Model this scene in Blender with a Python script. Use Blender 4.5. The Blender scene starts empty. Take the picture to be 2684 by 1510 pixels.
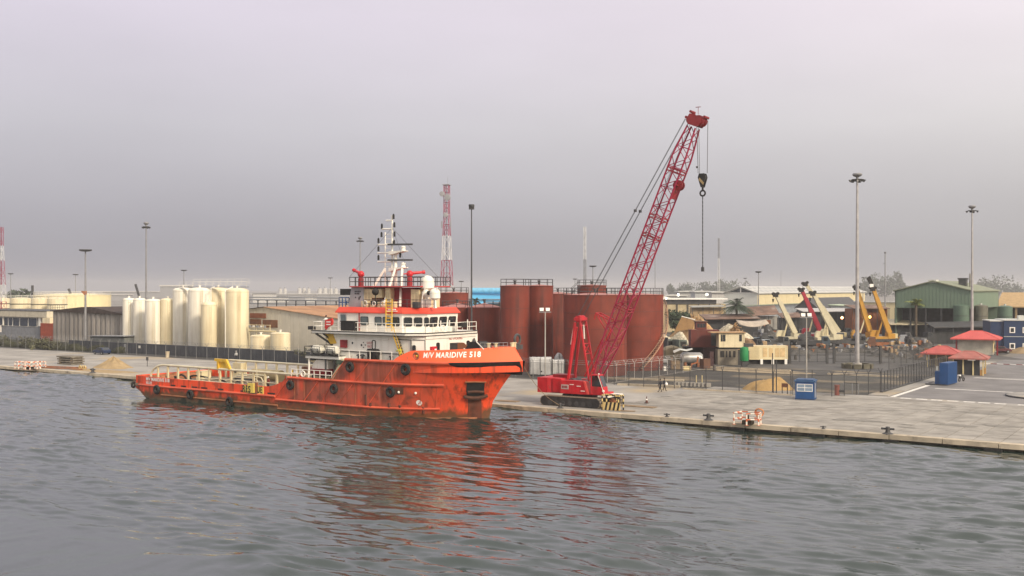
import bpy, math, random
import numpy as np
from mathutils import Vector, Matrix

rnd = random.Random(11)
sc = bpy.context.scene
COL = sc.collection
rad = math.radians

# ---------------------------------------------------------------- camera
# world: X runs along the quay (east), Y inland, Z up, quay top at z = 0, water at z = WATER
FOC = 2740.0            # focal length in photograph pixels (2684 wide)
EYE = 14.0              # eye height above the quay
QY = 102.3              # quay edge
WATER = -0.85
HAZE = 0.00027
YAW = rad(34.5)
cam_d = bpy.data.cameras.new('camera')
cam_d.sensor_width = 36.0
cam_d.lens = 36.0 * FOC / 2684.0
cam_d.clip_start = 0.5
cam_d.clip_end = 12000
cam = bpy.data.objects.new('camera', cam_d)
COL.objects.link(cam)
cam.location = (0, 0, EYE)
cam.rotation_euler = (rad(90), 0, YAW)
sc.camera = cam

# ---------------------------------------------------------------- sky, sun, exposure
SUN_EL, SUN_AZ = rad(30), rad(-14)          # azimuth measured from +X towards +Y
world = bpy.data.worlds.new('World')
sc.world = world
world.use_nodes = True
wn = world.node_tree
wn.nodes.clear()
def wnode(t): return wn.nodes.new(t)
w_out = wnode('ShaderNodeOutputWorld')
w_bg = wnode('ShaderNodeBackground'); w_bg.inputs['Strength'].default_value = 0.1
w_sky = wnode('ShaderNodeTexSky'); w_sky.sky_type = 'NISHITA'; w_sky.sun_disc = False
w_sky.sun_elevation = SUN_EL; w_sky.sun_rotation = rad(90) - SUN_AZ
w_sky.dust_density = 6.0; w_sky.air_density = 1.5
w_tc = wnode('ShaderNodeTexCoord')
w_sep = wnode('ShaderNodeSeparateXYZ')
wn.links.new(w_tc.outputs['Generated'], w_sep.inputs[0])
w_ramp = wnode('ShaderNodeValToRGB')           # overcast veil by elevation (values x10, strength is 0.1)
els = w_ramp.color_ramp.elements
els[0].position = 0.0; els[0].color = (0.385, 0.385, 0.40, 1)
els[1].position = 1.0; els[1].color = (0.84, 0.82, 0.85, 1)
for p, c in ((0.04, (0.43, 0.428, 0.44)), (0.15, (0.665, 0.656, 0.672)), (0.25, (0.77, 0.725, 0.785)), (0.5, (0.84, 0.81, 0.85))):
    e = els.new(p); e.color = (*c, 1)
wn.links.new(w_sep.outputs['Z'], w_ramp.inputs['Fac'])
# the veil is a little brighter and warmer on the sun's side
w_dot = wnode('ShaderNodeVectorMath'); w_dot.operation = 'DOT_PRODUCT'
wn.links.new(w_tc.outputs['Generated'], w_dot.inputs[0])
w_dot.inputs[1].default_value = (math.cos(SUN_EL) * math.cos(SUN_AZ), math.cos(SUN_EL) * math.sin(SUN_AZ), math.sin(SUN_EL))
w_map = wnode('ShaderNodeMapRange')
w_map.inputs['From Min'].default_value = -0.85; w_map.inputs['From Max'].default_value = 1.0
wn.links.new(w_dot.outputs['Value'], w_map.inputs['Value'])
w_warm = wnode('ShaderNodeMixRGB'); w_warm.blend_type = 'MIX'
w_warm.inputs[1].default_value = (9.15, 8.95, 9.75, 1)
w_warm.inputs[2].default_value = (17.6, 16.8, 14.6, 1)
wn.links.new(w_map.outputs['Result'], w_warm.inputs[0])
w_mul = wnode('ShaderNodeMixRGB'); w_mul.blend_type = 'MULTIPLY'; w_mul.inputs[0].default_value = 1.0
wn.links.new(w_ramp.outputs['Color'], w_mul.inputs[1]); wn.links.new(w_warm.outputs['Color'], w_mul.inputs[2])
w_ns = wnode('ShaderNodeTexNoise'); w_ns.inputs['Scale'].default_value = 3.2; w_ns.inputs['Detail'].default_value = 5
w_nm = wnode('ShaderNodeMapping'); w_nm.inputs['Scale'].default_value = (1, 1, 3.5)
wn.links.new(w_tc.outputs['Generated'], w_nm.inputs['Vector']); wn.links.new(w_nm.outputs['Vector'], w_ns.inputs['Vector'])
w_nr = wnode('ShaderNodeMapRange'); w_nr.inputs['To Min'].default_value = 0.95; w_nr.inputs['To Max'].default_value = 1.05
w_nr.inputs['From Min'].default_value = 0.25; w_nr.inputs['From Max'].default_value = 0.75
wn.links.new(w_ns.outputs['Fac'], w_nr.inputs['Value'])
w_mn = wnode('ShaderNodeMixRGB'); w_mn.blend_type = 'MULTIPLY'; w_mn.inputs[0].default_value = 1.0
wn.links.new(w_mul.outputs['Color'], w_mn.inputs[1]); wn.links.new(w_nr.outputs['Result'], w_mn.inputs[2])
w_mul = w_mn
w_mix = wnode('ShaderNodeMixRGB'); w_mix.inputs[0].default_value = 0.92
wn.links.new(w_sky.outputs['Color'], w_mix.inputs[1]); wn.links.new(w_mul.outputs['Color'], w_mix.inputs[2])
wn.links.new(w_mix.outputs['Color'], w_bg.inputs['Color'])
wn.links.new(w_bg.outputs['Background'], w_out.inputs['Surface'])

sun_d = bpy.data.lights.new('sun', 'SUN')
sun_d.energy = 3.7
sun_d.angle = rad(10)
sun_d.color = (1.0, 0.86, 0.66)
sun = bpy.data.objects.new('sun', sun_d)
COL.objects.link(sun)
sdir = Vector((math.cos(SUN_EL) * math.cos(SUN_AZ), math.cos(SUN_EL) * math.sin(SUN_AZ), math.sin(SUN_EL)))
sun.rotation_euler = sdir.to_track_quat('Z', 'Y').to_euler()
sun.location = (0, 60, 90)

sc.view_settings.view_transform = 'Standard'
sc.view_settings.look = 'None'
sc.view_settings.gamma = 1
sc.view_settings.exposure = 0.0
sc.view_settings.use_curve_mapping = False

# ---------------------------------------------------------------- survey helpers
FX, FY = -math.sin(YAW), math.cos(YAW)
RX, RY = math.cos(YAW), math.sin(YAW)
def P(px, t):
    """ground position at depth t in the direction of photograph column px"""
    l = (px - 1342.0) / FOC * t
    return (FX * t + RX * l, FY * t + RY * l)
def G(px, py, z=0.0):
    """where the sight line through a photograph pixel meets the level z"""
    return P(px, (EYE - z) * FOC / (py - 755.0))
def depth(p): return FX * p[0] + FY * p[1]
def Z(py, t): return EYE - (py - 755.0) * t / FOC
def onY(px, Y):
    u = (px - 1342.0) / FOC
    t = Y / (FY + RY * u)
    return t * (FX + RX * u), t
def XY(px, Y): return (onY(px, Y)[0], Y)

# ---------------------------------------------------------------- materials
_m = {}
def mat(name, col, rough=0.6, metal=0.0, var=0.18, scale=1.0, streak=0.0, dirt=(0.10, 0.07, 0.05), ss=1.3, patch=0.0,
        patchcol=(0.13, 0.05, 0.025), ps=0.5, bump=0.0, rand=0.0, spec=0.4, world=False):
    if name in _m: return _m[name]
    m = bpy.data.materials.new(name); m.use_nodes = True
    nt = m.node_tree; N = nt.nodes; L = nt.links
    b = N['Principled BSDF']
    b.inputs['Roughness'].default_value = rough
    b.inputs['Metallic'].default_value = metal
    b.inputs['Specular IOR Level'].default_value = spec
    tc = N.new('ShaderNodeTexCoord')
    base_vec = N.new('ShaderNodeNewGeometry').outputs['Position'] if world else tc.outputs['Object']
    def noise(sca, det=4.0, vec=None):
        n = N.new('ShaderNodeTexNoise'); n.inputs['Scale'].default_value = sca; n.inputs['Detail'].default_value = det
        L.new(vec if vec else base_vec, n.inputs['Vector']); return n
    def ramp(src, a, c):
        r = N.new('ShaderNodeMapRange'); r.inputs['From Min'].default_value = a; r.inputs['From Max'].default_value = c
        r.clamp = True; L.new(src, r.inputs['Value']); return r.outputs['Result']
    def mixc(fac, a, c, typ='MIX'):
        x = N.new('ShaderNodeMixRGB'); x.blend_type = typ
        for i, v in ((0, fac), (1, a), (2, c)):
            if isinstance(v, (int, float)): x.inputs[i].default_value = v
            elif isinstance(v, tuple): x.inputs[i].default_value = (*v, 1)
            else: L.new(v, x.inputs[i])
        return x.outputs[0]
    lo = tuple(c * (1 - var) for c in col); hi = tuple(min(1, c * (1 + var)) for c in col)
    n1 = noise(scale)
    c = mixc(ramp(n1.outputs['Fac'], 0.3, 0.7), lo, hi)
    if rand:
        oi = N.new('ShaderNodeObjectInfo')
        v = N.new('ShaderNodeMapRange'); v.inputs['To Min'].default_value = 1 - rand; v.inputs['To Max'].default_value = 1 + rand
        L.new(oi.outputs['Random'], v.inputs['Value'])
        c = mixc(1.0, c, v.outputs['Result'], 'MULTIPLY')
    if streak:
        mp = N.new('ShaderNodeMapping'); mp.inputs['Scale'].default_value = (ss, ss, ss * 0.07)
        L.new(base_vec, mp.inputs['Vector'])
        n2 = noise(1.0, 5.0, mp.outputs['Vector'])
        f = ramp(n2.outputs['Fac'], 0.48, 0.78)
        x = N.new('ShaderNodeMath'); x.operation = 'MULTIPLY'; x.inputs[1].default_value = streak; L.new(f, x.inputs[0])
        c = mixc(x.outputs[0], c, dirt)
    if patch:
        n3 = noise(ps, 8.0)
        f = ramp(n3.outputs['Fac'], 0.66 - 0.25 * patch, 0.78 - 0.2 * patch)
        c = mixc(f, c, patchcol)
    L.new(c, b.inputs['Base Color'])
    if bump:
        nb = noise(scale * 6, 5.0)
        bp = N.new('ShaderNodeBump'); bp.inputs['Strength'].default_value = bump; bp.inputs['Distance'].default_value = 0.05
        L.new(nb.outputs['Fac'], bp.inputs['Height']); L.new(bp.outputs['Normal'], b.inputs['Normal'])
    _m[name] = m
    return m
def glow(name, col, s):
    m = bpy.data.materials.new(name); m.use_nodes = True
    b = m.node_tree.nodes['Principled BSDF']
    b.inputs['Base Color'].default_value = (0.6, 0.6, 0.6, 1)
    b.inputs['Emission Color'].default_value = (*col, 1); b.inputs['Emission Strength'].default_value = s
    return m

# ---------------------------------------------------------------- mesh builder
class MB:
    def __init__(s): s.v = []; s.f = []; s.m = []
    def add(s, vs, fs, m=0):
        o = len(s.v); s.v += [tuple(map(float, a)) for a in vs]
        for f in fs: s.f.append(tuple(i + o for i in f)); s.m.append(m)
        return s
    def face(s, *pts, m=0): return s.add(pts, [tuple(range(len(pts)))], m)
    def box(s, x0, x1, y0, y1, z0, z1, m=0):
        return s.add([(x0, y0, z0), (x1, y0, z0), (x1, y1, z0), (x0, y1, z0), (x0, y0, z1), (x1, y0, z1), (x1, y1, z1), (x0, y1, z1)],
                     [(0, 3, 2, 1), (4, 5, 6, 7), (0, 1, 5, 4), (1, 2, 6, 5), (2, 3, 7, 6), (3, 0, 4, 7)], m)
    def cbox(s, c, d, rz=0.0, m=0):
        a, b = math.cos(rz), math.sin(rz); x, y, z = d[0] / 2, d[1] / 2, d[2] / 2
        vs = [(c[0] + a * i - b * j, c[1] + b * i + a * j, c[2] + k) for k in (-z, z) for i, j in ((-x, -y), (x, -y), (x, y), (-x, y))]
        return s.add(vs, [(0, 3, 2, 1), (4, 5, 6, 7), (0, 1, 5, 4), (1, 2, 6, 5), (2, 3, 7, 6), (3, 0, 4, 7)], m)
    def bar(s, p0, p1, w, h=None, m=0):
        """square bar between two points"""
        return s.cyl(p0, p1, w * 0.7071, n=4, m=m, ph=math.pi / 4)
    def cyl(s, p0, p1, r0, r1=None, n=8, cap=True, m=0, ph=0.0):
        if r1 is None: r1 = r0
        p0 = Vector(p0); p1 = Vector(p1); d = (p1 - p0)
        if d.length < 1e-6: return s
        d.normalize()
        a = Vector((0, 0, 1)) if abs(d.z) < 0.9 else Vector((1, 0, 0))
        u = d.cross(a).normalized(); w = d.cross(u)
        vs = []
        for p, r in ((p0, r0), (p1, r1)):
            for i in range(n):
                t = 2 * math.pi * i / n + ph
                vs.append(p + u * (r * math.cos(t)) + w * (r * math.sin(t)))
        fs = [(i, i + n, (i + 1) % n + n, (i + 1) % n) for i in range(n)]
        if cap: fs += [tuple(range(n)), tuple(range(2 * n - 1, n - 1, -1))]
        return s.add(vs, fs, m)
    def tube(s, pts, r, n=6, m=0):
        pts = [Vector(p) for p in pts]; rings = []
        prev = None
        for i, p in enumerate(pts):
            d = (pts[min(i + 1, len(pts) - 1)] - pts[max(i - 1, 0)]).normalized()
            if prev is None:
                a = Vector((0, 0, 1)) if abs(d.z) < 0.9 else Vector((1, 0, 0))
                u = d.cross(a).normalized()
            else:
                u = (prev - d * prev.dot(d)).normalized()
            prev = u; w = d.cross(u)
            rings.append([p + u * (r * math.cos(2 * math.pi * k / n)) + w * (r * math.sin(2 * math.pi * k / n)) for k in range(n)])
        vs = [q for g in rings for q in g]; fs = []
        for i in range(len(pts) - 1):
            for k in range(n):
                fs.append((i * n + k, i * n + (k + 1) % n, (i + 1) * n + (k + 1) % n, (i + 1) * n + k))
        fs += [tuple(range(n - 1, -1, -1)), tuple(range((len(pts) - 1) * n, len(pts) * n))]
        return s.add(vs, fs, m)
    def lathe(s, c, prof, n=24, m=0, axis='z', a0=0.0, a1=2 * math.pi):
        full = abs(a1 - a0 - 2 * math.pi) < 1e-6
        k = n if full else n + 1
        vs = []
        for r, z in prof:
            for i in range(k):
                t = a0 + (a1 - a0) * i / n
                x, y = r * math.cos(t), r * math.sin(t)
                q = (x, y, z) if axis == 'z' else ((z, x, y) if axis == 'x' else (y, z, x))
                vs.append((c[0] + q[0], c[1] + q[1], c[2] + q[2]))
        fs = []
        for j in range(len(prof) - 1):
            for i in range(n):
                i2 = (i + 1) % k
                fs.append((j * k + i, j * k + i2, (j + 1) * k + i2, (j + 1) * k + i))
        return s.add(vs, fs, m)
    def prism(s, poly, z0, z1, m=0):
        n = len(poly)
        vs = [(x, y, z0) for x, y in poly] + [(x, y, z1) for x, y in poly]
        fs = [tuple(range(n - 1, -1, -1)), tuple(range(n, 2 * n))] + [(i, (i + 1) % n, (i + 1) % n + n, i + n) for i in range(n)]
        return s.add(vs, fs, m)
    def prismy(s, poly, y0, y1, m=0):
        """polygon in XZ pulled along Y"""
        n = len(poly)
        vs = [(x, y0, z) for x, z in poly] + [(x, y1, z) for x, z in poly]
        fs = [tuple(range(n)), tuple(range(2 * n - 1, n - 1, -1))] + [(i, i + n, (i + 1) % n + n, (i + 1) % n) for i in range(n)]
        return s.add(vs, fs, m)
    def ball(s, c, r, n=12, m=0, sz=1.0, sx=1.0, sy=1.0, z0=-1.0):
        k = max(4, n // 2)
        a0 = math.asin(z0)
        prof = [(math.cos(a0 + (math.pi / 2 - a0) * i / k) * r + (1e-4 if i == k else 0), math.sin(a0 + (math.pi / 2 - a0) * i / k) * r * sz) for i in range(k + 1)]
        o = len(s.v); s.lathe((0, 0, 0), prof, n, m)
        for i in range(o, len(s.v)):
            x, y, z = s.v[i]; s.v[i] = (c[0] + x * sx, c[1] + y * sy, c[2] + z)
        return s
    def torus(s, c, R, r, axis='y', n=16, k=8, m=0):
        prof = [(R + r * math.cos(2 * math.pi * i / k), r * math.sin(2 * math.pi * i / k)) for i in range(k + 1)]
        return s.lathe(c, prof, n, m, axis)
    def mesh(s, name, smooth=False):
        me = bpy.data.meshes.new(name)
        me.from_pydata(s.v, [], s.f); me.update()
        if any(s.m): me.polygons.foreach_set('material_index', s.m)
        if smooth:
            me.polygons.foreach_set('use_smooth', [True] * len(s.f))
            me.set_sharp_from_angle(angle=rad(38))
        return me
    def build(s, name, mats, parent=None, smooth=False, loc=None, rz=0.0):
        me = s.mesh(name, smooth)
        for m in (mats if isinstance(mats, (list, tuple)) else [mats]): me.materials.append(m)
        o = bpy.data.objects.new(name, me); COL.objects.link(o)
        if parent: o.parent = parent
        if loc: o.location = loc
        if rz: o.rotation_euler = (0, 0, rz)
        return o

def tag(o, label=None, cat=None, group=None, kind=None):
    if label: o['label'] = label
    if cat: o['category'] = cat
    if group: o['group'] = group
    if kind: o['kind'] = kind
    return o
def thing(name, label, cat, loc=(0, 0, 0), rz=0.0, group=None):
    o = bpy.data.objects.new(name, None); COL.objects.link(o)
    o.empty_display_size = 0.3
    o.location = loc if len(loc) == 3 else (loc[0], loc[1], 0.0)
    o.rotation_euler = (0, 0, rz)
    return tag(o, label, cat, group)
KIDS = {}
def dup(root, loc, rz=None, label=None, scale=None):
    """copy of a thing with copies of its parts and sub-parts (shared mesh data)"""
    def kids(o):
        return [c for c in COL.objects if c.parent == o] if o.name not in KIDS else KIDS[o.name]
    r = root.copy(); COL.objects.link(r); r.location = loc if len(loc) == 3 else (loc[0], loc[1], 0.0)
    if rz is not None: r.rotation_euler = (0, 0, rz)
    if scale: r.scale = scale
    if label: r['label'] = label
    if root.name not in KIDS: KIDS[root.name] = kids(root)
    for ch in KIDS[root.name]:
        c = ch.copy(); COL.objects.link(c); c.parent = r
        if ch.name not in KIDS: KIDS[ch.name] = kids(ch)
        for g in KIDS[ch.name]:
            d = g.copy(); COL.objects.link(d); d.parent = c
    return r
def cp(o, loc, parent=None, rz=0.0):
    """copy of one part"""
    c = o.copy(); COL.objects.link(c)
    c.parent = parent if parent else o.parent
    c.location = loc
    if rz: c.rotation_euler = (0, 0, rz)
    return c

def lettering(name, text, size, m, place, parent, bold=0.0, space=1.0):
    """flat lettering; place(x, y) turns a point of the written line into a 3D point"""
    cu = bpy.data.curves.new('lettering', 'FONT'); cu.body = text; cu.size = size; cu.offset = bold; cu.space_character = space
    cu.resolution_u = 3
    to = bpy.data.objects.new('lettering_tmp', cu); COL.objects.link(to)
    dg = bpy.context.evaluated_depsgraph_get(); dg.update()
    me = bpy.data.meshes.new_from_object(to.evaluated_get(dg))
    bpy.data.objects.remove(to); bpy.data.curves.remove(cu)
    for v in me.vertices:
        v.co = Vector(place(v.co.x, v.co.y))
    me.materials.clear(); me.materials.append(m)
    me.name = name
    o = bpy.data.objects.new(name, me); COL.objects.link(o); o.parent = parent
    return o

# common colours
M_orange = mat('orange_paint', (0.62, 0.075, 0.022), 0.5, var=0.12, scale=0.6, streak=0.35, dirt=(0.22, 0.05, 0.02), patch=0.25, patchcol=(0.16, 0.04, 0.02))
M_redpaint = mat('crane_red', (0.50, 0.018, 0.028), 0.42, var=0.2, scale=0.8, streak=0.4, dirt=(0.16, 0.015, 0.015), ss=2.0, patch=0.15, patchcol=(0.28, 0.05, 0.04), ps=1.2)
M_darkred = mat('dark_red', (0.22, 0.015, 0.02), 0.5)
M_white = mat('ship_white', (0.80, 0.775, 0.71), 0.5, var=0.05, scale=0.7, streak=0.25, dirt=(0.36, 0.29, 0.20), ss=1.6)
M_cream = mat('cream_paint', (0.62, 0.54, 0.34), 0.5, var=0.1, streak=0.4, dirt=(0.30, 0.18, 0.08), ss=2.0)
M_black = mat('black_rubber', (0.018, 0.017, 0.017), 0.75, var=0.3, scale=2.0)
M_dark = mat('dark_steel', (0.05, 0.052, 0.056), 0.55, var=0.3, scale=1.2, streak=0.3)
M_grey = mat('grey_paint', (0.30, 0.31, 0.33), 0.5, var=0.1, streak=0.3)
M_galv = mat('galvanised', (0.30, 0.31, 0.32), 0.45, metal=0.5, var=0.12)
M_yellow = mat('yellow_paint', (0.70, 0.43, 0.04), 0.5, var=0.1, streak=0.3)
M_glass = mat('dark_glass', (0.02, 0.025, 0.03), 0.06, var=0.2, spec=0.8)
M_glassl = mat('pale_glass', (0.10, 0.13, 0.14), 0.08, var=0.3, scale=0.4, spec=0.8)
M_blue = mat('blue_paint', (0.012, 0.065, 0.20), 0.45, var=0.12, streak=0.25)
M_wood = mat('weathered_wood', (0.24, 0.17, 0.10), 0.8, var=0.3, scale=2.0, streak=0.3)
M_conc = mat('pole_concrete', (0.38, 0.36, 0.33), 0.85, var=0.15, scale=0.8, streak=0.3)
M_skin = mat('skin', (0.11, 0.055, 0.035), 0.5)
M_shoe = mat('shoe_black', (0.02, 0.02, 0.02), 0.6)
# ================================================================ SETTING
# ---- water: real waves on a grid, finest in the basin
def axis_pts(a, b, fine, out_a, out_b, grow=1.25):
    mid = list(np.arange(a, b + 1e-6, fine)); lo = []; st = fine; x = a
    while x > out_a: st *= grow; x -= st; lo.append(x)
    hi = []; st = fine; x = mid[-1]
    while x < out_b: st *= grow; x += st; hi.append(x)
    return np.array(lo[::-1] + mid + hi)
def build_water():
    xs = axis_pts(-190, 6, 0.26, -1500, 700)
    ys = axis_pts(38, 103.0, 0.19, -900, 103.2)
    X, Y = np.meshgrid(xs, ys, indexing='xy')
    rs = np.random.RandomState(4)
    H = np.zeros_like(X)
    # patches of calm and ruffled water
    A = np.zeros_like(X)
    for k in range(14):
        a = rs.uniform(0, 2 * np.pi); w = rs.uniform(14, 46)
        A += np.sin((np.cos(a) * X * 0.55 + np.sin(a) * Y) * 2 * np.pi / w + rs.uniform(0, 6.28))
    A = 0.75 + 0.5 * np.tanh(A / 3.2)
    for k in range(96):
        lam = 0.75 * (4.2 / 0.75) ** (rs.rand() ** 1.2)
        th = np.pi / 2 + rs.normal(0.08, 0.30)
        kx, ky = np.cos(th), np.sin(th)
        ph = (kx * X + ky * Y) * 2 * np.pi / lam + rs.uniform(0, 6.28)
        # wave groups: each train swells and dies along and across its crests
        le, la = lam * rs.uniform(5, 9), lam * rs.uniform(4, 8)
        env = 0.5 + 0.5 * np.sin((-ky * X + kx * Y) * 2 * np.pi / le + rs.uniform(0, 6.28) + 1.2 * np.sin((kx * X + ky * Y) * 2 * np.pi / (la * 2.3)))
        env *= 0.5 + 0.5 * np.sin((kx * X + ky * Y) * 2 * np.pi / la + rs.uniform(0, 6.28))
        # narrow crests, flat troughs
        H += 0.0285 * lam ** 0.75 * A * env * np.exp(1.5 * (np.sin(ph) - 1))
    # a spent wake running out from the ship's side
    for lam, th, x0, y0, wd, amp in ((4.2, 1.36, -70, 62, 15, 0.032), (5.0, 1.30, -45, 50, 13, 0.03), (3.4, 1.75, -120, 72, 12, 0.022), (3.0, 1.5, -55, 78, 10, 0.024)):
        kx, ky = np.cos(th), np.sin(th)
        d = (kx * (X - x0) + ky * (Y - y0)) / wd
        along = (-ky * (X - x0) + kx * (Y - y0)) / 52.0
        H += amp * np.exp(-d * d - along * along) * np.sin((kx * X + ky * Y + 0.5 * np.sin(X * 0.21) + 0.35 * np.sin(X * 0.53 + 1.0)) * 2 * np.pi / lam)
    fade = np.clip((X + 420) / 180, 0, 1) * np.clip((120 - X) / 90, 0, 1)
    H *= fade
    nx, ny = len(xs), len(ys)
    co = np.stack([X, Y, WATER + H], -1).reshape(-1, 3).astype(np.float32)
    idx = np.arange(nx * ny).reshape(ny, nx)
    q = np.stack([idx[:-1, :-1], idx[:-1, 1:], idx[1:, 1:], idx[1:, :-1]], -1).reshape(-1, 4).astype(np.int32)
    me = bpy.data.meshes.new('water')
    me.vertices.add(len(co)); me.vertices.foreach_set('co', co.ravel())
    me.loops.add(q.size); me.loops.foreach_set('vertex_index', q.ravel())
    me.polygons.add(len(q)); me.polygons.foreach_set('loop_start', np.arange(0, q.size, 4, dtype=np.int32))
    me.polygons.foreach_set('loop_total', np.full(len(q), 4, dtype=np.int32))
    me.update(); me.validate()
    me.polygons.foreach_set('use_smooth', np.ones(len(q), dtype=bool))
    m = bpy.data.materials.new('water'); m.use_nodes = True
    nt = m.node_tree; b = nt.nodes['Principled BSDF']
    b.inputs['Base Color'].default_value = (0.018, 0.032, 0.027, 1)
    b.inputs['Roughness'].default_value = 0.025
    b.inputs['IOR'].default_value = 1.74
    tc = nt.nodes.new('ShaderNodeTexCoord'); mp = nt.nodes.new('ShaderNodeMapping')
    mp.inputs['Scale'].default_value = (0.55, 1.5, 1)
    nt.links.new(tc.outputs['Object'], mp.inputs['Vector'])
    n = nt.nodes.new('ShaderNodeTexNoise'); n.inputs['Scale'].default_value = 1.7; n.inputs['Detail'].default_value = 4.0
    nt.links.new(mp.outputs['Vector'], n.inputs['Vector'])
    bp = nt.nodes.new('ShaderNodeBump'); bp.inputs['Strength'].default_value = 0.22; bp.inputs['Distance'].default_value = 0.05
    nt.links.new(n.outputs['Fac'], bp.inputs['Height']); nt.links.new(bp.outputs['Normal'], b.inputs['Normal'])
    me.materials.append(m)
    o = bpy.data.objects.new('water', me); COL.objects.link(o); tag(o, kind='structure')
build_water()

# ---- ground
M_soil = mat('far_ground', (0.19, 0.18, 0.165), 0.9, var=0.3, scale=0.02)
M_apron = mat('apron_concrete', (0.29, 0.275, 0.255), 0.85, var=0.28, scale=0.2, bump=0.4, patch=0.42, patchcol=(0.38, 0.30, 0.19), ps=0.08)
M_slab = mat('slab_concrete', (0.285, 0.267, 0.24), 0.85, var=0.24, scale=0.55, bump=0.4, rand=0.07, patch=0.36, patchcol=(0.18, 0.165, 0.145), ps=0.13, world=True)
M_cope = mat('coping_concrete', (0.45, 0.385, 0.29), 0.85, var=0.22, scale=0.7, bump=0.4, patch=0.25, patchcol=(0.17, 0.14, 0.11), ps=0.6, rand=0.08, world=True)
M_qwall = mat('quay_face', (0.13, 0.115, 0.09), 0.8, var=0.45, scale=0.9, streak=0.7, dirt=(0.03, 0.03, 0.025), ss=0.9, bump=0.5, patch=0.4, patchcol=(0.26, 0.21, 0.14), ps=0.7)
M_asph = mat('asphalt', (0.175, 0.168, 0.168), 0.85, var=0.2, scale=0.25, bump=0.25, patch=0.2, patchcol=(0.19, 0.18, 0.17), ps=0.12)
M_yard = mat('yard_ground', (0.062, 0.060, 0.056), 0.9, var=0.35, scale=0.2, bump=0.4, patch=0.55, patchcol=(0.24, 0.195, 0.13), ps=0.11)
M_yard2 = mat('yard_concrete', (0.085, 0.083, 0.081), 0.85, var=0.3, scale=0.12, bump=0.3, patch=0.3, patchcol=(0.09, 0.085, 0.08), ps=0.08)
M_sand = mat('sand', (0.33, 0.24, 0.13), 0.95, var=0.2, scale=1.2, bump=0.8)
M_paint = mat('road_paint', (0.68, 0.66, 0.62), 0.7, var=0.15, scale=2, patch=0.3, patchcol=(0.2, 0.2, 0.2), ps=2.5)

tag(MB().box(-4000, 4000, 104, 7000, -3.0, -0.05).build('ground', M_soil), kind='structure')
# quay: retaining body, apron, slabs, coping
quay = tag(MB().box(-900, 300, QY + 0.55, 104.6, -4.0, -0.06).build('quay', M_qwall), kind='structure')
SX0, SX1 = -60.4, -7.6
ap = MB()
ap.box(-900, SX0, 103.3, 134.0, -0.5, 0.0)
ap.box(SX1, 300, 103.3, 138.6, -0.5, 0.0)
ap.box(SX0, SX1, 103.3, 136.32, -0.5, -0.05); ap.box(SX0, SX1, 136.36, 138.6, -0.5, -0.002)
ap.build('apron', M_apron, quay)
slab = None
dx, dy = 2.4, 2.75
nx, ny = int(round((SX1 - SX0) / dx)), 12
pro = MB(); g = 0.035
pro.box(g, dx - g, g, dy - g, -0.20, 0.0)
for i in range(nx):
    for j in range(ny):
        loc = (SX0 + i * dx, 103.32 + j * dy, rnd.uniform(-0.007, 0.006))
        if slab is None: slab = pro.build('paving_slab', M_slab, quay, loc=loc)
        else: cp(slab, loc, quay)
# coping blocks along the edge, each with a worn nose
cbm = MB(); L = 4.8
cbm.prism([(0.03, 0.04), (0.9, 0.0), (2.1, 0.05), (3.3, 0.0), (L - 0.03, 0.04), (L - 0.03, 1.0), (0.03, 1.0)], -0.42, 0.03)
cb = None
for k in range(64):
    loc = (-262 + k * L, QY, rnd.uniform(-0.012, 0.012))
    if cb is None: cb = cbm.build('coping_block', M_cope, quay, loc=loc)
    else: cp(cb, loc, quay)
# oil and water stains worn into the paving
M_stain = mat('oil_stain', (0.20, 0.188, 0.168), 0.8, var=0.2, scale=1.5)
for k in range(26):
    x, y, s = rnd.uniform(-62, -9), rnd.uniform(105, 131), rnd.uniform(0.4, 1.5)
    MB().face(*[(x + 1.9 * s * math.cos(a) * rnd.uniform(.5, 1.1), y + 0.8 * s * math.sin(a) * rnd.uniform(.5, 1.1), 0.0105 + k * 0.0006) for a in np.linspace(0, 6.0, 18)]).build('oil_stain', M_stain, quay)
for k, (x0, y0, dx_, dy_) in enumerate(((-60, 112, 26, 1.5), (-60, 114, 26, 1.6), (-44, 121, 34, 6), (-44, 123, 34, 6.2))):
    MB().face(*[(x_, y_, .0075 + k * .0006) for x_, y_ in ((x0, y0), (x0 + dx_, y0 + dy_), (x0 + dx_, y0 + dy_ + .38), (x0, y0 + .42))]).build('tyre_track', mat('tyre_track', (0.245, 0.23, 0.208), 0.8, var=0.25, scale=.4), quay)
# rubber fenders low on the quay face
fb = None
for k in range(30):
    x = -240 + k * 8.2 + rnd.uniform(-0.6, 0.6)
    m_ = MB().box(0, rnd.choice((1.5, 2.2)), -0.30, 0.52, -1.1, -0.46)
    if fb is None: fb = m_.build('quay_fender', M_black, quay, loc=(x, QY + 0.02, 0))
    else: cp(fb, (x, QY + 0.02, 0), quay)

# inland surfaces
tag(MB().box(-36.5, -3.5, 138.4, 420, -0.3, -0.02).build('road', M_asph), kind='structure')
tag(MB().box(-75.0, -38.6, 135.0, 178, -0.4, -0.022).build('yard', M_yard), kind='structure')
tag(MB().box(-200, -39.0, 178, 300, -0.4, -0.024).build('yard_hardstand', M_yard2), kind='structure')
tag(MB().box(-420, -76, 134.2, 200, -0.4, -0.026).build('tank_yard', M_yard2), kind='structure')
# pavement strip between yard fence and the road, with kerb
pv = tag(MB().box(-39.0, -36.5, 139.0, 215, -0.3, 0.10).build('pavement', M_apron), kind='structure')
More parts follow.
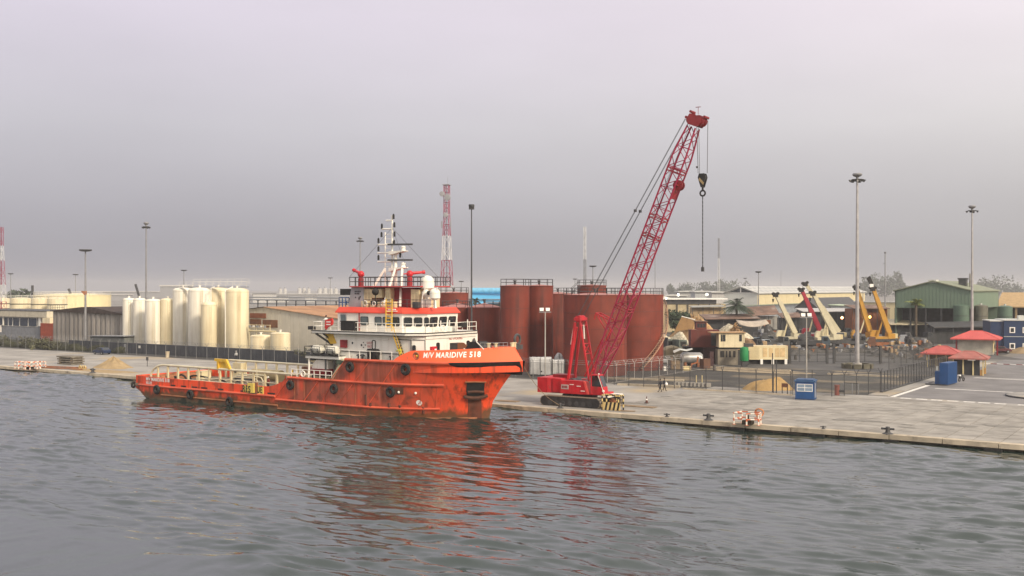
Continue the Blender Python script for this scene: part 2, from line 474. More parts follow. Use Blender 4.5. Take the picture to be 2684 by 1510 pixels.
# painted markings
mk = MB()
for i, a in enumerate((0, 1.9, 3.7, 5.6, 7.5, 9.2, 11.0, 13.6, 15.4, 17.6, 20.2, 22.0, 23.9)):
    x = -34.6 + a
    mk.box(x, x + 1.3, 137.3, 138.0, -0.1, 0.008)
mk.build('edge_dashes', M_paint, quay)
rm = MB()
rm.box(-36.2, -35.6, 138.5, 158, -0.1, -0.012)
rm.box(-34, -7, 153.6, 154.1, -0.1, -0.012)
for y in (175.0, 176.2): rm.box(-33, -7, y, y + 0.35, -0.1, -0.012)
rm.build('road_marking', M_paint, bpy.data.objects['road'])
# round kerbed island at the right edge
c = G(2735, 1040)
isl = thing('traffic_island', 'round kerbed concrete traffic island at the right edge of the road', 'traffic island', c)
MB().lathe((0, 0, 0), [(4.4, -0.1), (4.4, 0.16), (4.05, 0.2), (0.0001, 0.26)], 40).build('island_top', M_apron, isl)
MB().lathe((0, 0, 0), [(4.45, -0.1), (4.48, 0.15), (4.36, 0.19), (4.36, 0.1)], 40).build('kerb', M_dark, isl)
MB().box(-1.6, -1.2, -0.9, -0.5, 0.2, 3.0).build('post', M_grey, isl)
# concrete sill under the yard fence
tag(MB().box(-62.5, -47, 132.6, 133.0, -0.1, 0.16).build('fence_sill', M_cope, None), 'low pale concrete sill along the foot of the yard fence', 'kerb')
# ================================================================ THE SUPPLY SHIP
# ship frame: x forward from the stern, y to port (inland), z up from the waterline
SH = (-123.0, 94.3, WATER)
def ss(px, w):           # photograph column -> distance from the stern, on the plane y = w
    return onY(px, SH[1] + w)[0] - SH[0]
def sz(px, py, w):       # photograph pixel -> height above the waterline on the plane y = w
    return Z(py, onY(px, SH[1] + w)[1]) - WATER

def hull_mat():
    m = bpy.data.materials.new('hull_orange'); m.use_nodes = True
    nt = m.node_tree; N = nt.nodes; L = nt.links; b = N['Principled BSDF']
    b.inputs['Roughness'].default_value = 0.55; b.inputs['Specular IOR Level'].default_value = 0.35
    tc = N.new('ShaderNodeTexCoord'); sp = N.new('ShaderNodeSeparateXYZ'); L.new(tc.outputs['Object'], sp.inputs[0])
    def noise(sca, det, scl=(1, 1, 1)):
        mp = N.new('ShaderNodeMapping'); mp.inputs['Scale'].default_value = scl; L.new(tc.outputs['Object'], mp.inputs['Vector'])
        n = N.new('ShaderNodeTexNoise'); n.inputs['Scale'].default_value = sca; n.inputs['Detail'].default_value = det
        L.new(mp.outputs['Vector'], n.inputs['Vector']); return n.outputs['Fac']
    def mr(src, a, c, t0=0.0, t1=1.0):
        r = N.new('ShaderNodeMapRange'); r.inputs['From Min'].default_value = a; r.inputs['From Max'].default_value = c
        r.inputs['To Min'].default_value = t0; r.inputs['To Max'].default_value = t1; L.new(src, r.inputs['Value']); return r.outputs['Result']
    def mul(a, c, op='MULTIPLY'):
        x = N.new('ShaderNodeMath'); x.operation = op; x.use_clamp = op == 'MULTIPLY'
        for i, v in ((0, a), (1, c)):
            if isinstance(v, (int, float)): x.inputs[i].default_value = v
            else: L.new(v, x.inputs[i])
        return x.outputs[0]
    def mix(f, a, c):
        x = N.new('ShaderNodeMixRGB')
        for i, v in ((0, f), (1, a), (2, c)):
            if isinstance(v, (int, float)): x.inputs[i].default_value = v
            elif isinstance(v, tuple): x.inputs[i].default_value = (*v, 1)
            else: L.new(v, x.inputs[i])
        return x.outputs[0]
    c = mix(mr(noise(0.35, 4), 0.3, 0.7), (0.76, 0.068, 0.019), (0.84, 0.09, 0.026))
    # scraped, weathered midship plating
    sx = sp.outputs['X']; szz = sp.outputs['Z']
    mid = mul(mr(sx, 27, 33), mr(sx, 54, 46))
    wn_ = noise(0.30, 7)
    c = mix(mul(mid, mr(wn_, 0.28, 0.50)), c, (0.38, 0.085, 0.050))
    c = mix(mul(mid, mul(mr(noise(0.9, 6, (1.2, 1, 0.25)), 0.52, 0.66), 0.8)), c, (0.20, 0.060, 0.035))
    # rust runs
    c = mix(mul(mid, mul(mr(noise(1.0, 6, (2.2, 1, 0.18)), 0.60, 0.72), 0.6)), c, (0.58, 0.24, 0.17))
    st = mul(mr(noise(1.0, 6, (1.7, 1.6, 0.10)), 0.52, 0.70), 0.85)
    c = mix(st, c, (0.19, 0.045, 0.02))
    c = mix(mul(mr(noise(0.8, 10), 0.575, 0.65), mul(mr(szz, 5.5, 1.0), 0.85)), c, (0.11, 0.035, 0.02))
    # rust and growth towards the waterline, with a ragged upper edge
    edge = mul(szz, mr(noise(0.8, 6, (1, 1, 0.4)), 0.3, 0.7, -0.55, 0.55), 'ADD')
    def sub(a, v):
        x = N.new('ShaderNodeMath'); x.operation = 'SUBTRACT'; L.new(a, x.inputs[0]); x.inputs[1].default_value = v; return x.outputs[0]
    c = mix(mr(edge, 1.55, 1.0), c, mix(mr(noise(1.5, 6), 0.35, 0.65), (0.20, 0.062, 0.024), (0.11, 0.058, 0.028)))
    c = mix(mr(edge, 0.62, 0.35), c, (0.12, 0.085, 0.05))
    c = mix(mr(edge, 0.20, 0.05), c, (0.03, 0.03, 0.02))
    L.new(c, b.inputs['Base Color'])
    bp = N.new('ShaderNodeBump'); bp.inputs['Strength'].default_value = 0.35; bp.inputs['Distance'].default_value = 0.06
    L.new(noise(0.9, 3, (1, 1, 0.6)), bp.inputs['Height']); L.new(bp.outputs['Normal'], b.inputs['Normal'])
    return m
M_hull = hull_mat()
M_hbar = mat('hull_bar', (0.60, 0.10, 0.045), 0.5, var=0.2, scale=0.5, patch=0.35, patchcol=(0.22, 0.07, 0.035), ps=0.35)
M_bow = mat('bow_orange', (0.88, 0.125, 0.040), 0.45, var=0.06, scale=0.3, streak=0.12, dirt=(0.4, 0.07, 0.03))
M_rustbar = mat('rusty_bar', (0.28, 0.11, 0.05), 0.75, var=0.3, scale=0.9, patch=0.4, patchcol=(0.10, 0.05, 0.03), ps=0.8)
M_deck = mat('deck_planks', (0.16, 0.13, 0.09), 0.85, var=0.3, scale=1.2, streak=0.2)
M_green = mat('deck_green', (0.07, 0.10, 0.07), 0.7, var=0.3)
M_pipe = mat('pipe_cream', (0.60, 0.55, 0.40), 0.45, var=0.1, scale=1, streak=0.3, dirt=(0.30, 0.20, 0.10))

ship = thing('supply_ship', 'orange and white offshore supply ship moored along the quay, name on its bow', 'ship', SH)

def stem(z): 
    pts = [(-3, 54.6), (0.3, 55.1), (2.3, 55.6), (4.2, 57.0), (5.7, 58.3), (6.5, 59.3), (6.9, 59.6), (8.6, 58.5)]
    for (a, x), (b_, y) in zip(pts, pts[1:]):
        if z <= b_: return x + (y - x) * max(0, (z - a)) / (b_ - a)
    return pts[-1][1]
def hb(s, z):
    B = 7.0
    if s < 7: B = 7.0 - 0.7 * ((7 - s) / 7) ** 2
    s0 = 40.0
    if s <= s0: return B
    st = stem(z); t = min(1.0, (s - s0) / (st - s0))
    p = 1.9 + 1.7 * max(0, min(1, z / 6.9))
    return 7.0 * max(0.0, 1 - t ** p) ** 0.92
def ztop(s):
    if s < 27.0: return 3.05 - 0.004 * s
    if s < 30.7:
        t = (s - 27.0) / 3.7; return 2.94 + 1.21 * (t ** 1.6)
    if s < 37.9: return 4.18
    if s < 40.0: return 4.18 + (s - 37.9) / 2.1 * 2.57
    return 6.75 + 0.15 * max(0, (s - 50) / 10)
def zbot(s): return -2.6 if s >= 7 else 1.35 - 3.95 * (max(0, s - 0.8) / 6.2) ** 1.4
def build_hull():
    st = [0.8, 2, 3.5, 5, 7, 10, 14, 18, 22, 25, 27, 28, 29, 29.8, 30.7, 33, 36, 37.9, 38.6, 39.3, 40.0, 42]
    nb = 26
    rows = 14
    fr = [0, .12, .2, .28, .36, .44, .52, .60, .68, .76, .84, .90, .95, 1.0]
    cols = []
    for s in st:
        z0, z1 = zbot(s), ztop(s)
        cols.append([(s, hb(s, z0 + (z1 - z0) * f), z0 + (z1 - z0) * f) for f in fr])
    for k in range(1, nb + 1):
        tau = 1 - (1 - k / nb) ** 1.35
        col_ = []
        for f in fr:
            z = -2.6 + (6.9 + 2.6) * f
            s = 42 + (stem(z) - 42) * tau
            zz = -2.6 + (ztop(s) + 2.6) * f
            col_.append((s, hb(s, z) if k < nb else 0.0, zz))
        cols.append(col_)
    m = MB(); n = len(cols)
    for sgn in (-1, 1):
        vs = [(s, sgn * w, z) for c in cols for (s, w, z) in c]
        fs = []
        for i in range(n - 1):
            for j in range(rows - 1):
                q = (i * rows + j, (i + 1) * rows + j, (i + 1) * rows + j + 1, i * rows + j + 1)
                fs.append(q if sgn < 0 else q[::-1])
        m.add(vs, fs)
        # inside of the bulwark and its cap
        vs = []
        for c in cols:
            s, w, z = c[-1]; wi = max(0, w - 0.22)
            vs += [(s, sgn * w, z), (s, sgn * wi, z), (s, sgn * wi, z - 1.15)]
        fs = []
        for i in range(n - 1):
            for j in (0, 1):
                q = (i * 3 + j, (i + 1) * 3 + j, (i + 1) * 3 + j + 1, i * 3 + j + 1)
                fs.append(q if sgn < 0 else q[::-1])
        m.add(vs, fs)
    c0 = cols[0]                                             # transom and bottom
    for j in range(rows - 1):
        a, b_ = c0[j], c0[j + 1]
        m.face((a[0], a[1], a[2]), (a[0], -a[1], a[2]), (b_[0], -b_[1], b_[2]), (b_[0], b_[1], b_[2]))
    for i in range(n - 1):
        a, b_ = cols[i][0], cols[i + 1][0]
        m.face((a[0], a[1], a[2]), (b_[0], b_[1], b_[2]), (b_[0], -b_[1], b_[2]), (a[0], -a[1], a[2]))
    h = m.build('hull', M_hull, ship, smooth=True)
    return h
hull = build_hull()

def side_path(s0, s1, z, off=0.0, n=24, zf=None):
    out = []
    for i in range(n + 1):
        s = s0 + (s1 - s0) * i / n
        zz = zf(s) if zf else z
        out.append((s, -(hb(s, zz) + off), zz))
    return out
def both(name, pts, r, m, n=6):
    MB().tube([(x, -y, z) for x, y, z in pts], r, n).build(name, m, ship, smooth=True)
    return MB().tube(pts, r, n).build(name, m, ship, smooth=True)
both('rub_rail', side_path(0.9, 28.6, 1.86, 0.06, 10), 0.17, M_hbar)
both('rub_rail', side_path(30.7, 52.3, 4.22, 0.06, 16), 0.17, M_hbar)
both('rub_rail', side_path(40.0, 53.6, 6.72, 0.06, 16), 0.19, M_hbar)
both('rub_rail', side_path(28.7, 51.2, 1.5, 0.05, 16), 0.15, M_hbar)
both('chine_bar', side_path(7.0, 29.0, 0.78, 0.04, 10), 0.13, M_rustbar)
both('chine_bar', side_path(29.0, 54.2, 0.42, 0.04, 16), 0.12, M_rustbar)
for sa, za, sb, zb in ((47.4, 6.6, 43.2, 1.6), (43.6, 6.6, 38.9, 1.6), (38.0, 4.1, 36.3, 1.6), (35.8, 4.1, 33.4, 1.6), (51.6, 4.1, 50.8, 1.6), (39.9, 6.6, 37.6, 4.2), (30.8, 4.0, 28.7, 1.9), (53.0, 6.5, 51.2, 1.6)):
    pts = [(sa + (sb - sa) * t, -(hb(sa + (sb - sa) * t, za + (zb - za) * t) + 0.03), za + (zb - za) * t) for t in (0, .25, .5, .75, 1)]
    both('diagonal_bar', pts, 0.055 if sa < 53 else 0.03, M_hbar, 5)
for s in (31.8, 33.4, 41.5, 45.6, 49.5):                       # plate seams
    both('plate_seam', [(s, -(hb(s, z) + 0.005), z) for z in (1.6, 2.8, 4.1)], 0.035, M_rustbar, 4)
# freeing ports above the aft rub rail
for s in (8.9, 11.0, 13.2, 15.0, 18.2, 22.4, 24.6, 27.2):
    for sg in (-1, 1): MB().box(s, s + rnd.uniform(0.9, 1.4), sg * 7.015 - 0.02, sg * 7.015 + 0.02, 2.06, 2.24).build('freeing_port', M_black, ship)

# forward bulwark (leans inwards) with the name
BST = 46.8
def bz(s):
    if s < 49.2: return 6.78 + 1.22 * ((s - BST) / 2.4) ** 0.75
    return 8.0 + 0.42 * ((s - 49.2) / 9.3) ** 1.3
def bul(s, f):
    """point on the outer face of the bow bulwark, f = 0 at the knuckle, 1 at the top"""
    kn = ztop(s); k = min(1.0, max(0.0, (s - 48) / 12)); top = bz(min(s, 58.4))
    w = hb(s, 6.85)
    lean = (0.16 + 0.75 * k) * f
    x = s - 1.0 * f * k ** 2.2
    return Vector((x, -max(0.0, w - lean * (0.25 + 0.75 * min(1, w / 3))), kn + (top - kn) * f))
bst = [BST + (stem(6.88) - 0.02 - BST) * (1 - (1 - i / 40) ** 1.5) for i in range(41)]
bm = MB()
for sg in (-1, 1):
    vs = []
    for s in bst:
        for f in (0, .33, .66, 1.0):
            p = bul(s, f); vs.append((p.x, -sg * p.y, p.z))
        p = bul(s, 1.0); vs.append((p.x - 0.05, -sg * min(0, p.y + 0.22), p.z)); vs.append((p.x - 0.05, -sg * min(0, p.y + 0.22), ztop(s) - 0.3))
    fs = []
    for i in range(len(bst) - 1):
        for j in range(5):
            q = (i * 6 + j, (i + 1) * 6 + j, (i + 1) * 6 + j + 1, i * 6 + j + 1); fs.append(q if sg > 0 else q[::-1])
    bm.add([(x, -y, z) for x, y, z in vs], [q[::-1] for q in fs]) if sg > 0 else bm.add([(x, -y, z) for x, y, z in vs], [q[::-1] for q in fs])
bulwark = bm.build('bow_bulwark', M_bow, ship, smooth=True)
# black fender belt and painted shade of the bulwark overhang, deepening towards the stem
fbm = MB()
fst = [53.6 + (stem(6.6) - 0.02 - 53.6) * (1 - (1 - i / 30) ** 1.5) for i in range(31)]
for sg in (-1, 1):
    vs = []
    for s in fst:
        k = min(1, (s - 53.6) / 4.5)
        zt = ztop(s) + 0.0; zb = 6.55 - 1.15 * k ** 0.8
        def q(off, z):
            w = hb(min(s, stem(z) - 0.001), z)
            nx = 0.0 if w > 2.5 else (2.5 - w) / 2.5
            return (s + off * nx - (0 if z > 6.5 else 0.0), sg * (w + off * (1 - 0.4 * nx)), z)
        vs += [q(0.05, zt), q(0.26, zt - 0.04), q(0.26, (zt + zb) / 2), q(0.12, zb), q(-0.25, zb - 0.02)]
    fs = []
    for i in range(30):
        for j in range(4):
            a = (i * 5 + j, (i + 1) * 5 + j, (i + 1) * 5 + j + 1, i * 5 + j + 1); fs.append(a if sg > 0 else a[::-1])
    fbm.add(vs, fs)
fbm.build('bow_fender_shade', M_black, ship, smooth=True)

def pxy(v):
    """photograph column and row of a point in the ship frame"""
    X, Y, zz = SH[0] + v[0], SH[1] + v[1], SH[2] + v[2]
    d = FX * X + FY * Y
    return 1342 + FOC * (RX * X + RY * Y) / d, 755 + FOC * (EYE - zz) / d
def scan(f, px, a, b):
    return min(np.linspace(a, b, 400), key=lambda s: abs(pxy(f(s))[0] - px))
def bul_s(px, f): return scan(lambda s: bul(s, f), px, 47, 57.5)
def hull_s(px, z): return scan(lambda s: (s, -hb(s, z), z), px, 28, stem(z) - 0.3)
NAMEW = 0.80
def on_bulwark(s_start, f0, hgt):
    # lettering walks along the bulwark
    def place(x, y):
        s = s_start + x * NAMEW
        kn = ztop(s); top = bz(min(s, 58.4))
        p = bul(s, f0 + y / (top - kn)); q = bul(s + 0.05, f0 + y / (top - kn))
        t = (q - p).normalized(); n = Vector((t.y, -t.x, 0)).normalized()
        if n.y > 0: n = -n
        return p + n * 0.035
    return place
M_letter = mat('white_lettering', (0.80, 0.78, 0.74), 0.6, var=0.05)
M_letterk = mat('black_lettering', (0.02, 0.02, 0.02), 0.6, var=0.05)
M_letterr = mat('red_lettering', (0.45, 0.05, 0.06), 0.6, var=0.05)
lettering('name_lettering', 'M/V MARIDIVE 518', 0.80, M_letter, on_bulwark(bul_s(1109, 0.5), 0.40, 0.6), bulwark, bold=0.022, space=1.12)
# fairlead in the bulwark and other hull fittings
def on_hull(s, z, off=0.0):
    return Vector((s, -(hb(s, z) + off), z))
p = bul(bul_s(1091, 0.55), 0.55)
MB().torus((p.x, p.y - 0.03, p.z), 0.36, 0.09, 'y', 18, 6).lathe((p.x, p.y - 0.01, p.z), [(0.001, 0), (0.34, 0.0)], 16, axis='y').build('fairlead', M_rustbar, bulwark, smooth=True)
MB().ball((p.x + 0.12, p.y - 0.05, p.z), 0.13, 8).build('roller', M_yellow, bulwark)
# stern name
def on_side(s0, z0):
    def place(x, y): return (s0 + x, -(hb(s0 + x, z0) + 0.03), z0 + y)
    return place
lettering('name_lettering', 'M/V MARIDIVE 518', 0.62, M_letter, on_side(3.55, 2.52), hull, bold=0.02, space=1.02)
lettering('port_lettering', 'BELIZE', 0.46, M_letter, on_side(3.55, 2.07), hull, bold=0.015, space=1.05)
# RESCUE zone: letters on yellow plates, the C hidden by the rusted gate post
rz_ = MB()
M_rzy = mat('rescue_yellow', (0.72, 0.55, 0.12), 0.6, var=0.12, streak=0.4, dirt=(0.35, 0.2, 0.05))
rs0 = ss(638, -7.0)
def rs(px): return ss(px, -7.03)
for a, b_, z0, z1 in ((636.3, 644.2, 2.1, 2.9), (644, 651, 2.05, 2.9), (676, 691, 2.0, 2.9)): MB().box(rs(a), rs(b_), -7.045, -7.0, z0, z1).build('rescue_plate', M_rzy, hull)
MB().box(rs(652.5), rs(668.5), -7.26, -7.0, 2.08, 3.22).build('rescue_plate', M_rzy, hull)
MB().box(rs(669), rs(674.5), -7.1, -6.9, 1.95, 3.35).box(rs(652), rs(676), -7.2, -6.95, 1.92, 2.04).build('gate_post', M_rustbar, hull)
for ch, a, b_, off in (('R', 636.5, 644.5, 7.075), ('E', 645.5, 652, 7.075), ('S', 655, 664.5, 7.29), ('C', 665.5, 670, 7.06), ('U', 674.6, 681.5, 7.075), ('E', 683.2, 689.8, 7.075)):
    w = rs(b_) - rs(a)
    lettering('letter', ch, 1.0, M_letterk, (lambda o, sx_, of: (lambda x, y: (o + (x - 0.06) * sx_, -of, 2.12 + y * 1.12)))(rs(a), w / 0.62, off), hull, bold=0.02)
# anchor pocket, thruster mark, small fittings on the bow
def hp(px, z, o):
    s_ = hull_s(px, z); w = hb(s_, z); d = (w - hb(s_ + 0.05, z)) / 0.05
    n = Vector((d, 1, 0)).normalized()
    return (s_ + n.x * o, -(w + n.y * o), z)
def hull_patch(name, pxs, zs, o, m, par, thick=0.0):
    a = MB()
    for i in range(len(pxs) - 1):
        for j in range(len(zs) - 1):
            a.face(hp(pxs[i], zs[j], o), hp(pxs[i + 1], zs[j], o), hp(pxs[i + 1], zs[j + 1], o), hp(pxs[i], zs[j + 1], o))
    return a.build(name, m, par)
hull_patch('anchor_pocket', [1222, 1230, 1240, 1250, 1260, 1270], [2.7, 3.2, 3.7, 4.2, 4.55], 0.06, M_black, hull)
hull_patch('rust_stain', [1226, 1236, 1246, 1256, 1262], [0.3, 0.9, 1.5, 2.1, 2.7], 0.03, mat('stain_dark', (0.10, 0.035, 0.02), 0.8, var=0.4, scale=1.5, streak=0.5, dirt=(0.25, 0.05, 0.02)), hull)
am = MB()
am.tube([hp(1219, 4.6, .1), hp(1245, 4.62, .1), hp(1272, 4.55, .1)], 0.09, 6)
am.build('pocket_rim', M_rustbar, hull)
am = MB()
am.tube([hp(1216, 2.95, .16), hp(1230, 2.8, .22), hp(1246, 2.75, .24), hp(1262, 2.82, .22), hp(1276, 3.0, .16)], 0.2, 7)
am.tube([hp(1226, 3.45, .1), hp(1245, 3.5, .12), hp(1268, 3.42, .1)], 0.16, 6)
am.build('anchor', mat('anchor_rust', (0.085, 0.035, 0.022), 0.8, var=0.4, scale=2), ship, smooth=True)
tm = MB()
ct = on_hull(hull_s(1099, 2.2), 2.2, 0.06)
tm.lathe(ct, [(0.0001, 0.0), (0.30, 0.0)], 20, axis='y')
tm.v = [(x, -(hb(x, z) + 0.035), z) for x, y, z in tm.v]
tm.build('thruster_mark', M_letter, hull)
for a in range(4):
    t = a * math.pi / 2 + math.pi / 4
    MB().box(ct.x + 0.13 * math.cos(t) - .05, ct.x + 0.13 * math.cos(t) + .05, ct.y - 0.02, ct.y + 0.02, ct.z + 0.13 * math.sin(t) - .05, ct.z + .05 + 0.13 * math.sin(t)).build('thruster_symbol', M_letterr, hull)
for px, z in ((1046, 3.35), (1089, 3.3)):
    MB().ball(hp(px, z, 0.05), 0.15, 8).build('overboard_valve', M_white, hull)
hull_patch('sea_chest', [1035, 1041, 1047, 1058], [3.1, 3.5, 3.9], 0.05, mat('chest_rust', (0.13, 0.05, 0.03), 0.8, var=0.4, scale=2), hull)
for px, z0, z1 in ((960, 1.7, 2.9), (1048, 1.0, 1.9), (972, 1.6, 2.0), (1020, 1.6, 2.1), (1110, 1.0, 1.7)):
    MB().tube([hp(px, z0, 0.01), hp(px, z1, 0.01)], 0.16, 5).build('rust_streak', mat('streak_dark', (0.13, 0.045, 0.03), 0.85), hull)

# tyres hanging along the side
tyre_n = [0]
for s, z, r, lab in ((0.55, 1.75, 0.48, 'tyre fender hanging at the stern corner of the orange ship'),
                     (6.3, 1.45, 0.62, 'tyre fender hanging under the small white name near the stern'),
                     (13.1, 1.2, 0.62, 'tyre fender hanging between the stern name and the word RESCUE'),
                     (20.6, 0.75, 0.60, 'tyre fender touching the water just aft of the word RESCUE'),
                     (31.3, 3.35, 0.58, 'tyre fender at the aft end of the raised orange side plating'),
                     (38.4, 3.3, 0.58, 'tyre fender on the middle rub rail below the sloping white plate'),
                     (40.9, 5.9, 0.60, 'tyre fender high on the rusty side plating, below the white house aft end'),
                     (46.5, 3.35, 0.62, 'tyre fender on the middle rub rail beside a rusty sea chest'),
                     (48.7, 5.95, 0.66, 'tyre fender high on the side just aft of the ship name')):
    t = thing('tyre_fender', lab, 'tyre', (SH[0] + s, SH[1] - hb(s, z) - 0.24, WATER + z), 0, 'tyre fenders hanging on the ship side')
    if s < 1: t.rotation_euler = (0, 0, rad(-70))
    MB().torus((0, 0, 0), r * 0.70, r * 0.33, 'y', 18, 8).build('tread', M_black, t, smooth=True)
    MB().torus((0, -0.05, 0), r * 0.44, r * 0.07, 'y', 16, 6).build('bead', mat('tyre_grey', (0.09, 0.075, 0.06), 0.8), t, smooth=True)
    MB().tube([(0.05, 0.0, r * 0.5), (0.08, 0.12, r * 0.9), (0.1, 0.22, r + 0.7)], 0.03, 5).build('rope', M_wood, t)
# ---- decks
MB().box(1.0, 38.6, -6.78, 6.78, 1.7, 2.02).build('main_deck', M_deck, ship)
# deck planks of the cargo deck
pk = None
for k in range(26):
    w0 = -6.2 + k * 0.477
    if pk is None: pk = MB().box(2.0, 29.5, 0, 0.45, 2.02, 2.07).build('deck_plank', M_deck, ship, loc=(0, w0, 0))
    else: cp(pk, (0, w0, rnd.uniform(-0.01, 0.01)), ship)
MB().box(30.6, 38.6, -6.78, 6.78, 3.0, 3.35).build('raised_deck', M_green, ship)
fd = MB()
dk = [(38.4, -6.78)] + [(s, -max(0, hb(s, 6.5) - 0.15)) for s in (44, 48, 51, 53, 55, 56.5, 57.5, 58.4)]
fd.prism(dk + [(x, -y) for x, y in dk[::-1]], 6.1, 6.55)
fd.build('foredeck', M_green, ship)
# white sloping inner plate where the side steps up
MB().prismy([(37.7, 4.25), (39.5, 6.6), (39.15, 6.72), (37.35, 4.4)], -6.7, -5.5).build('sloping_plate', M_cream, ship)
MB().box(0.82, 1.1, -6.2, 6.2, 2.0, 2.9).cyl((0.95, -3.2, 2.2), (0.95, 3.2, 2.2), 0.55, n=16).build('stern_roller', M_rustbar, ship)

# ---- cargo deck: crash rails
def crash(w, sg):
    m = MB()
    top = [(3.1, 2.6), (3.15, 3.3), (3.6, 3.9), (4.6, 4.42), (5.6, 4.58), (12, 4.56), (19, 4.53), (26, 4.5), (31.2, 4.47)]
    m.tube([(x, w, z) for x, z in top], 0.15, 8)
    rail = m.build('crash_rail', M_pipe, ship, smooth=True)
    pst = None
    for k in range(13):
        x = 4.6 + k * 2.08
        q = MB().box(-0.13, 0.13, -0.10, 0.10, 2.05, 4.42)
        if pst is None: pst = q.build('rail_post', M_cream, ship, loc=(x, w, 0))
        else: cp(pst, (x, w, 0), ship)
    MB().tube([(14.2, w, 3.25), (29.6, w, 3.25)], 0.07, 6).build('middle_rail', M_pipe, ship)
    return rail
crash(-5.75, -1); crash(5.75, 1)
# yellow stops that straddle the crash rails
def stop(x, w):
    a = MB().prismy([(0, 0), (0.35, 0), (0.28, 1.0), (1.55, 0.95), (2.25, -0.05), (2.55, 0.1), (1.75, 1.32), (-0.45, 1.36), (-0.45, 1.05), (-0.02, 1.0)], -0.14, 0.14)
    a.face((0.30, 0.05, 0.05), (2.1, 0.05, 0.05), (1.5, 0.05, 0.95), (0.30, 0.05, 0.95))
    return a.build('yellow_stop', M_yellow, ship, loc=(x, w, 4.5))
stop(16.6, -5.75); stop(27.6, 5.75)
# pipework along the near side
pp = MB()
for k, (o, h) in enumerate(((0.0, 0.0), (0.28, 0.18), (0.56, 0.36))):
    w = -5.2 + 0.34 * k; z = 2.55 + h
    pp = MB().tube([(11.5, w, z), (17.4 - 0.3 * k, w, z), (19.3, w, z + 1.02), (22.6 + 0.5 * k, w, z + 1.05), (23.2 + 0.5 * k, w, z + 0.95), (23.5 + 0.5 * k, w, z + 0.6), (23.5 + .5 * k, w, 2.1)], 0.085, 8)
    pp.build('deck_pipe', M_pipe, ship, smooth=True)
MB().tube([(18.6, -5.5, 2.55), (20.0, -5.5, 3.25), (21.2, -5.5, 3.28), (21.9, -5.5, 3.1), (22.2, -5.5, 2.7), (22.2, -5.5, 2.05)], 0.085, 8).build('deck_pipe', M_pipe, ship, smooth=True)
MB().tube([(9.5, -6.3, 2.95), (20.5, -6.3, 2.92)], 0.05, 6).tube([(24.3, -6.1, 2.0), (24.3, -6.1, 4.9)], 0.05, 6).build('side_pipe', M_pipe, ship)
# black hoses
for pts in ([(7.4, -5.3, 2.1), (7.9, -5.2, 3.0), (8.6, -5.2, 3.45), (9.4, -5.1, 3.2), (9.9, -5.0, 2.2)],
            [(9.6, -5.3, 2.1), (10.0, -5.2, 3.0), (10.8, -5.0, 3.4), (12.4, -5.0, 3.35), (15.0, -5.0, 3.15), (17.0, -5.1, 3.05), (17.8, -5.2, 2.6), (17.9, -5.3, 2.1)],
            [(8.6, -4.8, 2.1), (9.0, -4.6, 2.9), (9.7, -4.6, 3.1), (10.2, -4.6, 2.6), (10.3, -4.6, 2.1)]):
    # round the corners
    q = [Vector(p) for p in pts]
    for _ in range(2):
        r_ = [q[0]]
        for a, b_ in zip(q, q[1:]): r_ += [a * .75 + b_ * .25, a * .25 + b_ * .75]
        q = r_ + [q[-1]]
    MB().tube(q, 0.12, 6).build('hose', M_black, ship, smooth=True)
# cargo-deck gear: tan drum, boxes, posts
MB().lathe((13.0, 3.4, 3.1), [(0.001, 0), (0.75, 0), (0.75, 5.4), (0.001, 5.4)], 18, axis='x').build('deck_tank', mat('tank_tan', (0.36, 0.29, 0.16), 0.7, patch=0.3, streak=0.4), ship, smooth=True)
MB().box(7.0, 8.7, 4.9, 5.7, 2.05, 4.3).build('rail_cabinet', M_cream, ship)
MB().lathe((7.6, 4.86, 3.2), [(0.001, 0), (0.3, 0.0)], 12, axis='y').build('cabinet_hole', M_black, ship)
MB().box(20.6, 22.2, 5.0, 5.6, 2.05, 4.35).box(20.9, 21.1, 4.97, 5.02, 2.9, 3.2).build('rail_cabinet', mat('rusty_cream', (0.50, 0.36, 0.20), 0.7, patch=0.4, streak=0.5), ship)
for x, w in ((5.6, -5.0), (6.6, -4.4), (28.2, -5.6), (28.2, -4.4)):
    MB().cyl((x, w, 2.0), (x, w, 3.0), 0.22, n=12).cyl((x, w, 3.0), (x, w, 3.08), 0.28, n=12).build('bollard', M_black, ship, smooth=True)
for k, (x, w, dx_, dy_, h, mm) in enumerate(((25.0, -3.2, 1.8, 1.2, 1.0, M_rustbar), (27.6, -1.5, 2.2, 3.0, 1.9, M_cream), (24.6, 1.0, 1.6, 1.6, 0.7, M_dark), (10.6, 1.2, 2.4, 2.0, 0.6, M_dark), (4.6, 0.5, 1.2, 1.6, 1.2, M_cream))):
    MB().box(x, x + dx_, w, w + dy_, 2.05, 2.05 + h).box(x - .05, x + dx_ + .05, w - .05, w + dy_ + .05, 2.05 + h, 2.13 + h).build('deck_box', mm, ship)
# yellow spooling frame near the step
sp_ = MB()
for w in (-5.6, -4.2):
    sp_.tube([(28.6, w, 2.05), (29.6, w, 3.9), (30.3, w, 4.0), (30.4, w, 2.1)], 0.09, 6)
sp_.tube([(29.6, -5.6, 3.9), (29.6, -4.2, 3.9)], 0.08, 6).tube([(29.9, -5.5, 3.9), (29.9, -5.5, 5.0)], 0.12, 6)
sp_.build('spooling_frame', M_yellow, ship)

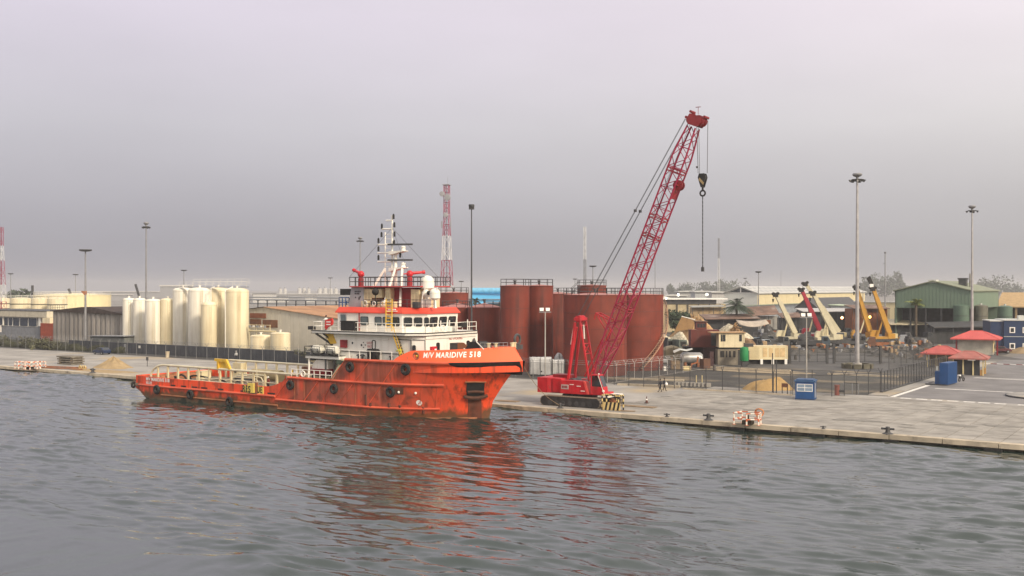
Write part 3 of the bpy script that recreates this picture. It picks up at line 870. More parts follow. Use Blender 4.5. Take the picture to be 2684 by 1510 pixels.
# ---- handrail helper
def handrail(name, pts, h, m, parent, step=1.4, r=0.03, rails=(1.0, 0.5), closed=False):
    a = MB(); pts = [Vector(p) for p in pts]
    if closed: pts = pts + [pts[0]]
    for f in rails: a.tube([p + Vector((0, 0, h * f)) for p in pts], r, 5)
    for p, q in zip(pts, pts[1:]):
        n = max(1, int(round((q - p).length / step)))
        for k in range(n + 1):
            c = p.lerp(q, k / n); a.cyl(c, c + Vector((0, 0, h)), r * 1.05, n=5, cap=False)
    return a.build(name, m, parent)

# ---- mid section: raised deck, boat platform, rescue boat
handrail('white_railing', [(31.0, -6.75, 4.18), (37.6, -6.75, 4.18)], 1.05, M_white, ship, 1.0, 0.045, (1.0, 0.55, 0.05))
MB().box(33.2, 38.6, -6.6, -2.0, 6.62, 6.95).build('boat_platform', M_white, ship)
MB().box(33.0, 38.6, -6.75, -1.9, 6.95, 7.02).build('platform_edge', M_black, ship)
for x, w in ((33.6, -6.4), (36.3, -6.4), (33.6, -2.3), (37.6, -6.3)):
    MB().cyl((x, w, 3.3), (x, w, 6.62), 0.11, n=8).build('platform_post', M_white if x < 36 else M_dark, ship)
MB().box(35.4, 40.2, -4.3, 4.3, 3.3, 6.6).build('lower_house', M_white, ship)
MB().box(31.4, 32.6, -3.6, -2.4, 3.3, 5.9).box(31.2, 32.8, -3.8, -2.2, 5.9, 6.1).build('winch_tower', M_cream, ship)
MB().box(31.0, 31.7, -3.9, -3.0, 6.1, 6.8).build('floodlight', M_black, ship)
# rescue boat under the platform: maroon hull, white canopy
rbm = MB(); secs = []
for k in range(9):
    t = k / 8; x = 32.2 + 4.6 * t
    w = 0.95 * (1 - abs(2 * t - 1) ** 2.6) ** 0.7 + 0.05
    z0 = 4.35 + 0.35 * abs(2 * t - 1) ** 2
    secs.append([(x, -5.2 - w, 5.35), (x, -5.2 - w * 0.8, z0 + 0.25), (x, -5.2, z0), (x, -5.2 + w * 0.8, z0 + 0.25), (x, -5.2 + w, 5.35)])
rbm.add([p for s_ in secs for p in s_], [(i * 5 + j, i * 5 + j + 1, (i + 1) * 5 + j + 1, (i + 1) * 5 + j) for i in range(8) for j in range(4)])
rbm.add([p for s_ in secs for p in (s_[0], s_[4])], [(i * 2, (i + 1) * 2, (i + 1) * 2 + 1, i * 2 + 1) for i in range(8)])
rb_ = rbm.build('rescue_boat', M_darkred, ship, smooth=True)
MB().prismy([(33.6, 5.36), (36.2, 5.36), (36.2, 6.35), (34.3, 6.4), (33.8, 5.95)], -5.95, -4.45).build('canopy', M_white, rb_)
MB().box(32.6, 36.4, -6.2, -4.2, 3.35, 3.8).cyl((33, -5.2, 3.7), (33, -5.2, 4.5), 0.12, n=6).cyl((36, -5.2, 3.7), (36, -5.2, 4.5), 0.12, n=6).build('boat_cradle', M_dark, ship)
MB().torus((33.0, -6.8, 4.75), 0.32, 0.07, 'y', 16, 6).build('lifebuoy', M_white, ship, smooth=True)
# life-raft canisters on the platform
def raft(x, w, z):
    a = MB().lathe((x, w, z + 0.5), [(0.001, 0), (0.36, 0.02), (0.47, 0.12), (0.5, 0.3), (0.5, 0.74), (0.53, 0.75), (0.53, 0.83), (0.5, 0.84), (0.5, 1.3), (0.47, 1.48), (0.36, 1.58), (0.001, 1.6)], 18, axis='x')
    r_ = a.build('life_raft', mat('raft_white', (0.70, 0.68, 0.60), 0.45, var=0.06), ship, smooth=True)
    MB().box(x + 0.25, x + 0.38, w - 0.55, w + 0.55, z - 0.05, z + 0.3).box(x + 1.2, x + 1.33, w - 0.55, w + 0.55, z - 0.05, z + 0.3).tube([(x + .3, w - .58, z), (x + .3, w - .56, z + .6), (x + 1.3, w - .56, z + .6), (x + 1.3, w - .58, z)], 0.035, 5).build('cradle', M_dark, r_)
raft(33.9, -6.05, 7.12); raft(36.3, -6.05, 7.12)
MB().box(35.8, 39.0, -4.9, -3.2, 8.12, 8.22).build('raft_shelf', M_dark, ship)
raft(36.0, -4.3, 8.25); raft(37.7, -4.3, 8.3)
handrail('platform_railing', [(33.1, -2.2, 7.0), (33.1, -6.65, 7.0), (38.0, -6.65, 7.0)], 1.0, M_dark, ship, 1.1, 0.035)
handrail('platform_railing', [(35.0, -3.3, 8.1), (35.0, -5.0, 8.1), (38.5, -5.0, 8.1)], 1.1, M_dark, ship, 0.7, 0.035)

# ---- accommodation house on the foredeck
H1 = [(36.6, -5.5), (48.6, -5.5), (49.9, -4.9), (49.9, 4.9), (48.6, 5.5), (36.6, 5.5)]
house = MB().prism(H1, 6.5, 9.55).build('deck_house', M_white, ship)
def wseg(p, q, u0, u1, z0, z1, out):
    """quad on a wall between plan points p and q, from u0 to u1 metres along, pushed out"""
    d = Vector((q[0] - p[0], q[1] - p[1], 0)); d.normalize(); n = Vector((d.y, -d.x, 0))
    a = Vector((p[0], p[1], 0)) + d * u0 + n * out; b_ = Vector((p[0], p[1], 0)) + d * u1 + n * out
    return a, b_, d, n
def window(p, q, u0, u1, z0, z1, parent, frame=M_black, glass=M_glass, fw=0.07, lean=0.0, name='window', base=0.008):
    a, b_, d, n = wseg(p, q, u0, u1, z0, z1, base + lean * (z0 - 9.82))
    m = MB(); c = min(0.13, (u1 - u0) * 0.22)
    def ring(off, ins):
        L_ = (b_ - a).length; r_ = max(0.02, c - ins * 0.4); pts = []
        for x, z in ((ins + r_, ins), (L_ - ins - r_, ins), (L_ - ins, ins + r_), (L_ - ins, z1 - z0 - ins - r_), (L_ - ins - r_, z1 - z0 - ins), (ins + r_, z1 - z0 - ins), (ins, z1 - z0 - ins - r_), (ins, ins + r_)):
            pts.append(a + d * x + n * (off + lean * z) + Vector((0, 0, z0 + z)))
        return pts
    o0, o1, i1, i0 = ring(0.0, 0), ring(0.05, 0), ring(0.05, fw), ring(0.012, fw)
    vs = o0 + o1 + i1 + i0; fs = []
    for k in range(8):
        k2 = (k + 1) % 8
        for r_ in (0, 8, 16): fs.append((r_ + k, r_ + k2, r_ + 8 + k2, r_ + 8 + k))
    m.add(vs, fs); w = m.build(name, frame, parent)
    MB().face(*i0).build('pane', glass, w)
    return w
A, B_, C_, D_ = H1[0], H1[1], H1[2], H1[3]
def u_side(px): return ss(px, -5.5) - 36.6
window(A, B_, u_side(975.5), u_side(985), 7.9, 8.95, house, glass=M_white, fw=0.09, name='door_window')
window(A, B_, u_side(1081.5), u_side(1090), 7.55, 8.55, house)
window(C_, D_, 2.0, 2.6, 7.75, 8.75, house); window(C_, D_, 7.6, 8.2, 7.75, 8.75, house)
# pipes and trim lines on the house side
tr = MB()
tr.tube([(38.0, -5.56, 7.55), (46.6, -5.56, 7.5)], 0.05, 5).tube([(48.5, -5.56, 6.6), (48.5, -5.58, 9.1), (46.6, -5.6, 9.12)], 0.05, 5)
tr.tube([(49.95, -4.86, 6.6), (49.95, -4.9, 9.1), (48.7, -5.55, 9.15)], 0.05, 5)
tr.build('wall_pipe', M_dark, house)
MB().box(38.0, 38.9, -5.8, -5.5, 7.95, 8.85).build('hose_box', M_darkred, house)
MB().box(49.9, 50.2, -4.0, -3.1, 7.5, 8.35).build('hose_box', mat('box_red', (0.5, 0.02, 0.03), 0.5), house)
MB().box(50.2, 50.22, -3.55, -3.2, 7.65, 8.1).build('box_label', M_letter, house)
MB().box(43.9, 45.2, -5.62, -5.5, 9.0, 9.12).build('wall_lamp', M_white, house)
for x, z in ((39.6, 8.4), (41.0, 8.2)): MB().box(x, x + 0.18, -5.54, -5.5, z, z + 0.25).build('wall_socket', M_dark, house)
lettering('sign_lettering', 'SAFETY', 0.42, M_letterr, lambda x, y: (41.9 + x * 0.72, -5.535, 8.45 + y), house)
lettering('sign_lettering', 'FIRST', 0.42, M_letterr, lambda x, y: (42.0 + x * 0.72, -5.535, 8.05 + y), house)
lettering('sign_lettering', 'NO SMOKING', 0.42, M_letterr, lambda x, y: (49.935, -0.6 + x * 0.95, 8.95 + y), house)
MB().lathe((50.15, 4.9 - 1.0, 8.75), [(0.03, 0.25), (0.12, 0.2), (0.15, 0.05), (0.22, -0.1), (0.24, -0.16)], 12).build('ship_bell', M_dark, house)
sb = MB()
for k, t in enumerate((0, 1, 2, 3)):
    a = t * math.pi / 2
    sb.cbox((40.9 + 0.28 * math.cos(a) + (0.5 if k else .5), -5.53, 8.35 + 0.28 * math.sin(a)), (0.12, 0.03, 0.12))
sb.build('warning_mark', M_dark, house)
# side deck gear: mushroom vents, dark doors, posts
for px in (940, 950, 1025):
    x = ss(px, -6.0)
    MB().cyl((x, -6.0, 6.5), (x, -6.0, 7.1), 0.13, n=8).ball((x, -6.0, 7.15), 0.27, 10, sz=0.7, z0=-0.2).build('mushroom_vent', M_dark, ship, smooth=True)
for px in (971, 985):
    x = ss(px, -6.1); MB().box(x - 0.28, x + 0.28, -6.35, -5.85, 6.5, 8.0).box(x - 0.34, x + 0.34, -6.4, -5.8, 7.75, 7.85).build('vent_trunk', M_black, ship)
handrail('side_railing', [(38.6, -6.6, 6.75), (46.6, -6.6, 6.75)], 1.0, M_white, ship, 1.6, 0.04, (1.0,))

# ---- bridge deck slab
BD = [(33.9, -6.2), (48.2, -6.2), (50.05, -5.0), (50.05, 4.6), (48.2, 6.2), (33.9, 6.2)]
slab_ = MB().prism(BD, 9.55, 9.82).build('bridge_deck', M_white, ship)
dk_edge = MB()
gp_ = [(33.8, -6.25), (48.2, -6.25), (50.1, -5.0), (50.1, 4.6)]
dk_edge.tube([(x, y, 9.86) for x, y in gp_], 0.06, 5); dk_edge.tube([(x, y, 9.56) for x, y in gp_], 0.045, 5)
dk_edge.build('deck_edge_shade', M_dark, slab_)  # black deck edges, with the shadow line under the deck put in as dark tubes
handrail('bridge_railing', [(34.0, 6.1, 9.85), (34.0, -6.1, 9.85), (48.1, -6.1, 9.85), (50.0, -4.9, 9.85), (50.0, 4.5, 9.85)], 1.05, M_white, ship, 1.35, 0.035)
# forward face plate under the front rail
MB().add([(50.0, -4.9, 9.2), (50.0, 4.6, 9.2), (50.08, 4.6, 9.75), (50.08, -4.9, 9.75)], [(0, 1, 2, 3)]).build('front_apron', M_white, slab_)
MB().tube([(34.2, -5.9, 9.5), (37.0, -4.4, 7.4)], 0.13, 6).tube([(35.4, -5.9, 9.5), (37.6, -4.4, 7.4)], 0.10, 6).build('wing_strut', M_dark, slab_)
MB().prismy([(35.2, 9.5), (36.6, 9.5), (37.2, 8.4), (36.3, 8.3)], -5.6, -4.6).build('wing_knee', M_yellow, slab_)
MB().box(33.3, 34.0, -6.3, -5.7, 9.95, 10.35).build('wing_lamp', M_black, slab_)
# orange lifebuoy cover and dark cabinet on the bridge wing
lc = MB().prismy([(36.0, 10.2), (36.1, 11.15), (37.15, 11.35), (37.3, 11.0), (37.2, 10.6), (36.9, 10.45), (36.5, 10.3), (36.2, 10.0)], -6.28, -6.1)
lcv = lc.build('lifebuoy_cover', mat('cover_red', (0.55, 0.035, 0.03), 0.5), ship)
for z in (10.55, 10.85): MB().box(36.3, 36.95, -6.31, -6.28, z, z + 0.11).build('cover_stripe', M_letter, lcv)
MB().box(38.6, 40.7, -6.3, -5.8, 9.95, 11.0).box(38.5, 40.8, -6.35, -5.75, 11.0, 11.08).build('sidelight_box', M_black, ship)
# ---- wheelhouse
WH = [(36.3, -4.3), (46.1, -4.3), (48.5, -2.85), (48.5, 2.6), (46.1, 4.3), (36.3, 4.3)]
WHt = [(36.2, -4.35), (46.2, -4.4), (48.72, -2.95), (48.72, 2.65), (46.2, 4.4), (36.2, 4.35)]
wh = MB()
n = 6
wh.add([(x, y, 9.82) for x, y in WH] + [(x, y, 12.0) for x, y in WHt], [(i, (i + 1) % n, (i + 1) % n + n, i + n) for i in range(n)] + [tuple(range(n, 2 * n))])
wheel = wh.build('wheelhouse', M_white, ship)
def grow(poly, d, cx=42.5):
    out = []
    for x, y in poly:
        out.append((x + d * (1 if x > cx else -1), y + d * (1 if y > 0 else -1)))
    return out
R0, R1 = grow(WHt, 0.2), grow(WHt, -0.15)
rf = MB()
rf.add([(x, y, 11.95) for x, y in R0] + [(x, y, 12.06) for x, y in R0] + [(x, y, 12.62) for x, y in R1],
       [(i, (i + 1) % n, (i + 1) % n + n, i + n) for i in range(n)] + [(i + n, (i + 1) % n + n, (i + 1) % n + 2 * n, i + 2 * n) for i in range(n)] + [tuple(range(2 * n, 3 * n)), tuple(range(n - 1, -1, -1))])
roof = rf.build('wheelhouse_roof', mat('roof_orange', (0.66, 0.06, 0.03), 0.45, var=0.08, patch=0.12, patchcol=(0.3, 0.04, 0.03), ps=0.25), ship)
P0, P1, P2, P3 = WH[0], WH[1], WH[2], WH[3]
def us(px): return ss(px, -4.3) - 36.3
window(P0, P1, us(892) + 0.05, us(909.5), 10.05, 11.8, wheel, frame=M_grey, glass=M_glassl, fw=0.10, name='wheelhouse_door', lean=0.045)
for a, b_, gl in ((946.5, 967, M_glassl), (983.5, 1001.5, M_glassl), (1004.5, 1024.5, M_glassl)):
    window(P0, P1, us(a), us(b_), 10.56, 11.56, wheel, glass=gl, fw=0.06, lean=0.05)
window(P0, P1, us(1028), us(1048.5), 10.54, 11.56, wheel, fw=0.06, lean=0.05)
for a, b_ in ((0.25, 1.2), (1.4, 2.35), (2.55, 3.1)): window(P1, P2, a, b_, 10.52, 11.56, wheel, fw=0.06, lean=0.10)
for a, b_ in ((0.35, 1.7), (2.05, 3.4), (3.75, 5.1)): window(P2, P3, a, b_, 10.46, 11.58, wheel, fw=0.07, lean=0.13)
window(P3, WH[4], 0.3, 1.3, 10.52, 11.56, wheel, fw=0.06, lean=0.10); window(P3, WH[4], 1.6, 2.7, 10.52, 11.56, wheel, fw=0.06, lean=0.10)
MB().tube([(39.7, -4.4, 9.9), (39.7, -4.42, 12.0)], 0.07, 6).build('downpipe', M_darkred, wheel)
# rooftop name board and ladders
MB().box(44.2, 45.7, -4.72, -4.62, 12.2, 12.28).box(44.4, 44.8, -4.72, -4.62, 12.36, 12.5).box(45.1, 45.5, -4.72, -4.62, 12.36, 12.5).build('roof_mark', M_letter, roof)
def ladder(name, p0, p1, wdir, wid, m, parent, rung=0.3, r=0.045):
    a = MB(); p0 = Vector(p0); p1 = Vector(p1); wd = Vector(wdir).normalized() * wid / 2
    a.tube([p0 - wd, p1 - wd], r, 5); a.tube([p0 + wd, p1 + wd], r, 5)
    nn = int((p1 - p0).length / rung)
    for k in range(1, nn): c = p0.lerp(p1, k / nn); a.cyl(c - wd, c + wd, r * 0.8, n=4, cap=False)
    return a.build(name, m, parent)
ladder('roof_ladder', (ss(1020, -4.7), -4.75, 10.0), (ss(1020, -4.7), -4.72, 13.6), (1, 0, 0), 0.9, M_yellow, ship, 0.35, 0.06)
st_ = MB()
x0, x1 = ss(1036, -5.8), ss(1061, -5.8)
for w in (-6.15, -5.45): st_.bar((x0, w, 9.7), (x1, w, 6.6), 0.12)
stair = st_.build('deck_stair', M_yellow, ship)
tread = None
for k in range(9):
    t = (k + 0.7) / 9.5
    loc = (x0 + (x1 - x0) * t, -5.8, 9.7 - 3.1 * t)
    if tread is None: tread = MB().box(-0.13, 0.13, -0.33, 0.33, -0.03, 0.03).build('stair_tread', M_black, stair, loc=loc)
    else: cp(tread, loc, stair)
MB().tube([(x0, -6.2, 10.6), (x1, -6.2, 7.5)], 0.04, 5).build('stair_rail', M_yellow, stair)
# forward bridge-deck clutter
MB().box(49.3, 50.1, 1.6, 2.6, 10.3, 10.9).build('searchlight', M_black, ship)
for y in (-2.2, -0.6, 0.8, 2.8): MB().cyl((50.0, y, 9.85), (50.0, y, 11.2), 0.06, n=6).build('stanchion', M_white, ship)
MB().torus((49.6, -1.3, 10.3), 0.32, 0.08, 'x', 16, 6).build('lifebuoy', M_white, ship, smooth=True)

# ---- monkey island: casings, platform, domes, monitors
MI = MB()
cas = MB()
fx0, fx1 = ss(921, -2.4), ss(953, -2.4)
cas.add([(fx0 - 0.5, -2.4, 12.6), (fx1, -2.4, 12.6), (fx1, 2.4, 12.6), (fx0 - 0.5, 2.4, 12.6), (fx0, -2.4, 14.95), (fx1, -2.4, 14.95), (fx1, 2.4, 14.95), (fx0, 2.4, 14.95)],
        [(0, 3, 2, 1), (4, 5, 6, 7), (0, 1, 5, 4), (1, 2, 6, 5), (2, 3, 7, 6), (3, 0, 4, 7)])
casing = cas.build('exhaust_casing', M_grey, ship)
mk_ = MB(); q0 = fx0 + 0.55
for k, (dx_, dz) in enumerate(((0, .75), (.26, .75), (.52, .75), (.78, .75), (0, .5), (.3, .5), (.55, .5), (.05, .05), (.62, 0), (.8, .12), (.62, -.12))):
    mk_.box(q0 + dx_, q0 + dx_ + 0.18, -2.43, -2.4, 13.6 + dz, 13.78 + dz)
mk_.build('casing_mark', M_dark, casing)
MB().box(ss(887, -2) - 0.1, ss(921, -2), -1.6, 1.6, 14.0, 14.75).build('vent_cowl', M_black, ship)
MB().box(ss(890, -2), ss(918, -2), -2.2, 2.2, 13.55, 13.66).build('aft_platform', M_white, ship)
handrail('aft_railing', [(ss(892, -2), -2.2, 12.5), (ss(918, -2), -2.2, 12.5)], 1.2, M_blue, ship, 0.5, 0.06)
def lbox(a, b_, w0, w1, z0, z1, name, m, slats=True):
    o = MB().box(a, b_, w0, w1, z0, z1).build(name, m, ship)
    if slats:
        s_ = MB(); nn = int((z1 - z0 - 0.5) / 0.16)
        for c in (0.18, 0.58):
            for k in range(nn):
                zz = z0 + 0.3 + k * 0.16
                s_.box(a + (b_ - a) * c, a + (b_ - a) * (c + 0.26), w0 - 0.03, w0, zz, zz + 0.05)
        s_.build('louvre', mat('louvre_shade', (0.36, 0.30, 0.20), 0.7), o)
    return o
lbox(ss(953, -2.3), ss(974, -2.3), -2.3, 2.2, 12.6, 14.75, 'vent_box', M_cream)
lbox(ss(974.5, -2.3), ss(1000, -2.3), -2.3, 0.5, 13.7, 14.75, 'vent_box', M_cream, False)
lbox(ss(1010, -2.3), ss(1023, -2.3), -2.3, 0.5, 12.6, 14.85, 'vent_box', M_cream)
lbox(ss(1077, -2.3), ss(1098, -2.3), -2.3, 1.5, 12.6, 14.7, 'vent_box', M_cream)
MB().box(ss(1000, -1.8), ss(1080, -1.8), -1.6, 1.8, 12.6, 14.9).build('mast_house', M_darkred, ship)
plx0, plx1 = ss(916, -2.8), ss(1101, -2.8)
MB().box(plx0, plx1, -2.8, 2.8, 14.95, 15.08).build('monitor_platform', mat('platform_red', (0.45, 0.05, 0.05), 0.5), ship)
handrail('platform_railing', [(plx0, -2.75, 15.08), (plx1, -2.75, 15.08), (plx1, 2.75, 15.08), (plx0, 2.75, 15.08)], 1.05, M_dark, ship, 0.95, 0.045, closed=True)
handrail('roof_railing', [(ss(953, -3.9), -3.9, 12.62), (ss(1180, -3.9) - 2.2, -3.9, 12.62)], 0.9, M_dark, ship, 1.3, 0.03)
# satellite drum, sphere and clutter in front of the boxes
MB().ball((ss(984, -3.2), -3.2, 14.4), 0.42, 10).cyl((ss(984, -3.2), -3.2, 13.4), (ss(984, -3.2), -3.2, 14.0), 0.05, n=6).box(ss(976, -3.2), ss(991, -3.2), -3.5, -3.0, 12.9, 13.4).build('lamp_drum', M_black, ship, smooth=True)
for px, r_ in ((958, .42), (1000, .35), (1030, .40), (1092, .38)):
    x = ss(px, -3.4)
    MB().box(x - r_, x + r_, -3.7, -3.1, 12.62, 12.9 + r_).build('roof_box', M_cream if px != 1092 else M_dark, ship)
for px, r_ in ((957, 0.30), (980, 0.24), (1003, 0.26)):
    x = ss(px, -3.75); MB().torus((x, -3.75, 13.05), r_, 0.07, 'y', 14, 6).build('hose_reel', M_white, ship, smooth=True)
def monitor(px, w, aim):
    x = ss(px, w)
    a = MB().cyl((x, w, 15.08), (x, w, 16.0), 0.34, n=12)
    b_ = MB().cyl((x, w, 16.0), (x, w, 16.25), 0.26, n=12).ball((x, w, 16.5), 0.42, 12)
    d = Vector(aim)
    b_.cyl((x, w, 16.55), Vector((x, w, 16.55)) + d, 0.2, 0.15, 10).cyl(Vector((x, w, 16.55)) + d * 0.98, Vector((x, w, 16.55)) + d * 1.15, 0.22, 0.22, 10)
    b_.cyl((x, w, 16.55), Vector((x, w, 16.55)) - d * 0.5, 0.12, 0.05, 8)
    base = a.build('fire_monitor', M_darkred, ship, smooth=True)
    b_.build('monitor_gun', M_redpaint, base, smooth=True)
monitor(946, -1.6, (-1.5, 0.5, 0.42)); monitor(1074, -0.4, (0.9, 1.3, 0.15))
def dome(px, w, z0, zc, r_, neck):
    x = ss(px, w)
    a = MB().lathe((x, w, 0), [(neck * 1.5, z0), (neck, z0 + 0.15), (neck, zc - r_ * 1.3), (r_ * 0.7, zc - r_ * 1.1), (r_, zc - r_ * 0.9), (r_, zc - 0.02)], 18)
    base = a.build('dome_pedestal', M_white, ship, smooth=True)
    MB().ball((x, w, zc), r_, 18, sz=0.95, z0=0.0).build('satellite_dome', mat('dome_white', (0.72, 0.70, 0.62), 0.4, var=0.04), base, smooth=True)
dome(1120, -1.5, 12.6, 15.55, 0.78, 0.2)
dome(1140, -2.4, 12.6, 14.25, 0.60, 0.17)
MB().ball((ss(1117, -2), -2.0, 14.2), 0.5, 12).box(ss(1108, -2), ss(1126, -2), -2.3, -1.7, 12.7, 13.6).build('antenna_drum', M_white, ship, smooth=True)
MB().ball((ss(1126, -2.4), -2.5, 14.3), 0.28, 10).build('loudhailer', M_black, ship, smooth=True)
for px in (1107, 1140): MB().tube([(ss(px, -2.6), -2.6, 12.6), (ss(px, -2.6), -2.6, 13.9), (ss(px, -2.6) + 0.4, -2.6, 14.9)], 0.06, 6).build('whip_post', M_white, ship)

# ---- radar mast
mast = MB()
mx = ss(1028, 0); mx2 = ss(1037, 0)
mast.cyl((mx2, 0, 12.6), (mx2, 0, 19.2), 0.25, 0.18, 10)
mast.cyl((mx, 0, 12.6), (mx, 0, 23.5), 0.15, 0.09, 8)
mast.tube([(mx - 1.1, 0, 12.6), (mx - 1.1, 0, 21.5)], 0.08, 5)
mst = mast.build('radar_mast', M_white, ship, smooth=True)
for z in np.arange(14, 21.4, 0.55):
    pass
rg = MB()
for z in np.arange(13.0, 21.4, 0.55): rg.cyl((mx - 1.1, 0, z), (mx, 0, z), 0.03, n=4, cap=False)
rg.build('mast_rungs', M_white, mst)
legs = MB()
for xa, wa, xb, wb, za in ((mx2 + 0.3, -0.3, mx2 + 0.35, -2.6, 17.4), (mx2 + 1.2, -0.2, mx2 + 2.9, -2.6, 17.4), (mx2 - 0.5, 0.3, mx2 - 3.0, 2.2, 17.4), (mx - 0.9, -0.2, mx - 3.4, -1.6, 17.2)):
    legs.tube([(xa, wa, za), (xb, wb, 12.7)], 0.15, 6)
legs.tube([(mx2 + .33, -1.5, 14.9), (mx2 + 2.0, -1.5, 14.9)], 0.07, 5).tube([(mx2 + .33, -2.5, 13.2), (mx2 + 2.7, -2.5, 13.2)], 0.07, 5)
legs.build('mast_leg', M_white, mst)
for z, xl in ((18.0, ss(990, 0)), (19.05, ss(990, 0)), (20.05, ss(990, 0)), (21.9, ss(1000, 0)), (22.9, ss(1012, 0))):
    MB().tube([(xl, 0, z), (mx, 0, z - 0.02)], 0.09, 5).build('mast_arm', M_white, mst)
for zc, zb in ((17.25, 18.15), (19.2, 20.0)):
    xe = ss(1064, 0)
    MB().add([(mx2 - 0.6, -0.6, zc), (xe, -0.45, zc + 0.05), (xe, 0.45, zc + 0.05), (mx2 - 0.6, 0.6, zc), (mx2 - 0.6, -0.6, zc - 0.45), (xe, -0.45, zc - 0.02), (xe, 0.45, zc - 0.02), (mx2 - 0.6, 0.6, zc - 0.45)],
             [(0, 1, 2, 3), (7, 6, 5, 4), (0, 4, 5, 1), (1, 5, 6, 2), (2, 6, 7, 3), (3, 7, 4, 0)]).build('radar_platform', M_white, mst)
    MB().cyl((xe - 0.4, 0, zc), (xe - 0.4, 0, zc + 0.45), 0.28, 0.22, 12).ball((xe - 0.4, 0, zc + 0.45), 0.3, 10, sz=0.6).build('radar_gearbox', M_white, mst, smooth=True)
    MB().cbox((xe - 0.9, 0, zb), (3.1, 0.28, 0.2), rad(20)).build('radar_scanner', M_dark, mst)
lights = [(ss(992, 0), 20.5), (ss(992, 0), 19.5), (ss(992, 0), 18.45), (ss(1000, 0), 21.2), (ss(1001, 0), 22.2), (mx + 0.22, 23.3), (mx + 0.34, 22.3), (mx + 0.36, 21.2), (mx + 0.30, 20.2), (ss(1049, 0), 18.7)]
for x, z in lights:
    MB().cyl((x, 0, z - 0.26), (x, 0, z + 0.26), 0.125, n=10).cyl((x, 0, z + .26), (x, 0, z + .36), 0.08, n=8).build('signal_lamp', M_black, mst, smooth=True)
wr = MB()
for q_ in ((mx - 5.0, -2.2, 16.0), (mx + 4.6, -2.2, 16.0), (mx + 5.2, 2.4, 16.0)): wr.tube([(mx, 0, 22.0), q_], 0.018, 4)
wr.build('mast_stay', M_dark, mst)

# ---- foredeck gear behind the bow bulwark
fg = MB().box(51.6, 52.6, -2.6, -1.2, 6.55, 8.75)
fg.build('winch_frame', M_dark, ship)
MB().cyl((53.1, -2.4, 7.9), (53.1, 0.4, 7.9), 0.62, n=16).cyl((53.1, -2.5, 7.9), (53.1, -2.38, 7.9), 0.95, n=18).cyl((53.1, .35, 7.9), (53.1, .5, 7.9), 0.95, n=18).build('winch_drum', M_rustbar, ship, smooth=True)
MB().prismy([(53.7, 8.1), (54.3, 8.95), (55.2, 9.0), (56.0, 8.3), (55.9, 7.4), (53.8, 7.4)], -2.6, -0.6).build('winch_cover', M_black, ship)
MB().tube([(53.6, -2.65, 8.2), (54.6, -2.68, 7.6)], 0.06, 5).tube([(55.3, -2.65, 9.0), (56.3, -2.65, 8.2)], 0.06, 5).build('cover_rail', M_white, ship)
for x, w in ((56.4, -1.9), (57.0, -1.4), (57.7, 1.2), (58.0, 0.3)):
    MB().cyl((x, w, 7.0), (x, w, 8.75), 0.2, n=10).cyl((x, w, 8.75), (x, w, 8.85), 0.26, n=10).build('bitt', M_cream, ship, smooth=True)
MB().torus((57.4, 2.2, 9.1), 0.55, 0.14, 'x', 18, 8).box(57.2, 57.6, 1.4, 3.0, 8.0, 8.5).build('bow_fairlead', M_dark, ship, smooth=True)
handrail('bow_railing', [(56.0, -2.9, 8.2), (57.2, -1.9, 8.2), (58.0, -0.6, 8.2)], 0.7, M_grey, ship, 0.6, 0.02)
# ---- mooring line from bow to a bollard on the quay
mb_ = G(1468, 1071)
ml = MB()
a = Vector((SH[0] + 58.2, SH[1] + 0.2, WATER + 8.4)); b_ = Vector((mb_[0], mb_[1], 0.35))
ml.tube([a.lerp(b_, t) - Vector((0, 0, 1.1 * math.sin(math.pi * t))) for t in np.linspace(0, 1, 14)], 0.03, 5)
tag(ml.build('mooring_line', M_wood), 'mooring line from the orange ship bow to a quay bollard beside the crawler track', 'rope')
# ---- small far signs of life: persons are added later
# ================================================================ CRAWLER CRANE
cc = thing('crawler_crane', 'red crawler crane with tall lattice boom parked on the quay ahead of the ship', 'crane', (-64.2, 108.4, 0.0), rad(2))
M_track = mat('track_steel', (0.03, 0.03, 0.032), 0.6, var=0.4, scale=2)
def track(w):
    L_, h, wd = 4.0, 1.15, 0.9
    prof = []
    for k in range(9): a = math.pi / 2 + math.pi * k / 8; prof.append((-L_ + 0.57 + 0.57 * math.cos(a), 0.575 + 0.575 * math.sin(a)))
    for k in range(9): a = -math.pi / 2 + math.pi * k / 8; prof.append((L_ - 0.57 + 0.57 * math.cos(a), 0.575 + 0.575 * math.sin(a)))
    t = MB().prismy(prof, w - wd / 2, w + wd / 2).build('crawler_track', M_track, cc)
    sh = None
    # track shoes round the loop
    per = []; tot = 0
    for (x0, z0), (x1, z1) in zip(prof, prof[1:] + prof[:1]): per.append((x0, z0, x1, z1, math.hypot(x1 - x0, z1 - z0))); tot += per[-1][4]
    nsh = 48
    for k in range(nsh):
        d = tot * k / nsh
        for x0, z0, x1, z1, l in per:
            if d <= l: break
            d -= l
        f = d / l; an = math.atan2(z1 - z0, x1 - x0)
        if sh is None: sh = MB().box(-0.13, 0.13, -wd / 2 - 0.03, wd / 2 + 0.03, -0.05, 0.03).build('track_shoe', mat('shoe_steel', (0.16, 0.13, 0.10), 0.6, var=0.3), t)
        c = sh if k == 0 else cp(sh, (0, 0, 0), t)
        c.location = (x0 + (x1 - x0) * f, w, z0 + (z1 - z0) * f); c.rotation_euler = (0, -an, 0)
    ro = MB()
    for k in range(7): ro.cyl((-2.7 + k * 0.9, w - 0.47, 0.42), (-2.7 + k * 0.9, w + 0.47, 0.42), 0.28, n=12)
    ro.box(-3.2, 3.2, w - 0.40, w + 0.40, 0.45, 0.9); ro.build('track_roller', M_dark, t)
track(-2.75); track(2.6)
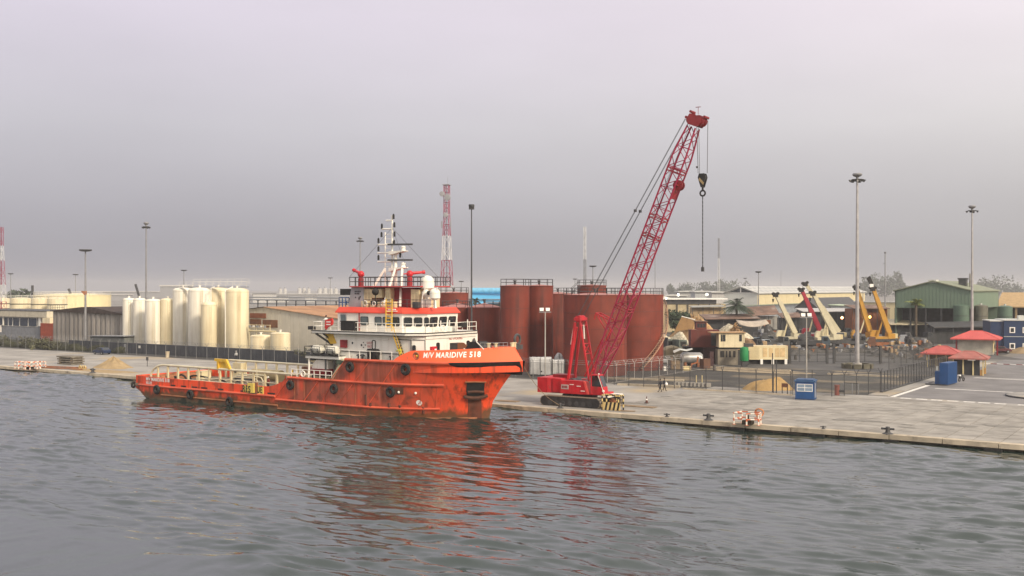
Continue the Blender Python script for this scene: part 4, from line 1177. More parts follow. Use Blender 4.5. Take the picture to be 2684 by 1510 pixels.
MB().box(-1.7, 1.7, -2.4, 2.4, 0.55, 1.05).cyl((0, 0, 1.0), (0, 0, 1.35), 1.2, n=24).build('carbody', M_dark, cc)
MB().box(-4.6, 3.4, -1.5, 1.5, 1.35, 1.62).build('slewing_deck', M_redpaint, cc)
# near-side machinery housing with chamfered front
hs = MB().prismy([(-1.9, 1.45), (1.35, 1.45), (1.95, 1.5), (1.5, 2.85), (1.2, 3.0), (-1.9, 3.0)], -2.1, -1.2).build('machine_house', M_redpaint, cc)
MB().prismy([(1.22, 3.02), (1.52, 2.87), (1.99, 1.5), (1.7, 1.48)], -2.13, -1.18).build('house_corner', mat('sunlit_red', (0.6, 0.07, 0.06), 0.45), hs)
MB().box(-1.75, -0.75, -2.135, -2.1, 1.95, 2.5).build('maker_plate', mat('plate_grey', (0.45, 0.40, 0.38), 0.5), hs)
pm_ = MB()
for k in range(4): pm_.box(-1.6 + k * 0.19, -1.48 + k * 0.19, -2.15, -2.135, 2.08, 2.36)
pm_.box(-1.62, -0.9, -2.147, -2.135, 2.19, 2.24); pm_.build('plate_mark', M_darkred, hs)
for x, z in ((-0.6, 2.5), (0.35, 2.35), (0.9, 1.8)): MB().box(x, x + 0.55, -2.13, -2.1, z, z + 0.08).build('grab_handle', M_letter, hs)
MB().prismy([(-1.9, 1.45), (1.9, 1.45), (1.5, 2.95), (-1.9, 2.95)], 0.9, 1.9).build('machine_house', M_redpaint, cc)
MB().box(-3.3, 1.0, -1.1, 0.9, 1.6, 2.3).cyl((-1.0, -1.0, 2.6), (-1.0, 0.9, 2.6), 0.55, n=16).cyl((0.6, -1.0, 2.5), (0.6, .9, 2.5), 0.5, n=16).build('hoist_drum', M_dark, cc, smooth=True)
# counterweight blocks
MB().box(-5.1, -3.7, -2.05, 1.9, 1.4, 3.2).build('counterweight', M_redpaint, cc)
MB().prism([(-3.7, -1.95), (-3.05, -1.7), (-3.05, 1.6), (-3.7, 1.8)], 1.42, 3.15).build('counterweight', M_redpaint, cc)
MB().box(-3.05, -1.9, -1.9, -0.6, 1.5, 3.15).build('fuel_tank', M_redpaint, cc)
MB().box(-3.9, -1.4, -0.4, 1.2, 3.1, 3.5).build('engine_cover', M_darkred, cc)
# cab
cab = MB().prismy([(2.2, 1.5), (4.0, 1.5), (3.85, 2.45), (2.2, 2.45)], -2.1, -1.0).build('cab', M_redpaint, cc)
MB().prismy([(2.25, 2.45), (3.82, 2.45), (3.25, 3.75), (2.3, 3.75)], -2.05, -1.05).build('cab_glass', M_glass, cab)
MB().bar((2.28, -2.08, 2.4), (2.32, -2.08, 3.75), 0.12).bar((3.84, -2.08, 2.4), (3.28, -2.08, 3.75), 0.07).box(2.2, 3.3, -2.12, -0.98, 3.72, 3.84).build('cab_frame', M_redpaint, cab)
MB().bar((3.3, -2.3, 3.8), (4.15, -2.35, 1.6), 0.05).cyl((4.0, -2.4, 2.0), (4.0, -2.2, 2.0), 0.12, n=8).ball((3.35, -2.2, 3.95), 0.1, 8).build('mirror_bar', M_white, cab)
MB().box(3.2, 4.6, -2.2, 1.6, 1.25, 1.42).build('front_step', M_white, cc)
# A-frame gantry
APX = (-0.3, 10.3)
ga = MB()
for w in (-0.75, 0.75):
    ga.bar((1.3, w, 2.9), (APX[0] + 0.35, w, APX[1] - 0.3), 0.18)
    ga.bar((-1.55, w, 2.9), (APX[0] - 0.3, w, APX[1] - 0.4), 0.26)
for t in (0.45, 0.62, 0.93):
    x = 1.3 + (APX[0] + 0.35 - 1.3) * t; z = 3.0 + (APX[1] - 3.3) * t; ga.bar((x, -0.75, z), (x, 0.75, z), 0.12)
ga.bar((0.5, -0.7, 7.2), (0.66, 0.7, 6.2), 0.09).bar((0.5, 0.7, 7.2), (0.66, -0.7, 6.2), 0.09)
ga.cyl((-1.9, 0.0, 3.2), (APX[0] - 0.5, 0, 9.3), 0.16, n=8)
gantry = ga.build('gantry', M_redpaint, cc)
sv = MB()
for w in (-0.55, -0.2, 0.2, 0.55): sv.cyl((APX[0], w - 0.08, APX[1]), (APX[0], w + 0.08, APX[1]), 0.42, n=14)
sv.box(APX[0] - 0.4, APX[0] + 0.45, -0.95, 0.95, APX[1] - 0.2, APX[1] + 0.15)
sv.build('gantry_sheave', M_redpaint, gantry)
MB().bar((-1.3, -0.5, 7.2), (-0.8, -0.5, 9.8), 0.16).bar((0.35, -0.2, 7.9), (0.25, -0.2, 9.6), 0.12).build('gantry_ram', M_white, gantry)
# ---- lattice boom
FOOT = Vector((1.9, 0, 3.0)); HEAD = Vector((14.45, 0, 32.7))
bd = (HEAD - FOOT); BL = bd.length; bd.normalize()
bn = Vector((-bd.z, 0, bd.x))          # normal of the boom's upper face, towards the gantry
bw = Vector((0, 1, 0))
HW = 0.84
M_boom = mat('boom_backlit_red', (0.28, 0.010, 0.045), 0.45, var=0.1)  # crane red darkened to crimson, backlight put into the colour
def half(t):
    """half-width and half-depth of the boom at distance t"""
    if t < 5.5: return 0.80 * 1.0 if False else (HW, 0.12 + (HW - 0.12) * t / 5.5)
    if t > BL - 4.0: f = (BL - t) / 4.0; return (HW * (0.62 + 0.38 * f), HW * (0.55 + 0.45 * f))
    return (HW, HW)
def bp_(t, a, b_):
    w, d = half(t); return FOOT + bd * t + bw * (a * w) + bn * (b_ * d)
ts = [0] + list(np.linspace(2.2, BL - 0.6, 25))
for a in (-1, 1):
    for b_ in (-1, 1):
        q_ = MB().tube([bp_(t0, a, b_) for t0 in ts], 0.10, 6).build('boom_chord', M_boom, cc)
        if a * b_ == 1 and a == -1: bo = q_
lac = MB()
for i, (t0, t1) in enumerate(zip(ts[1:], ts[2:])):
    k = 1 if i % 2 else -1
    for f in (-1, 1):
        lac.cyl(bp_(t0, -k, f), bp_(t1, k, f), 0.046, n=5, cap=False)      # top and bottom faces
        lac.cyl(bp_(t0, f, -k), bp_(t1, f, k), 0.046, n=5, cap=False)      # side faces
    if i % 2 == 0:
        for f in (-1, 1):
            lac.cyl(bp_(t0, -1, f), bp_(t0, 1, f), 0.04, n=5, cap=False); lac.cyl(bp_(t0, f, -1), bp_(t0, f, 1), 0.04, n=5, cap=False)
lac.build('boom_lacing', M_boom, bo)
# section joints (double frames)
for t in (9.2, 18.2, 20.5, 26.2):
    j = MB()
    for dt in (0, 0.35):
        for f in (-1, 1):
            j.bar(bp_(t + dt, -1.06, f * 1.06), bp_(t + dt, 1.06, f * 1.06), 0.1); j.bar(bp_(t + dt, f * 1.06, -1.06), bp_(t + dt, f * 1.06, 1.06), 0.1)
    j.build('boom_joint', M_darkred, bo)
# auxiliary platform and guide sheaves in the boom
gp1 = MB()
c = FOOT + bd * 25.0
for f in (-0.3, 0.3): gp1.cyl(c + bw * (f - 0.06) - bn * 0.9, c + bw * (f + 0.06) - bn * 0.9, 0.6, n=16)
gp1.bar(c - bn * 1.0 - bw * 0.9, c - bn * 1.0 + bw * 0.9, 0.12)
gp1.build('guide_sheave', M_darkred, bo)
gp2 = MB()
for dt in np.arange(24.2, 27.0, 0.18): gp2.cyl(FOOT + bd * dt - bw * 0.7 + bn * 0.2, FOOT + bd * dt - bw * 0.1 + bn * 0.75, 0.03, n=4, cap=False)
gp2.build('boom_walkway', M_grey, bo)
gp3 = MB()
c = FOOT + bd * 23.3; gp3.add([c + bw * -0.8 - bn * .85, c + bw * 0.8 - bn * .85, c + bw * 0.8 - bn * .85 + bd * 1.5, c - bw * 0.8 - bn * .85 + bd * 1.5], [(0, 1, 2, 3)])
gp3.build('boom_plate', M_darkred, bo)
# boom head with sheaves
hd = MB()
for f in (-0.5, -0.2, 0.2, 0.5):
    hd.cyl(HEAD + bw * (f - 0.07) - bn * 0.55 + bd * 0.3, HEAD + bw * (f + 0.07) - bn * 0.55 + bd * 0.3, 0.62, n=18)
    hd.cyl(HEAD + bw * (f - 0.07) + bn * 0.45 + bd * 0.1, HEAD + bw * (f + 0.07) + bn * 0.45 + bd * 0.1, 0.5, n=16)
for f in (-0.72, 0.72):
    vs = []
    for o in (-0.06, 0.06):
        for u, v in ((-0.8, -0.5), (-1.1, 0.1), (-0.8, 0.5), (-0.2, 0.55), (0.1, 0.8), (0.8, 0.6), (0.95, -0.1), (0.5, -0.55)):
            vs.append(HEAD + bw * (f + o) + bn * u * 0.9 + bd * (v + 0.1))
    hd.add(vs, [tuple(range(8)), tuple(range(15, 7, -1))] + [(i, i + 8, (i + 1) % 8 + 8, (i + 1) % 8) for i in range(8)])
for q_ in ((-1.15, 0.9), (0.85, 0.95), (1.15, 0.2)): hd.cyl(HEAD + bn * q_[0] * 0.9 + bd * q_[1] - bw * 0.6, HEAD + bn * q_[0] * 0.9 + bd * q_[1] + bw * 0.6, 0.16, n=8)
hd.cyl(HEAD + bd * 0.9, HEAD + bd * 0.9 + Vector((0, 0, 0.9)), 0.03, n=5)
hd.cyl(HEAD + bd * 0.9 + Vector((-.3, 0, 0.85)), HEAD + bd * 0.9 + Vector((.3, 0, 0.85)), 0.04, n=5)
hd.build('boom_head', M_darkred, bo)
# boom backstop with small lattice near the foot
bs = MB()
c = FOOT + bd * 7.4 + bn * HW
for w in (-0.6, 0.6):
    bs.bar(c + bw * w, c + bw * w + Vector((-1.9, 0, 0.9)), 0.12); bs.bar(c + bw * w - bd * 1.3, c + bw * w + Vector((-1.9, 0, 0.9)), 0.1)
    bs.bar(c + bw * w + Vector((-1.9, 0, 0.9)), c + bw * w + Vector((-2.1, 0, 0.1)), 0.1)
    bs.bar(c + bw * w - bd * 1.3, Vector((0.6, w, 3.4)), 0.14)
for t in (0.3, 0.65, 1.0): bs.bar(c + bw * 0.6 + Vector((-1.9, 0, 0.9)) * t, c - bw * 0.6 + Vector((-1.9, 0, 0.9)) * t, 0.08)
bs.build('boom_backstop', M_redpaint, cc)
# pendants and hoist ropes
rp = MB(); top = Vector((APX[0], 0, APX[1] + 0.3))
for w in (-0.7, 0.7):
    for d in (-0.09, 0.09):
        rp.tube([top + bw * (w + d), HEAD + bn * 1.0 + bw * (w * 0.9 + d)], 0.028, 4)
rp.build('pendant_rope', M_dark, cc)
lk = MB()
for w in (-0.7, 0.7): 
    q_ = (top + bw * w).lerp(HEAD + bn * 1.0 + bw * w * 0.9, 0.55); lk.cbox(q_, (0.25, 0.3, 0.3))
lk.build('pendant_link', M_dark, cc)
hl = HEAD - bn * 0.9 + bd * 0.2
HX = hl.x + 0.1
hr = MB()
hr.tube([(HX - 0.75, -0.2, HEAD.z - 0.2), (HX - 0.62, -0.1, 26.9)], 0.035, 4).tube([(HX + 0.42, 0.2, HEAD.z + 0.1), (HX + 0.38, 0.1, 26.9)], 0.035, 4)
hr.tube([(HX - 0.7, 0.25, HEAD.z - 0.2), (HX - 0.55, 0.15, 26.9)], 0.03, 4)
hr.tube([(HX - 0.72, -0.2, HEAD.z - 5), (HX - 0.70, -0.2, HEAD.z - 5.2)], 0.12, 6)
# ropes running down the boom to the drums
hr.tube([HEAD + bn * 0.5, Vector((0.6, 0, 3.0))], 0.025, 4)
hr.build('hoist_rope', M_dark, cc)
hk = thing('hook_block', 'black hook block with a yellow stripe hanging from the crane boom, chain below', 'hook', (0, 0, 0))
hk.matrix_world = Matrix.Translation(cc.location) @ Matrix.Rotation(rad(2), 4, 'Z')
b = MB()
for o in (-0.28, 0.28):
    b.prismy([(HX - 0.58, 26.4), (HX - 0.45, 26.85), (HX + 0.2, 26.85), (HX + 0.34, 26.4), (HX + 0.0, 25.3), (HX - 0.24, 25.3)], o - 0.05, o + 0.05)
b.cyl((HX - 0.12, -0.22, 26.35), (HX - 0.12, 0.22, 26.35), 0.42, n=16)
b.build('block', M_black, hk)
st2 = MB()
st2.prismy([(HX - 0.50, 26.15), (HX - 0.36, 26.4), (HX + 0.16, 25.8), (HX + 0.08, 25.55)], -0.35, -0.33)
st2.build('block_stripe', mat('stripe_tan', (0.35, 0.25, 0.12), 0.6), hk)
MB().torus((HX - 0.12, 0, 24.65), 0.30, 0.10, 'y', 18, 8).cyl((HX - 0.12, 0, 24.9), (HX - 0.12, 0, 25.4), 0.12, n=8).build('hook', M_black, hk, smooth=True)
ch = MB(); 
for k in range(36):
    z = 24.3 - k * 0.225
    ch.cbox((HX - 0.12, 0, z), (0.11 if k % 2 else 0.05, 0.05 if k % 2 else 0.11, 0.25))
ch.cbox((HX - 0.12, 0, 16.1), (0.28, 0.28, 0.5))
ch.build('chain', M_dark, hk)

# ================================================================ ON THE QUAY
def bollard(p, label, s=1.0):
    t = thing('mooring_bollard', label, 'bollard', p, rad(2), 'mooring bollards along the quay edge')
    MB().lathe((0, 0, 0), [(0.62 * s, 0), (0.62 * s, 0.06 * s), (0.30 * s, 0.22 * s), (0.24 * s, 0.42 * s), (0.26 * s, 0.72 * s), (0.22 * s, 0.84 * s), (0.001, 0.88 * s)], 16).build('post', M_dark, t, smooth=True)
    MB().cyl((-0.62 * s, 0, 0.62 * s), (0.62 * s, 0, 0.62 * s), 0.11 * s, n=10).ball((-0.62 * s, 0, 0.62 * s), 0.14 * s, 8).ball((0.62 * s, 0, 0.62 * s), 0.14 * s, 8).build('cross_arm', M_dark, t, smooth=True)
    return t
def edge(px, off=0.55): return XY(px, QY + off)
bollard(edge(1857), 'dark mooring bollard with cross arms just left of the orange and white guard frame', 0.85)
bollard(edge(2327), 'dark mooring bollard with cross arms nearest the right edge of the quay', 0.85)
bollard(edge(1748), 'small mooring bollard between the striped barrier and the larger bollard', 0.5)
bollard(edge(2158), 'small mooring bollard right of the orange and white guard frame', 0.4)
bollard((mb_[0], mb_[1]), 'mooring bollard beside the crane track holding the ship bow line', 0.75)
bollard(edge(243), 'mooring bollard on the quay edge left of the sand heap foot', 0.9)

# black and yellow striped guard round a hydrant pit
M_stripeY = mat('stripe_yellow', (0.62, 0.47, 0.20), 0.6, var=0.15, patch=0.2)
sgp = G(1606, 1075)
sg_ = thing('striped_barrier', 'black and yellow striped steel guard frame beside the crane front track', 'barrier', sgp, rad(4))
for i, (x, y) in enumerate(((-1.1, -0.5), (-0.55, -0.5), (0.95, -0.5), (1.1, 0.5), (-1.1, 0.6), (0.2, .6))):
    a = MB()
    for k in range(5): a.cyl((x, y, k * 0.33), (x, y, (k + 1) * 0.33), 0.09, n=8, m=k % 2)
    a.build('post', [M_black, M_stripeY], sg_)
fr_ = MB()
for (a0, b0) in (((-1.1, -.5), (1.0, -.5)), ((1.0, -.5), (1.1, .5)), ((1.1, .5), (-1.1, .6)), ((-1.1, .6), (-1.1, -.5))):
    for k in range(5):
        p = Vector((*a0, 1.7)).lerp(Vector((*b0, 1.7)), k / 5); q_ = Vector((*a0, 1.7)).lerp(Vector((*b0, 1.7)), (k + 1) / 5); fr_.bar(p, q_, 0.14, m=(k + 1) % 2)
fr_.build('top_rail', [M_black, M_stripeY], sg_)
pn = MB()
for k in range(8):
    x = -1.0 + k * 0.25
    pn.add([(x, -0.62, 0.05), (x + 0.25, -0.62, 0.05), (x + 0.45, -0.62, 0.95), (x + 0.2, -0.62, 0.95)], [(0, 1, 2, 3)], k % 2)
pn.box(-1.0, 1.2, -0.60, -0.56, 0.05, 0.95)
pn.build('striped_panel', [M_stripeY, M_black], sg_)
MB().cyl((0, 0, 0), (0, 0, 1.3), 0.25, n=10).cyl((-.4, 0, 1.0), (.4, 0, 1.0), 0.12, n=8).build('hydrant', M_rustbar, sg_)

# orange and white tubular guard frame at the edge
M_or = mat('guard_orange', (0.55, 0.14, 0.06), 0.55, var=0.15); M_gw = mat('guard_white', (0.72, 0.68, 0.6), 0.55, var=0.1)
def guard(p, label, rz, lx=2.2, ly=1.5, cradle=True):
    t = thing('safety_barrier', label, 'barrier', p, rz, 'orange and white guard frames on the quay edge')
    cs = [(-lx / 2, -ly / 2), (0.15, -ly / 2 - 0.15), (lx / 2, -ly / 2 + 0.3), (lx / 2 - 0.2, ly / 2), (-lx / 2 + 0.3, ly / 2)]
    for x, y in cs:
        a = MB(); z = 0
        for k, h in enumerate((0.38, 0.3, 0.42, 0.12)): a.cyl((x, y, z), (x, y, z + h), 0.085, n=8, m=k % 2); z += h
        a.cyl((x, y, 0), (x, y, 0.03), 0.2, n=8, m=1); a.build('post', [M_gw, M_or], t)
    for z in (1.18, 0.58):
        a = MB()
        for i in range(5):
            p0 = Vector((*cs[i], z)); p1 = Vector((*cs[(i + 1) % 5], z))
            for k in range(3): a.cyl(p0.lerp(p1, k / 3), p0.lerp(p1, (k + 1) / 3), 0.065, n=6, m=(k + i) % 2)
        a.build('rail', [M_gw, M_or], t)
    if cradle: MB().box(-0.5, 0.5, -0.5, 0.4, 0.0, 0.42).cyl((0.0, 0, 0.4), (0.0, 0, 0.95), 0.12, n=8).build('hydrant_pit', mat('pit_dark', (0.04, 0.03, 0.02), 0.8), t)
    return t
gf = guard(G(1961, 1112), 'orange and white tubular guard frame on the quay edge, orange hose behind', rad(3), 2.5, 1.6)
hs_ = MB()
hp_ = G(1990, 1098)
hpz = [(0.42 * math.cos(a) * (1 + .05 * math.sin(3 * a)), 0.16 * math.sin(2.2 * a), 0.66 + 0.42 * math.sin(a)) for a in np.linspace(0, 4 * math.pi, 40)]
tag(hs_.tube(hpz, 0.07, 6).build('hose_coil', mat('hose_orange', (0.45, 0.17, 0.06), 0.6), loc=(hp_[0], hp_[1], 0)), 'coil of orange hose hung behind the guard frame on the quay edge', 'hose')
for k, (px, py, lab, rz) in enumerate(((60, 966, 'leftmost orange and white guard frame in the cluster at the far left quay edge', 0.1), (80, 968, 'middle orange and white guard frame in the cluster at the far left quay edge', -0.15), (101, 966, 'rightmost orange and white guard frame in the cluster at the far left quay edge', 0.2))):
    guard(G(px, py), lab, rz, 2.0, 1.6, k == 1)
# rust-coloured pipes lying towards the left bollard
for k, (a0, b0) in enumerate((((118, 962), (222, 966)), ((108, 965), (216, 970)))):
    p, q_ = G(*a0), G(*b0)
    tag(MB().tube([(p[0], p[1], 0.12), ((p[0] + q_[0]) / 2, (p[1] + q_[1]) / 2, 0.1), (q_[0], q_[1], 0.12)], 0.11, 8).build('steel_pipe', M_rustbar), ('rusty steel pipe lying on the quay, the upper of the pair by the guard frames', 'rusty steel pipe lying on the quay, the one nearer the edge by the guard frames')[k], 'pipe')
p = G(216, 968)
vb = thing('valve_cluster', 'small tan valve cluster beside the bollard left of the sand heap', 'valve', p)
for x in (-0.7, 0.1, 0.7): MB().torus((x, 0, 0.35), 0.28, 0.08, 'y', 14, 6).build('hand_wheel', M_stripeY, vb, smooth=True)
MB().tube([(-1.0, 0.1, 0.3), (1.0, 0.1, 0.3)], 0.12, 8).build('valve_body', M_rustbar, vb)
# stack of concrete/timber slabs
p = G(186, 955)
for k in range(4):
    s_ = MB().box(-2.4, 2.4, -1.2, 1.2, 0, 0.26)
    o = s_.build('slab_panel', mat('slab_grey', (0.17, 0.15, 0.12), 0.85, var=0.3, streak=0.3), None, loc=(p[0] + rnd.uniform(-.25, .25), p[1] + rnd.uniform(-.1, .1), 0.02 + k * 0.42), rz=rnd.uniform(-0.05, 0.05))
    tag(o, ('bottom', 'second from bottom', 'second from top', 'top')[k] + ' weathered slab panel of the stack on the left quay', 'slab', 'slab panels stacked on the left quay')
    if k < 3:
        b2 = MB().box(-2.0, -1.6, -1.1, 1.1, 0, 0.16).box(1.5, 1.9, -1.1, 1.1, 0, 0.16).build('spacer_batten', M_wood, None, loc=(p[0], p[1], 0.28 + k * 0.42))
        tag(b2, ('lower', 'middle', 'upper')[k] + ' timber battens between the stacked slab panels on the left quay', 'batten')
# sand heap
def heap(name, p, lx, ly, h, m, label, cat, seed=1, rz=0.0, ridge=0.0, n=26, lump=0.0):
    rs = np.random.RandomState(seed); vs = []; fs = []
    ph = rs.uniform(0, 6.28, 8)
    for i in range(n + 1):
        r = i / n
        for k in range(36):
            a = 2 * math.pi * k / 36
            rr = r * (1 + 0.10 * math.sin(3 * a + ph[0]) + 0.06 * math.sin(5 * a + ph[1]) + 0.03 * math.sin(9 * a + ph[2]))
            x = rr * lx * math.cos(a); y = rr * ly * math.sin(a)
            z = h * max(0.0, 1 - r ** 1.05) ** 1.12 * (1 + 0.10 * math.sin(4 * a + ph[3] + 3 * r)) + 0.05 * h * math.sin(7 * a + 9 * r + ph[4]) * r * (1 - r) + rs.normal(0, 0.012) * h * (1 - r)
            if lump: z = h * max(0.0, 1 - r * r) ** 0.9 * max(0.15, 0.72 + lump * (math.sin(2.3 * x / lx * 2 + ph[5]) * math.cos(2.9 * y / ly * 2 + ph[6]) + 0.5 * math.sin(7 * x / lx + ph[7]) + 0.4 * math.sin(9 * y / ly + ph[0]))) + rs.normal(0, 0.02) * h * (1 - r)
            if ridge: x += ridge * (1 - r)
            vs.append((x, y, max(z, 0) - 0.03))
    for i in range(n):
        for k in range(36): fs.append((i * 36 + k, (i + 1) * 36 + k, (i + 1) * 36 + (k + 1) % 36, i * 36 + (k + 1) % 36))
    return tag(MB().add(vs, fs).build(name, m, None, smooth=True, loc=(p[0], p[1], 0), rz=rz), label, cat)
heap('sand_heap', G(297, 964), 4.1, 3.0, 1.9, M_sand, 'tan sand heap on the left quay behind the ship stern', 'sand heap', 3)
heap('sand_spill', G(262, 972), 13, 3.4, 0.10, M_sand, 'thin spread of sand at the foot of the left quay sand heap', 'sand', 8, n=8)
# blue car by the fence
def car(p, rz, col, label, group=None, scale=1.0, kind=0):
    t = thing('parked_car', label, 'car', p, rz, group)
    body = [(-2.1, 0.35), (2.1, 0.35), (2.12, 0.72), (1.9, 0.9), (1.05, 0.98), (0.55, 1.42), (-1.0, 1.46), (-1.75, 1.0), (-2.1, 0.92)] if kind == 0 else [(-2.3, 0.4), (2.3, 0.4), (2.3, 1.0), (1.5, 1.15), (1.0, 1.85), (-2.2, 1.9), (-2.3, 1.0)]
    a = MB().prismy(body, -0.85, 0.85)
    bmx = bpy.data.meshes.new('body'); bmx.from_pydata(a.v, [], a.f); bmx.materials.append(col); bmx.update()
    bo_ = bpy.data.objects.new('body', bmx); COL.objects.link(bo_); bo_.parent = t
    md = bo_.modifiers.new('bevel', 'BEVEL'); md.width = 0.07; md.segments = 2
    top = 1.38 if kind == 0 else 1.78
    gl = MB()
    for sg2 in (-0.862, 0.862):
        if kind == 0: gl.add([(0.85, sg2, 0.98), (0.45, sg2, top), (-0.9, sg2, top + 0.02), (-1.45, sg2, 1.0)], [(0, 1, 2, 3)])
        else: gl.add([(1.25, sg2, 1.2), (0.9, sg2, top), (-2.0, sg2, top), (-2.1, sg2, 1.2)], [(0, 1, 2, 3)])
    if kind == 0: gl.add([(1.06, -0.7, 1.0), (1.06, 0.7, 1.0), (0.6, 0.62, 1.4), (0.6, -0.62, 1.4)], [(0, 1, 2, 3)]).add([(-1.78, -0.7, 1.02), (-1.78, 0.7, 1.02), (-1.08, 0.62, 1.43), (-1.08, -0.62, 1.43)], [(0, 3, 2, 1)])
    else: gl.add([(1.47, -0.7, 1.22), (1.47, 0.7, 1.22), (1.06, 0.65, 1.8), (1.06, -0.65, 1.8)], [(0, 1, 2, 3)])
    gl.build('window', M_glass, t)
    for x in (-1.3, 1.3):
        for y in (-0.80, 0.80):
            w = MB().lathe((x, y - 0.1, 0.32), [(0.18, 0.0), (0.32, 0.0), (0.32, 0.2), (0.18, 0.2)], 14, axis='y').build('wheel', M_black, t)
            MB().cyl((x, y - 0.11, 0.32), (x, y + 0.11, 0.32), 0.18, n=10).build('rim', M_galv, w)
    for y in (-0.6, 0.6): MB().box(2.06, 2.14, y - 0.18, y + 0.18, 0.66, 0.8).build('headlight', M_letter, t)
    return t
car(G(267, 929), rad(178), mat('car_navy', (0.012, 0.025, 0.07), 0.35), 'small dark blue car parked against the fence behind the sand heap')
# drum, post and cone
p = G(439, 937)
MB_ = MB().lathe((0, 0, 0), [(0.001, 0), (0.34, 0), (0.34, 0.3), (0.36, 0.32), (0.34, 0.34), (0.42, 1.15), (0.45, 1.2), (0.40, 1.2), (0.38, 1.1)], 16)
tag(MB_.build('waste_bin', mat('bin_tan', (0.5, 0.43, 0.32), 0.7), None, smooth=True, loc=(p[0], p[1], 0)), 'tan tapering drum bin standing against the dark wall fence', 'bin')
p = G(386, 961)
t = thing('small_post', 'short thin post with a dark box top behind the ship stern rail', 'post', p)
MB().cyl((0, 0, 0), (0, 0, 1.2), 0.06, n=6).build('pole', M_dark, t); MB().box(-.18, .18, -.12, .12, 1.1, 1.7).build('box_head', M_dark, t)
p = G(1695, 1057)
t = thing('traffic_cone', 'dark traffic cone with a white band standing on the quay paving', 'cone', p)
MB().cbox((0, 0, 0.03), (0.5, 0.5, 0.06)).build('base', M_black, t)
MB().cyl((0, 0, 0.06), (0, 0, 0.38), 0.17, 0.11, 12).cyl((0, 0, 0.55), (0, 0, 0.85), 0.08, 0.03, 12).build('cone_body', mat('cone_dark', (0.09, 0.03, 0.02), 0.6), t)
MB().cyl((0, 0, 0.38), (0, 0, 0.55), 0.115, 0.08, 12).build('white_band', M_letter, t)
# steel plates lying on the quay
for k, (px, py, lx, ly) in enumerate(((1672, 1066, 4.5, 1.2), (1330, 1052, 3.0, 1.2), (1640, 1078, 2.2, 0.5))):
    p = G(px, py); tag(MB().cbox((0, 0, 0.05), (lx, ly, 0.06), rad(8 * k)).build('steel_plate', M_wood, None, loc=(p[0], p[1], 0)), ('long flat plate lying on the quay left of the traffic cone', 'flat plate lying on the quay between ship bow and crane', 'narrow plank lying right of the striped barrier')[k], 'plate')

# blue kiosk
kp = G(2112, 1046)
ki = thing('blue_kiosk', 'small blue guard kiosk with a white barred window on the quay', 'kiosk', kp, rad(12))
MB().box(-1.15, 1.15, -1.1, 1.1, 0.0, 2.25).build('wall', M_blue, ki)
MB().box(-1.28, 1.28, -1.22, 1.22, 2.25, 2.42).box(-1.05, 1.05, -1.0, 1.0, 2.42, 2.55).build('roof', mat('kiosk_roof', (0.03, 0.08, 0.18), 0.5), ki)
MB().box(-1.2, 1.2, -1.15, 1.15, 0.0, 0.15).build('plinth', mat('kiosk_plinth', (0.015, 0.04, 0.11), 0.6), ki)
w = MB()
for x in (-0.95, -0.02, 0.90): w.box(x, x + 0.06, -1.16, -1.1, 1.05, 1.98)
for z in (1.05, 1.5, 1.93): w.box(-0.95, 0.96, -1.155, -1.1, z, z + 0.06)
w1 = w.build('window', M_letter, ki)
MB().box(-0.92, 0.92, -1.125, -1.1, 1.08, 1.95).build('pane', mat('kiosk_pane', (0.20, 0.27, 0.36), 0.15), w1)
MB().box(1.15, 1.2, -0.5, 0.55, 0.12, 2.1).build('door', M_blue, ki)
MB().box(1.2, 1.22, -0.75, -0.55, 0.3, 2.1).build('door_strip', M_letter, ki)
# ================================================================ FENCES
M_wire = None
def wire_mat():
    m = bpy.data.materials.new('chain_link'); m.use_nodes = True
    nt = m.node_tree; b = nt.nodes['Principled BSDF']
    b.inputs['Base Color'].default_value = (0.06, 0.06, 0.06, 1); b.inputs['Roughness'].default_value = 0.6
    b.inputs['Alpha'].default_value = 0.27
    return m
M_wire = wire_mat()
M_post = mat('fence_post', (0.20, 0.20, 0.20), 0.6, var=0.2)
M_postd = mat('fence_post_dark', (0.05, 0.05, 0.055), 0.6, var=0.2)
def fence(name, label, p0, p1, step, h, arms=True, mpost=M_post, wire=True, r=0.05, group=None, rail=True, armlen=0.55, first=True):
    d = Vector((p1[0] - p0[0], p1[1] - p0[1], 0)); L_ = d.length; d.normalize()
    t = thing(name, label, 'fence', p0, math.atan2(d.y, d.x), group)
    n = max(1, int(round(L_ / step))); pst = None
    for k in range(n + 1):
        x = L_ * k / n
        if pst is None:
            a = MB().cyl((0, 0, 0), (0, 0, h), r, n=6)
            if arms: a.cyl((0, 0, h), (0, -armlen * .7, h + armlen), r * 0.8, n=5).cyl((0, 0, h), (0, armlen * .7, h + armlen), r * 0.8, n=5)
            pst = a.build('fence_post', mpost, t, loc=(x, 0, 0))
        else: cp(pst, (x, 0, rnd.uniform(-0.05, 0.03)), t)
    if rail: MB().tube([(0, 0, h - 0.03), (L_, 0, h - 0.03)], r * 0.6, 5).build('top_rail', mpost, t)
    if arms:
        a = MB()
        for s_ in (-1, 1):
            for f in (0.5, 1.0): a.tube([(0, s_ * armlen * .7 * f, h + armlen * f), (L_, s_ * armlen * .7 * f, h + armlen * f)], 0.012, 3)
        a.build('barbed_wire', mpost, t)
    if wire: MB().face((0, 0, 0.05), (L_, 0, 0.05), (L_, 0, h), (0, 0, h)).build('wire_mesh', M_wire, t)
    return t
FYL = 135.6
fence('chain_link_fence', 'long chain-link fence with barbed-wire arms in front of the dark wall and cream silos', (-252, FYL), (-112, FYL), 3.2, 2.5)
fence('chain_link_fence', 'chain-link fence with barbed-wire arms behind the ship wheelhouse', (-112, FYL), (-76.2, FYL), 3.2, 2.5)
